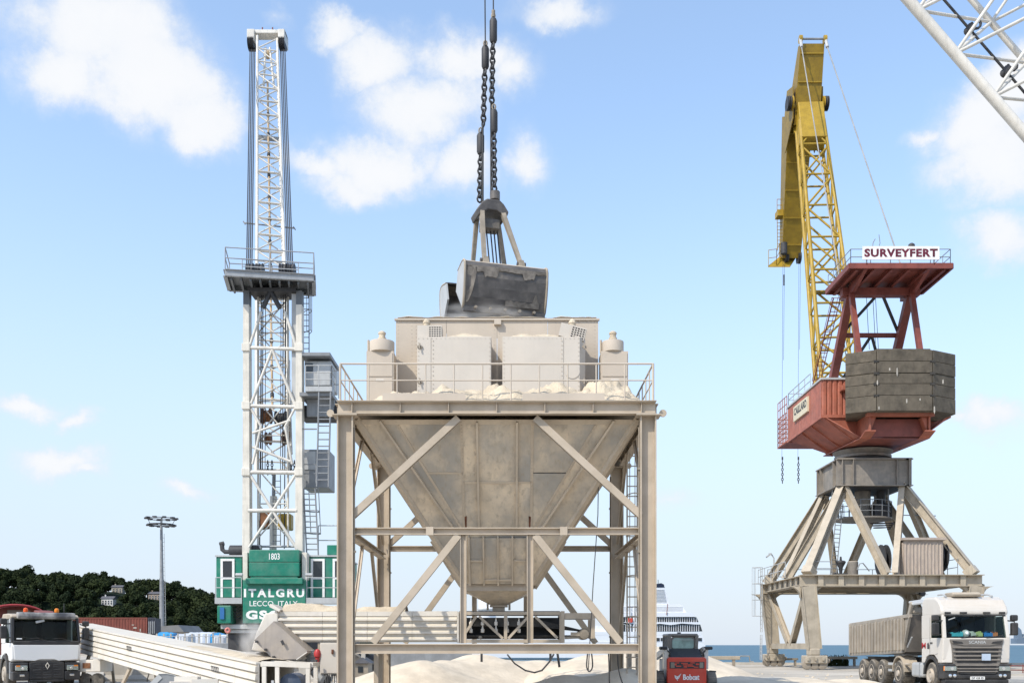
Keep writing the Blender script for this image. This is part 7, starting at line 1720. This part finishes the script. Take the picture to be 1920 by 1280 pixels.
# ------------------------------------------------------------------ far things: ship, containers, mast, fence
M_ship = mat('white_ship_paint', (.70, .71, .73), .4, var=.03, scale=.05, streak=0, bump=0)
SY = 330.0
sh = thing('cruise_ship', 'white cruise ship with dark funnel top moored beyond the sand heaps', 'ship', (XP(1150, SY), SY+9, -3.2))
def sb2(name, pa, pb_, pt, pbm, y0, y1, m=M_ship, root=sh): return part(root, name, MB().box2(XP(pa, SY), XP(pb_, SY), y0, y1, ZP(pbm, SY), ZP(pt, SY)), m)
hull = MB(); pr = [(1312, 1203), (1323, 1208), (1318, 1232), (880, 1232), (872, 1206)]
hull.slab([P(x, y, SY) for x, y in pr], (0, 1, 0), 18); part(sh, 'hull', hull, M_ship)
part(sh, 'deck_house', MB().slab([P(x, y, SY+.5) for x, y in ((940, 1190), (1317, 1190), (1321, 1202.8), (940, 1202.8))], (0, 1, 0), 17), M_ship)
part(sh, 'deck_house', MB().slab([P(x, y, SY+.5) for x, y in ((960, 1183.5), (1314, 1183.5), (1317, 1189.8), (960, 1189.8))], (0, 1, 0), 16), M_ship)
for (x0, x1, y0, y1, dy) in ((1165, 1317, 1170, 1182.8, 1.5), (1165, 1310, 1156, 1166, 2.0)):
    part(sh, 'gallery_glass', MB().slab([P(x0, y0, SY+dy), P(x1-4, y0, SY+dy), P(x1, y1, SY+dy), P(x0, y1, SY+dy)], (0, 1, 0), 14), M_tint)
    x = x0
    while x < x1-2:
        part(sh, 'mullion', MB().box2(XP(x, SY), XP(x, SY)+.14, SY+dy-.25, SY+dy-.02, ZP(y1, SY), ZP(y0, SY)), M_ship); x += 4.3
zz = [(1165, 1166.5), (1228, 1166.5), (1238, 1170), (1256, 1167), (1275, 1171), (1296, 1167.5), (1300, 1170.5), (1318, 1167), (1318, 1170), (1165, 1170)]
part(sh, 'wave_canopy', MB().slab([P(x, y+ (0 if i > 7 else -0), SY+.8) for i, (x, y) in enumerate([(1165, 1165.5), (1312, 1165.5), (1316, 1168), (1300, 1169.5), (1278, 1168), (1258, 1171), (1238, 1168.5), (1215, 1171.5), (1190, 1169)])], (0, 1, 0), 15), M_ship)
part(sh, 'upper_deck', MB().slab([P(x, y, SY+1.2) for x, y in ((1165, 1148.5), (1298, 1147.5), (1305, 1155.5), (1165, 1155.8))], (0, 1, 0), 15), M_ship)
part(sh, 'upper_house', MB().slab([P(x, y, SY+3) for x, y in ((1165, 1132), (1278, 1132), (1287, 1148), (1165, 1148))], (0, 1, 0), 12), M_ship)
for i in range(4): part(sh, 'deck_line', MB().box2(XP(1167, SY), XP(1283, SY), SY+2.9, SY+2.98, ZP(1145.2-i*2.6, SY), ZP(1144.7-i*2.6, SY)), M_lgrey)
fu = part(sh, 'funnel', MB().slab([P(x, y, SY+4) for x, y in ((1222, 1132), (1254, 1132), (1246, 1099), (1229, 1099))], (0, 1, 0), 8), M_ship)
part(fu, 'funnel_top', MB().slab([P(x, y, SY+3.9) for x, y in ((1229, 1100.5), (1246, 1100.5), (1245, 1095), (1240, 1092.5), (1232, 1093.5))], (0, 1, 0), 8), mat('navy_funnel_paint', (.012, .02, .045), .5, bump=0))
for i in range(10): part(fu, 'louvre', MB().box2(XP(1229+(i % 2), SY+4), XP(1250-i*.5, SY+4), SY+3.85, SY+3.98, ZP(1129-i*2.6, SY+4), ZP(1128.2-i*2.6, SY+4)), M_lgrey)
part(sh, 'flag_staff', MB().tube(P(1250, 1152, SY+1), P(1252, 1131, SY+1), .12, n=5), M_dred); part(fu, 'funnel_aerial', MB().tube(P(1234, 1093, SY+6), P(1234, 1086, SY+6), .1, n=5), M_dark)
for i in range(7): part(sh, 'window', MB().box2(XP(1226+i*13.2, SY), XP(1236.5+i*13.2, SY), SY-.1, SY+.45, ZP(1210, SY), ZP(1203.2, SY)) if False else MB().box2(XP(1226+i*13.2, SY), XP(1237+i*13.2, SY), SY+.3, SY+.48, ZP(1201, SY), ZP(1195, SY)), M_tint)
mr_ = part(sh, 'radar_mast', MB().lathe(P(912, 1143, SY+8), [(3.2, -8), (3.2, 0), (2.6, .1), (2.6, 3.6), (1.6, 5.2), (.4, 5.6)], 20), M_ship)
part(sh, 'radome', MB().ball(P(921, 1141, SY+6), 1.9, 16, 10), M_ship); part(sh, 'mast_ring', MB().lathe(P(915, 1143, SY+7), [(3.6, 0), (3.6, .4), (3.0, .5)], 20), M_lgrey)
for px, py in ((1182, 1140), (1189, 1135), (1194, 1146)): part(sh, 'crane_post', MB().tube(P(px, 1200, SY+1), P(px, py, SY+1), .35, n=6), M_ship)
part(sh, 'life_ring_panel', MB().box2(XP(1178, SY), XP(1186, SY), SY+.2, SY+.4, ZP(1166, SY), ZP(1158, SY)), M_lred)
part(sh, 'side_house', MB().box2(XP(1120, SY), XP(1164, SY), SY+2, SY+15, ZP(1190, SY), ZP(1172, SY)), M_ship)
# distant grey ship at the right edge
D2 = 1500.
ds = thing('distant_ship', 'hazy blue grey ship far out on the water at the right edge', 'ship', (XP(1914, D2), D2, -3.2))
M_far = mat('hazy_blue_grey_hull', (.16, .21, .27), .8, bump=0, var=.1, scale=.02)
part(ds, 'hull', MB().slab([P(1906, 1206, D2), P(1945, 1206, D2), P(1945, 1192, D2), P(1906, 1196, D2)], (0, 1, 0), 18), M_far)
part(ds, 'bridge', MB().slab([P(1908, 1196, D2+2), P(1918, 1196, D2+2), P(1915, 1180, D2+2), P(1910, 1175, D2+2), P(1908, 1180, D2+2)], (0, 1, 0), 12), M_far)
part(ds, 'deck_cargo', MB().slab([P(1919, 1193, D2+2), P(1944, 1191, D2+2), P(1944, 1186, D2+2), P(1919, 1188, D2+2)], (0, 1, 0), 12), M_far)
# floodlight mast
MY = 220.0
ml = thing('floodlight_mast', 'tall grey floodlight mast with two lamp rings in front of the wooded hill', 'light mast', (XP(304, MY), MY, 0))
part(ml, 'mast', MB().tube((XP(304, MY), MY, 0), P(302.5, 985, MY), .62, .26, n=14), M_grey)
part(ml, 'mast_top', MB().tube(P(302.5, 985, MY), P(302.5, 970, MY), .08, n=8), M_dark)
for py, r, nL in ((983.5, 2.7, 10), (972, 3.1, 10)):
    c = P(302.5, py, MY); part(ml, 'lamp_ring', MB().path([c+V((r*math.cos(a), r*math.sin(a), 0)) for a in [i*math.pi/12 for i in range(24)]], .16 if r < 3 else .08, 6, closed=True), M_dark)
    for i in range(nL):
        a = 2*math.pi*i/nL+.2; part(ml, 'floodlight', MB().box(c+V((r*math.cos(a), r*math.sin(a), -.1 if r < 3 else .05)), (.75, .75, .32), rz=a), M_dark)
    for i in range(4):
        a = i*math.pi/2+.4; part(ml, 'ring_spoke', MB().tube(c, c+V((r*math.cos(a), r*math.sin(a), 0)), .07, n=5), M_dark)
for i in range(4):
    a = i*math.pi/2+.4; part(ml, 'ring_strut', MB().tube(P(302.5, 983, MY)+V((2.2*math.cos(a), 2.2*math.sin(a), 0)), P(302.5, 972, MY)+V((2.8*math.cos(a), 2.8*math.sin(a), 0)), .06, n=5), M_dark)
ladder(ml, M_lgrey, P(309, 1172, MY), P(306, 1000, MY), (1, .2, 0), .4, .9, None, .05)
# containers
M_cont = mat('brown_red_container', (.17, .045, .03), .6, var=.2, scale=.6, streak=.3, rust=.1, bump=0)
M_cont2 = mat('dark_container_end', (.03, .035, .05), .6, var=.2, bump=0)  # separate dark box stands in for the dark end face of the brown red container
KY = 150.0
def container(px0, px1, z0, m, label, cat='container'):
    x0, x1 = XP(px0, KY), XP(px1, KY); h = 2.6
    t = thing('shipping_container', label, cat, ((x0+x1)/2, KY+1.2, z0))
    part(t, 'box', MB().box2(x0+.06, x1-.06, KY+.08, KY+2.4, z0+.1, z0+h-.1), m)
    k = int((x1-x0)/.42)
    for i in range(k):
        xx = x0+.15+i*(x1-x0-.3)/k; part(t, 'corrugation', MB().prism([(xx, KY+.08), (xx+.08, KY+.03), (xx+.22, KY+.03), (xx+.3, KY+.08)], 'z', z0+.15, z0+h-.15), m)
    for z in (z0, z0+h-.16): part(t, 'side_rail', MB().box2(x0, x1, KY, KY+.079, z, z+.16), m)
    for x in (x0, x1-.16): part(t, 'corner_post', MB().box2(x, x+.16, KY-.01, KY+.12, z0+.16, z0+h-.16), m)
    return t
ct = container(128, 276, 3.02, M_cont, 'brown red shipping container on top of its stack behind the conveyor')
for px, py, w, h in ((250, 1175, 6, 5), (247, 1170, 4, 3), (246, 1182, 3, 4), (262, 1178, 2, 10)):
    part(ct, 'stencil_mark', MB().box2(XP(px, KY), XP(px+w, KY), KY-.0, KY+.02, ZP(py+h*.5, KY), ZP(py, KY)), M_concl)
container(128, 276, .36, M_cont, 'brown red shipping container at the bottom of the stack')
c3 = container(277.5, 292, 3.02, M_cont2, 'dark end face of the brown red container, built as a separate box')
for i in range(4): part(c3, 'lock_rod', MB().tube(P(279.5+i*3.2, 1187, KY-.2), P(279.5+i*3.2, 1164, KY-.2), .05, n=5), M_lgrey)
for i in range(2): solo('container_plinth', MB().box2(XP(128+i*84, KY), XP(206+i*84, KY), KY, KY+2.3, 0, .35), M_concl, ('left' if i == 0 else 'right')+' concrete plinth under the container stack', 'plinth', (XP(167+i*84, KY), KY+1.2, 0))
solo('container_support', MB().box2(XP(277.5, KY), XP(292, KY), KY+.1, KY+2.4, .36, 3.0), M_cont2, 'dark box below the dark container end', 'container', (XP(285, KY), KY+1.2, .36))
# shed, tarpaulins, stacks
sd_ = thing('storage_shed', 'low grey gabled shed right of the floodlight mast foot', 'shed', (XP(318, 190), 190, 0))
part(sd_, 'wall', MB().box2(XP(292, 190), XP(343, 190), 190, 202, 0, ZP(1184, 190)), M_bolt)
rp = MB().slab([P(292, 1184, 189.8), P(345, 1184, 189.8), P(334, 1171, 189.8), P(303, 1173, 189.8)], (0, 1, 0), 12.4); part(sd_, 'roof', rp, mat('grey_sheet_roof', (.16, .16, .16), .7, var=.15, scale=.3, bump=0))
TYc = 120.0
def tarp(px0, px1, pt, m, label, Y=TYc, seed=1):
    x0, x1 = XP(px0, Y), XP(px1, Y); zt_ = ZP(pt, Y)
    mb = MB(); nx, ny = 16, 6
    mb.grid(x0, x1, Y, Y+3, nx, ny, lambda x, y: zt_-.25*abs((y-Y-1.5)/1.5)**2+.18*fbm(x*.8+seed, y*.8)); top = list(mb.v)
    for i in range(nx):
        a, b = top[i], top[i+1]; mb.add([(a[0], a[1]-.15+.1*math.sin(i*1.7), 0), (b[0], b[1]-.15+.1*math.sin((i+1)*1.7), 0), b, a], [(0, 1, 2, 3)], 0, True)
    for j in range(ny):
        for s_ in (0, nx): a, b = top[j*(nx+1)+s_], top[(j+1)*(nx+1)+s_]; mb.add([(a[0], a[1], 0), (b[0], b[1], 0), b, a], [(0, 1, 2, 3)])
    solo('covered_stack', mb, m, label, 'covered stack', ((x0+x1)/2, Y+1.5, 0))
M_tblue = mat('bright_blue_tarpaulin', (.03, .27, .55), .5, var=.15, scale=1, bump=.02); M_twhite = mat('white_plastic_sheet', (.55, .57, .6), .5, var=.2, scale=.8, bump=.02)
tarp(293, 324, 1184.5, M_tblue, 'stack under a bright blue tarpaulin by the floodlight mast foot', seed=3)
tarp(328, 352, 1188, M_twhite, 'short stack under white sheeting right of the blue tarpaulin', seed=9)
tarp(352, 396, 1184, M_twhite, 'long stack under white sheeting behind the fence', Y=128, seed=5)
tarp(394, 414, 1186.5, M_tblue, 'small blue covered stack beside the green crane', Y=126, seed=7)
tarp(400, 420, 1190, M_twhite, 'small white covered stack beside the green crane', Y=118, seed=11)
fn_ = thing('wire_fence', 'wire fence on thin posts in front of the covered stacks', 'fence', (XP(330, 104), 104, 0))
for i in range(16):
    x = XP(228+i*13.2, 104); part(fn_, 'post', MB().box2(x-.07, x+.07, 103.95, 104.05, 0, ZP(1187, 104)), M_concl)
for z in (.4, 1.1, 1.8, 2.5): part(fn_, 'wire', MB().tube((XP(222, 104), 103.9, z), (XP(430, 104), 103.9, z), .03, n=4), M_lgrey)
solo('quay_shed', MB().box2(XP(300, 96), XP(440, 96), 96, 97, 0, ZP(1205, 96)), M_grey, 'low dark grey wall at the foot of the fence behind the conveyor', 'wall', (XP(370, 96), 96.5, 0))
solo('yard_wall', MB().box2(XP(655, 75), XP(885, 75), 75, 75.4, 0, ZP(1222, 75)), M_grey, 'long low grey wall behind the sand heaps under the hopper', 'wall', (XP(770, 75), 75.2, 0))
# small slate roofed huts seen under the hopper on the left
for (pa, pb_, pt, pm, Y, lab) in ((664, 692, 1232, 1243, 52, 'small dark hut with slate roof under the left of the hopper'), (688, 707, 1226, 1236, 58, 'second dark hut behind, beside the back left hopper column')):
    t = thing('small_hut', lab, 'hut', (XP((pa+pb_)/2, Y), Y+1, 0)); x0, x1 = XP(pa, Y), XP(pb_, Y)
    part(t, 'wall', MB().box2(x0+.05, x1-.05, Y, Y+1.6, 0, ZP(pm, Y)), M_bolt)
    part(t, 'roof', MB().prism([(x0-.1, ZP(pm, Y)+.01), (x1+.1, ZP(pm, Y)+.01), ((x0+x1)/2, ZP(pt, Y))], 'y', Y-.15, Y+1.75), M_roofs)
    part(t, 'chimney', MB().box2((x0+x1)/2-.1, (x0+x1)/2+.1, Y+.5, Y+.75, ZP(pt, Y)-.1, ZP(pt, Y)+.25), M_concl)
    part(t, 'window', MB().box2(x0+.2, x0+.45, Y-.03, Y-.002, .25, .55), M_tint)
# barrier rail on the quay
gr2 = thing('quay_barrier', 'heavy beige crash rail on a post at the water edge', 'barrier', (XP(1360, 78), 78, 0))
part(gr2, 'beam', MB().box2(XP(1329, 78), XP(1388, 78), 78, 78.3, ZP(1236, 78), ZP(1229, 78)), M_portal, .03)
part(gr2, 'post', MB().box2(XP(1374, 78), XP(1379, 78), 78.05, 78.25, 0, ZP(1236, 78)), M_bolt); part(gr2, 'post', MB().box2(XP(1332, 78), XP(1337, 78), 78.05, 78.25, 0, ZP(1236, 78)), M_bolt)
part(gr2, 'hand_rail', MB().path([P(1388, 1229, 78), P(1405, 1229, 78), P(1406, 1239, 78), P(1413, 1240, 78)], .04, 6), M_portal)
for (pa, pb_, pt, pm, lab) in ((1462, 1500, 1233, 1237, 'thick mooring beam between the portal crane feet'), (1548, 1612, 1230, 1235, 'thick mooring beam between the crane foot and the trailer')):
    solo('mooring_beam', MB().box2(XP(pa, 79), XP(pb_, 79), 79.5, 79.9, ZP(pm, 79), ZP(pt, 79)).box2(XP(pa+3, 79), XP(pa+6, 79), 79.55, 79.85, 0, ZP(pm, 79)).box2(XP(pb_-6, 79), XP(pb_-3, 79), 79.55, 79.85, 0, ZP(pm, 79)), M_bolt, lab, 'beam', (XP(pa, 79), 79.7, 0))
kr = thing('quay_railing', 'thin red and grey railing at the water behind the lorry cab', 'railing', (XP(1906, 60), 60, 0))
for py in (1247, 1255): part(kr, 'rail', MB().tube(P(1890, py, 60), P(1960, py+1, 60), .03), M_dred)
for px in (1893, 1918, 1943): part(kr, 'post', MB().tube((XP(px, 60), 60, 0), P(px, 1245, 60), .03), M_dred)
solo('quay_block', MB().box2(XP(1885, 55), XP(1990, 55), 55, 56, 0, ZP(1262, 55)), M_concl, 'long pale concrete block at the right edge behind the lorry cab', 'concrete block', (XP(1930, 55), 55.5, 0))
wd = MB(); r_ = random.Random(3)
for i in range(260):
    x = XP(1562, 80)+r_.uniform(-.9, 1.2); y = 80.2+r_.uniform(-.3, .3); h = r_.uniform(.3, .9); a = r_.uniform(-.3, .3); b = r_.uniform(-.3, .3)
    wd.add([(x-.03, y, 0), (x+.03, y, 0), (x+a+.02, y+b, h), (x+a-.02, y+b, h)], [(0, 1, 2, 3)])
solo('weeds', wd, M_leaf, None, None, (XP(1562, 80), 80.2, 0), kind='stuff')
# pallet frame right of the hopper's right column
pf_ = thing('timber_frame', 'beige steel frame standing just left of the right hopper column', 'frame', (XP(1187, 33), 33.2, 0))
for px in (1181, 1196): part(pf_, 'post', MB().box2(XP(px, 33)-.06, XP(px, 33)+.06, 33, 33.12, 0, ZP(1206, 33)), M_frame)
for py in (1206, 1220): part(pf_, 'bar', MB().box2(XP(1176, 33), XP(1199, 33), 32.98, 33.14, ZP(py+4, 33), ZP(py, 33)), M_frame)
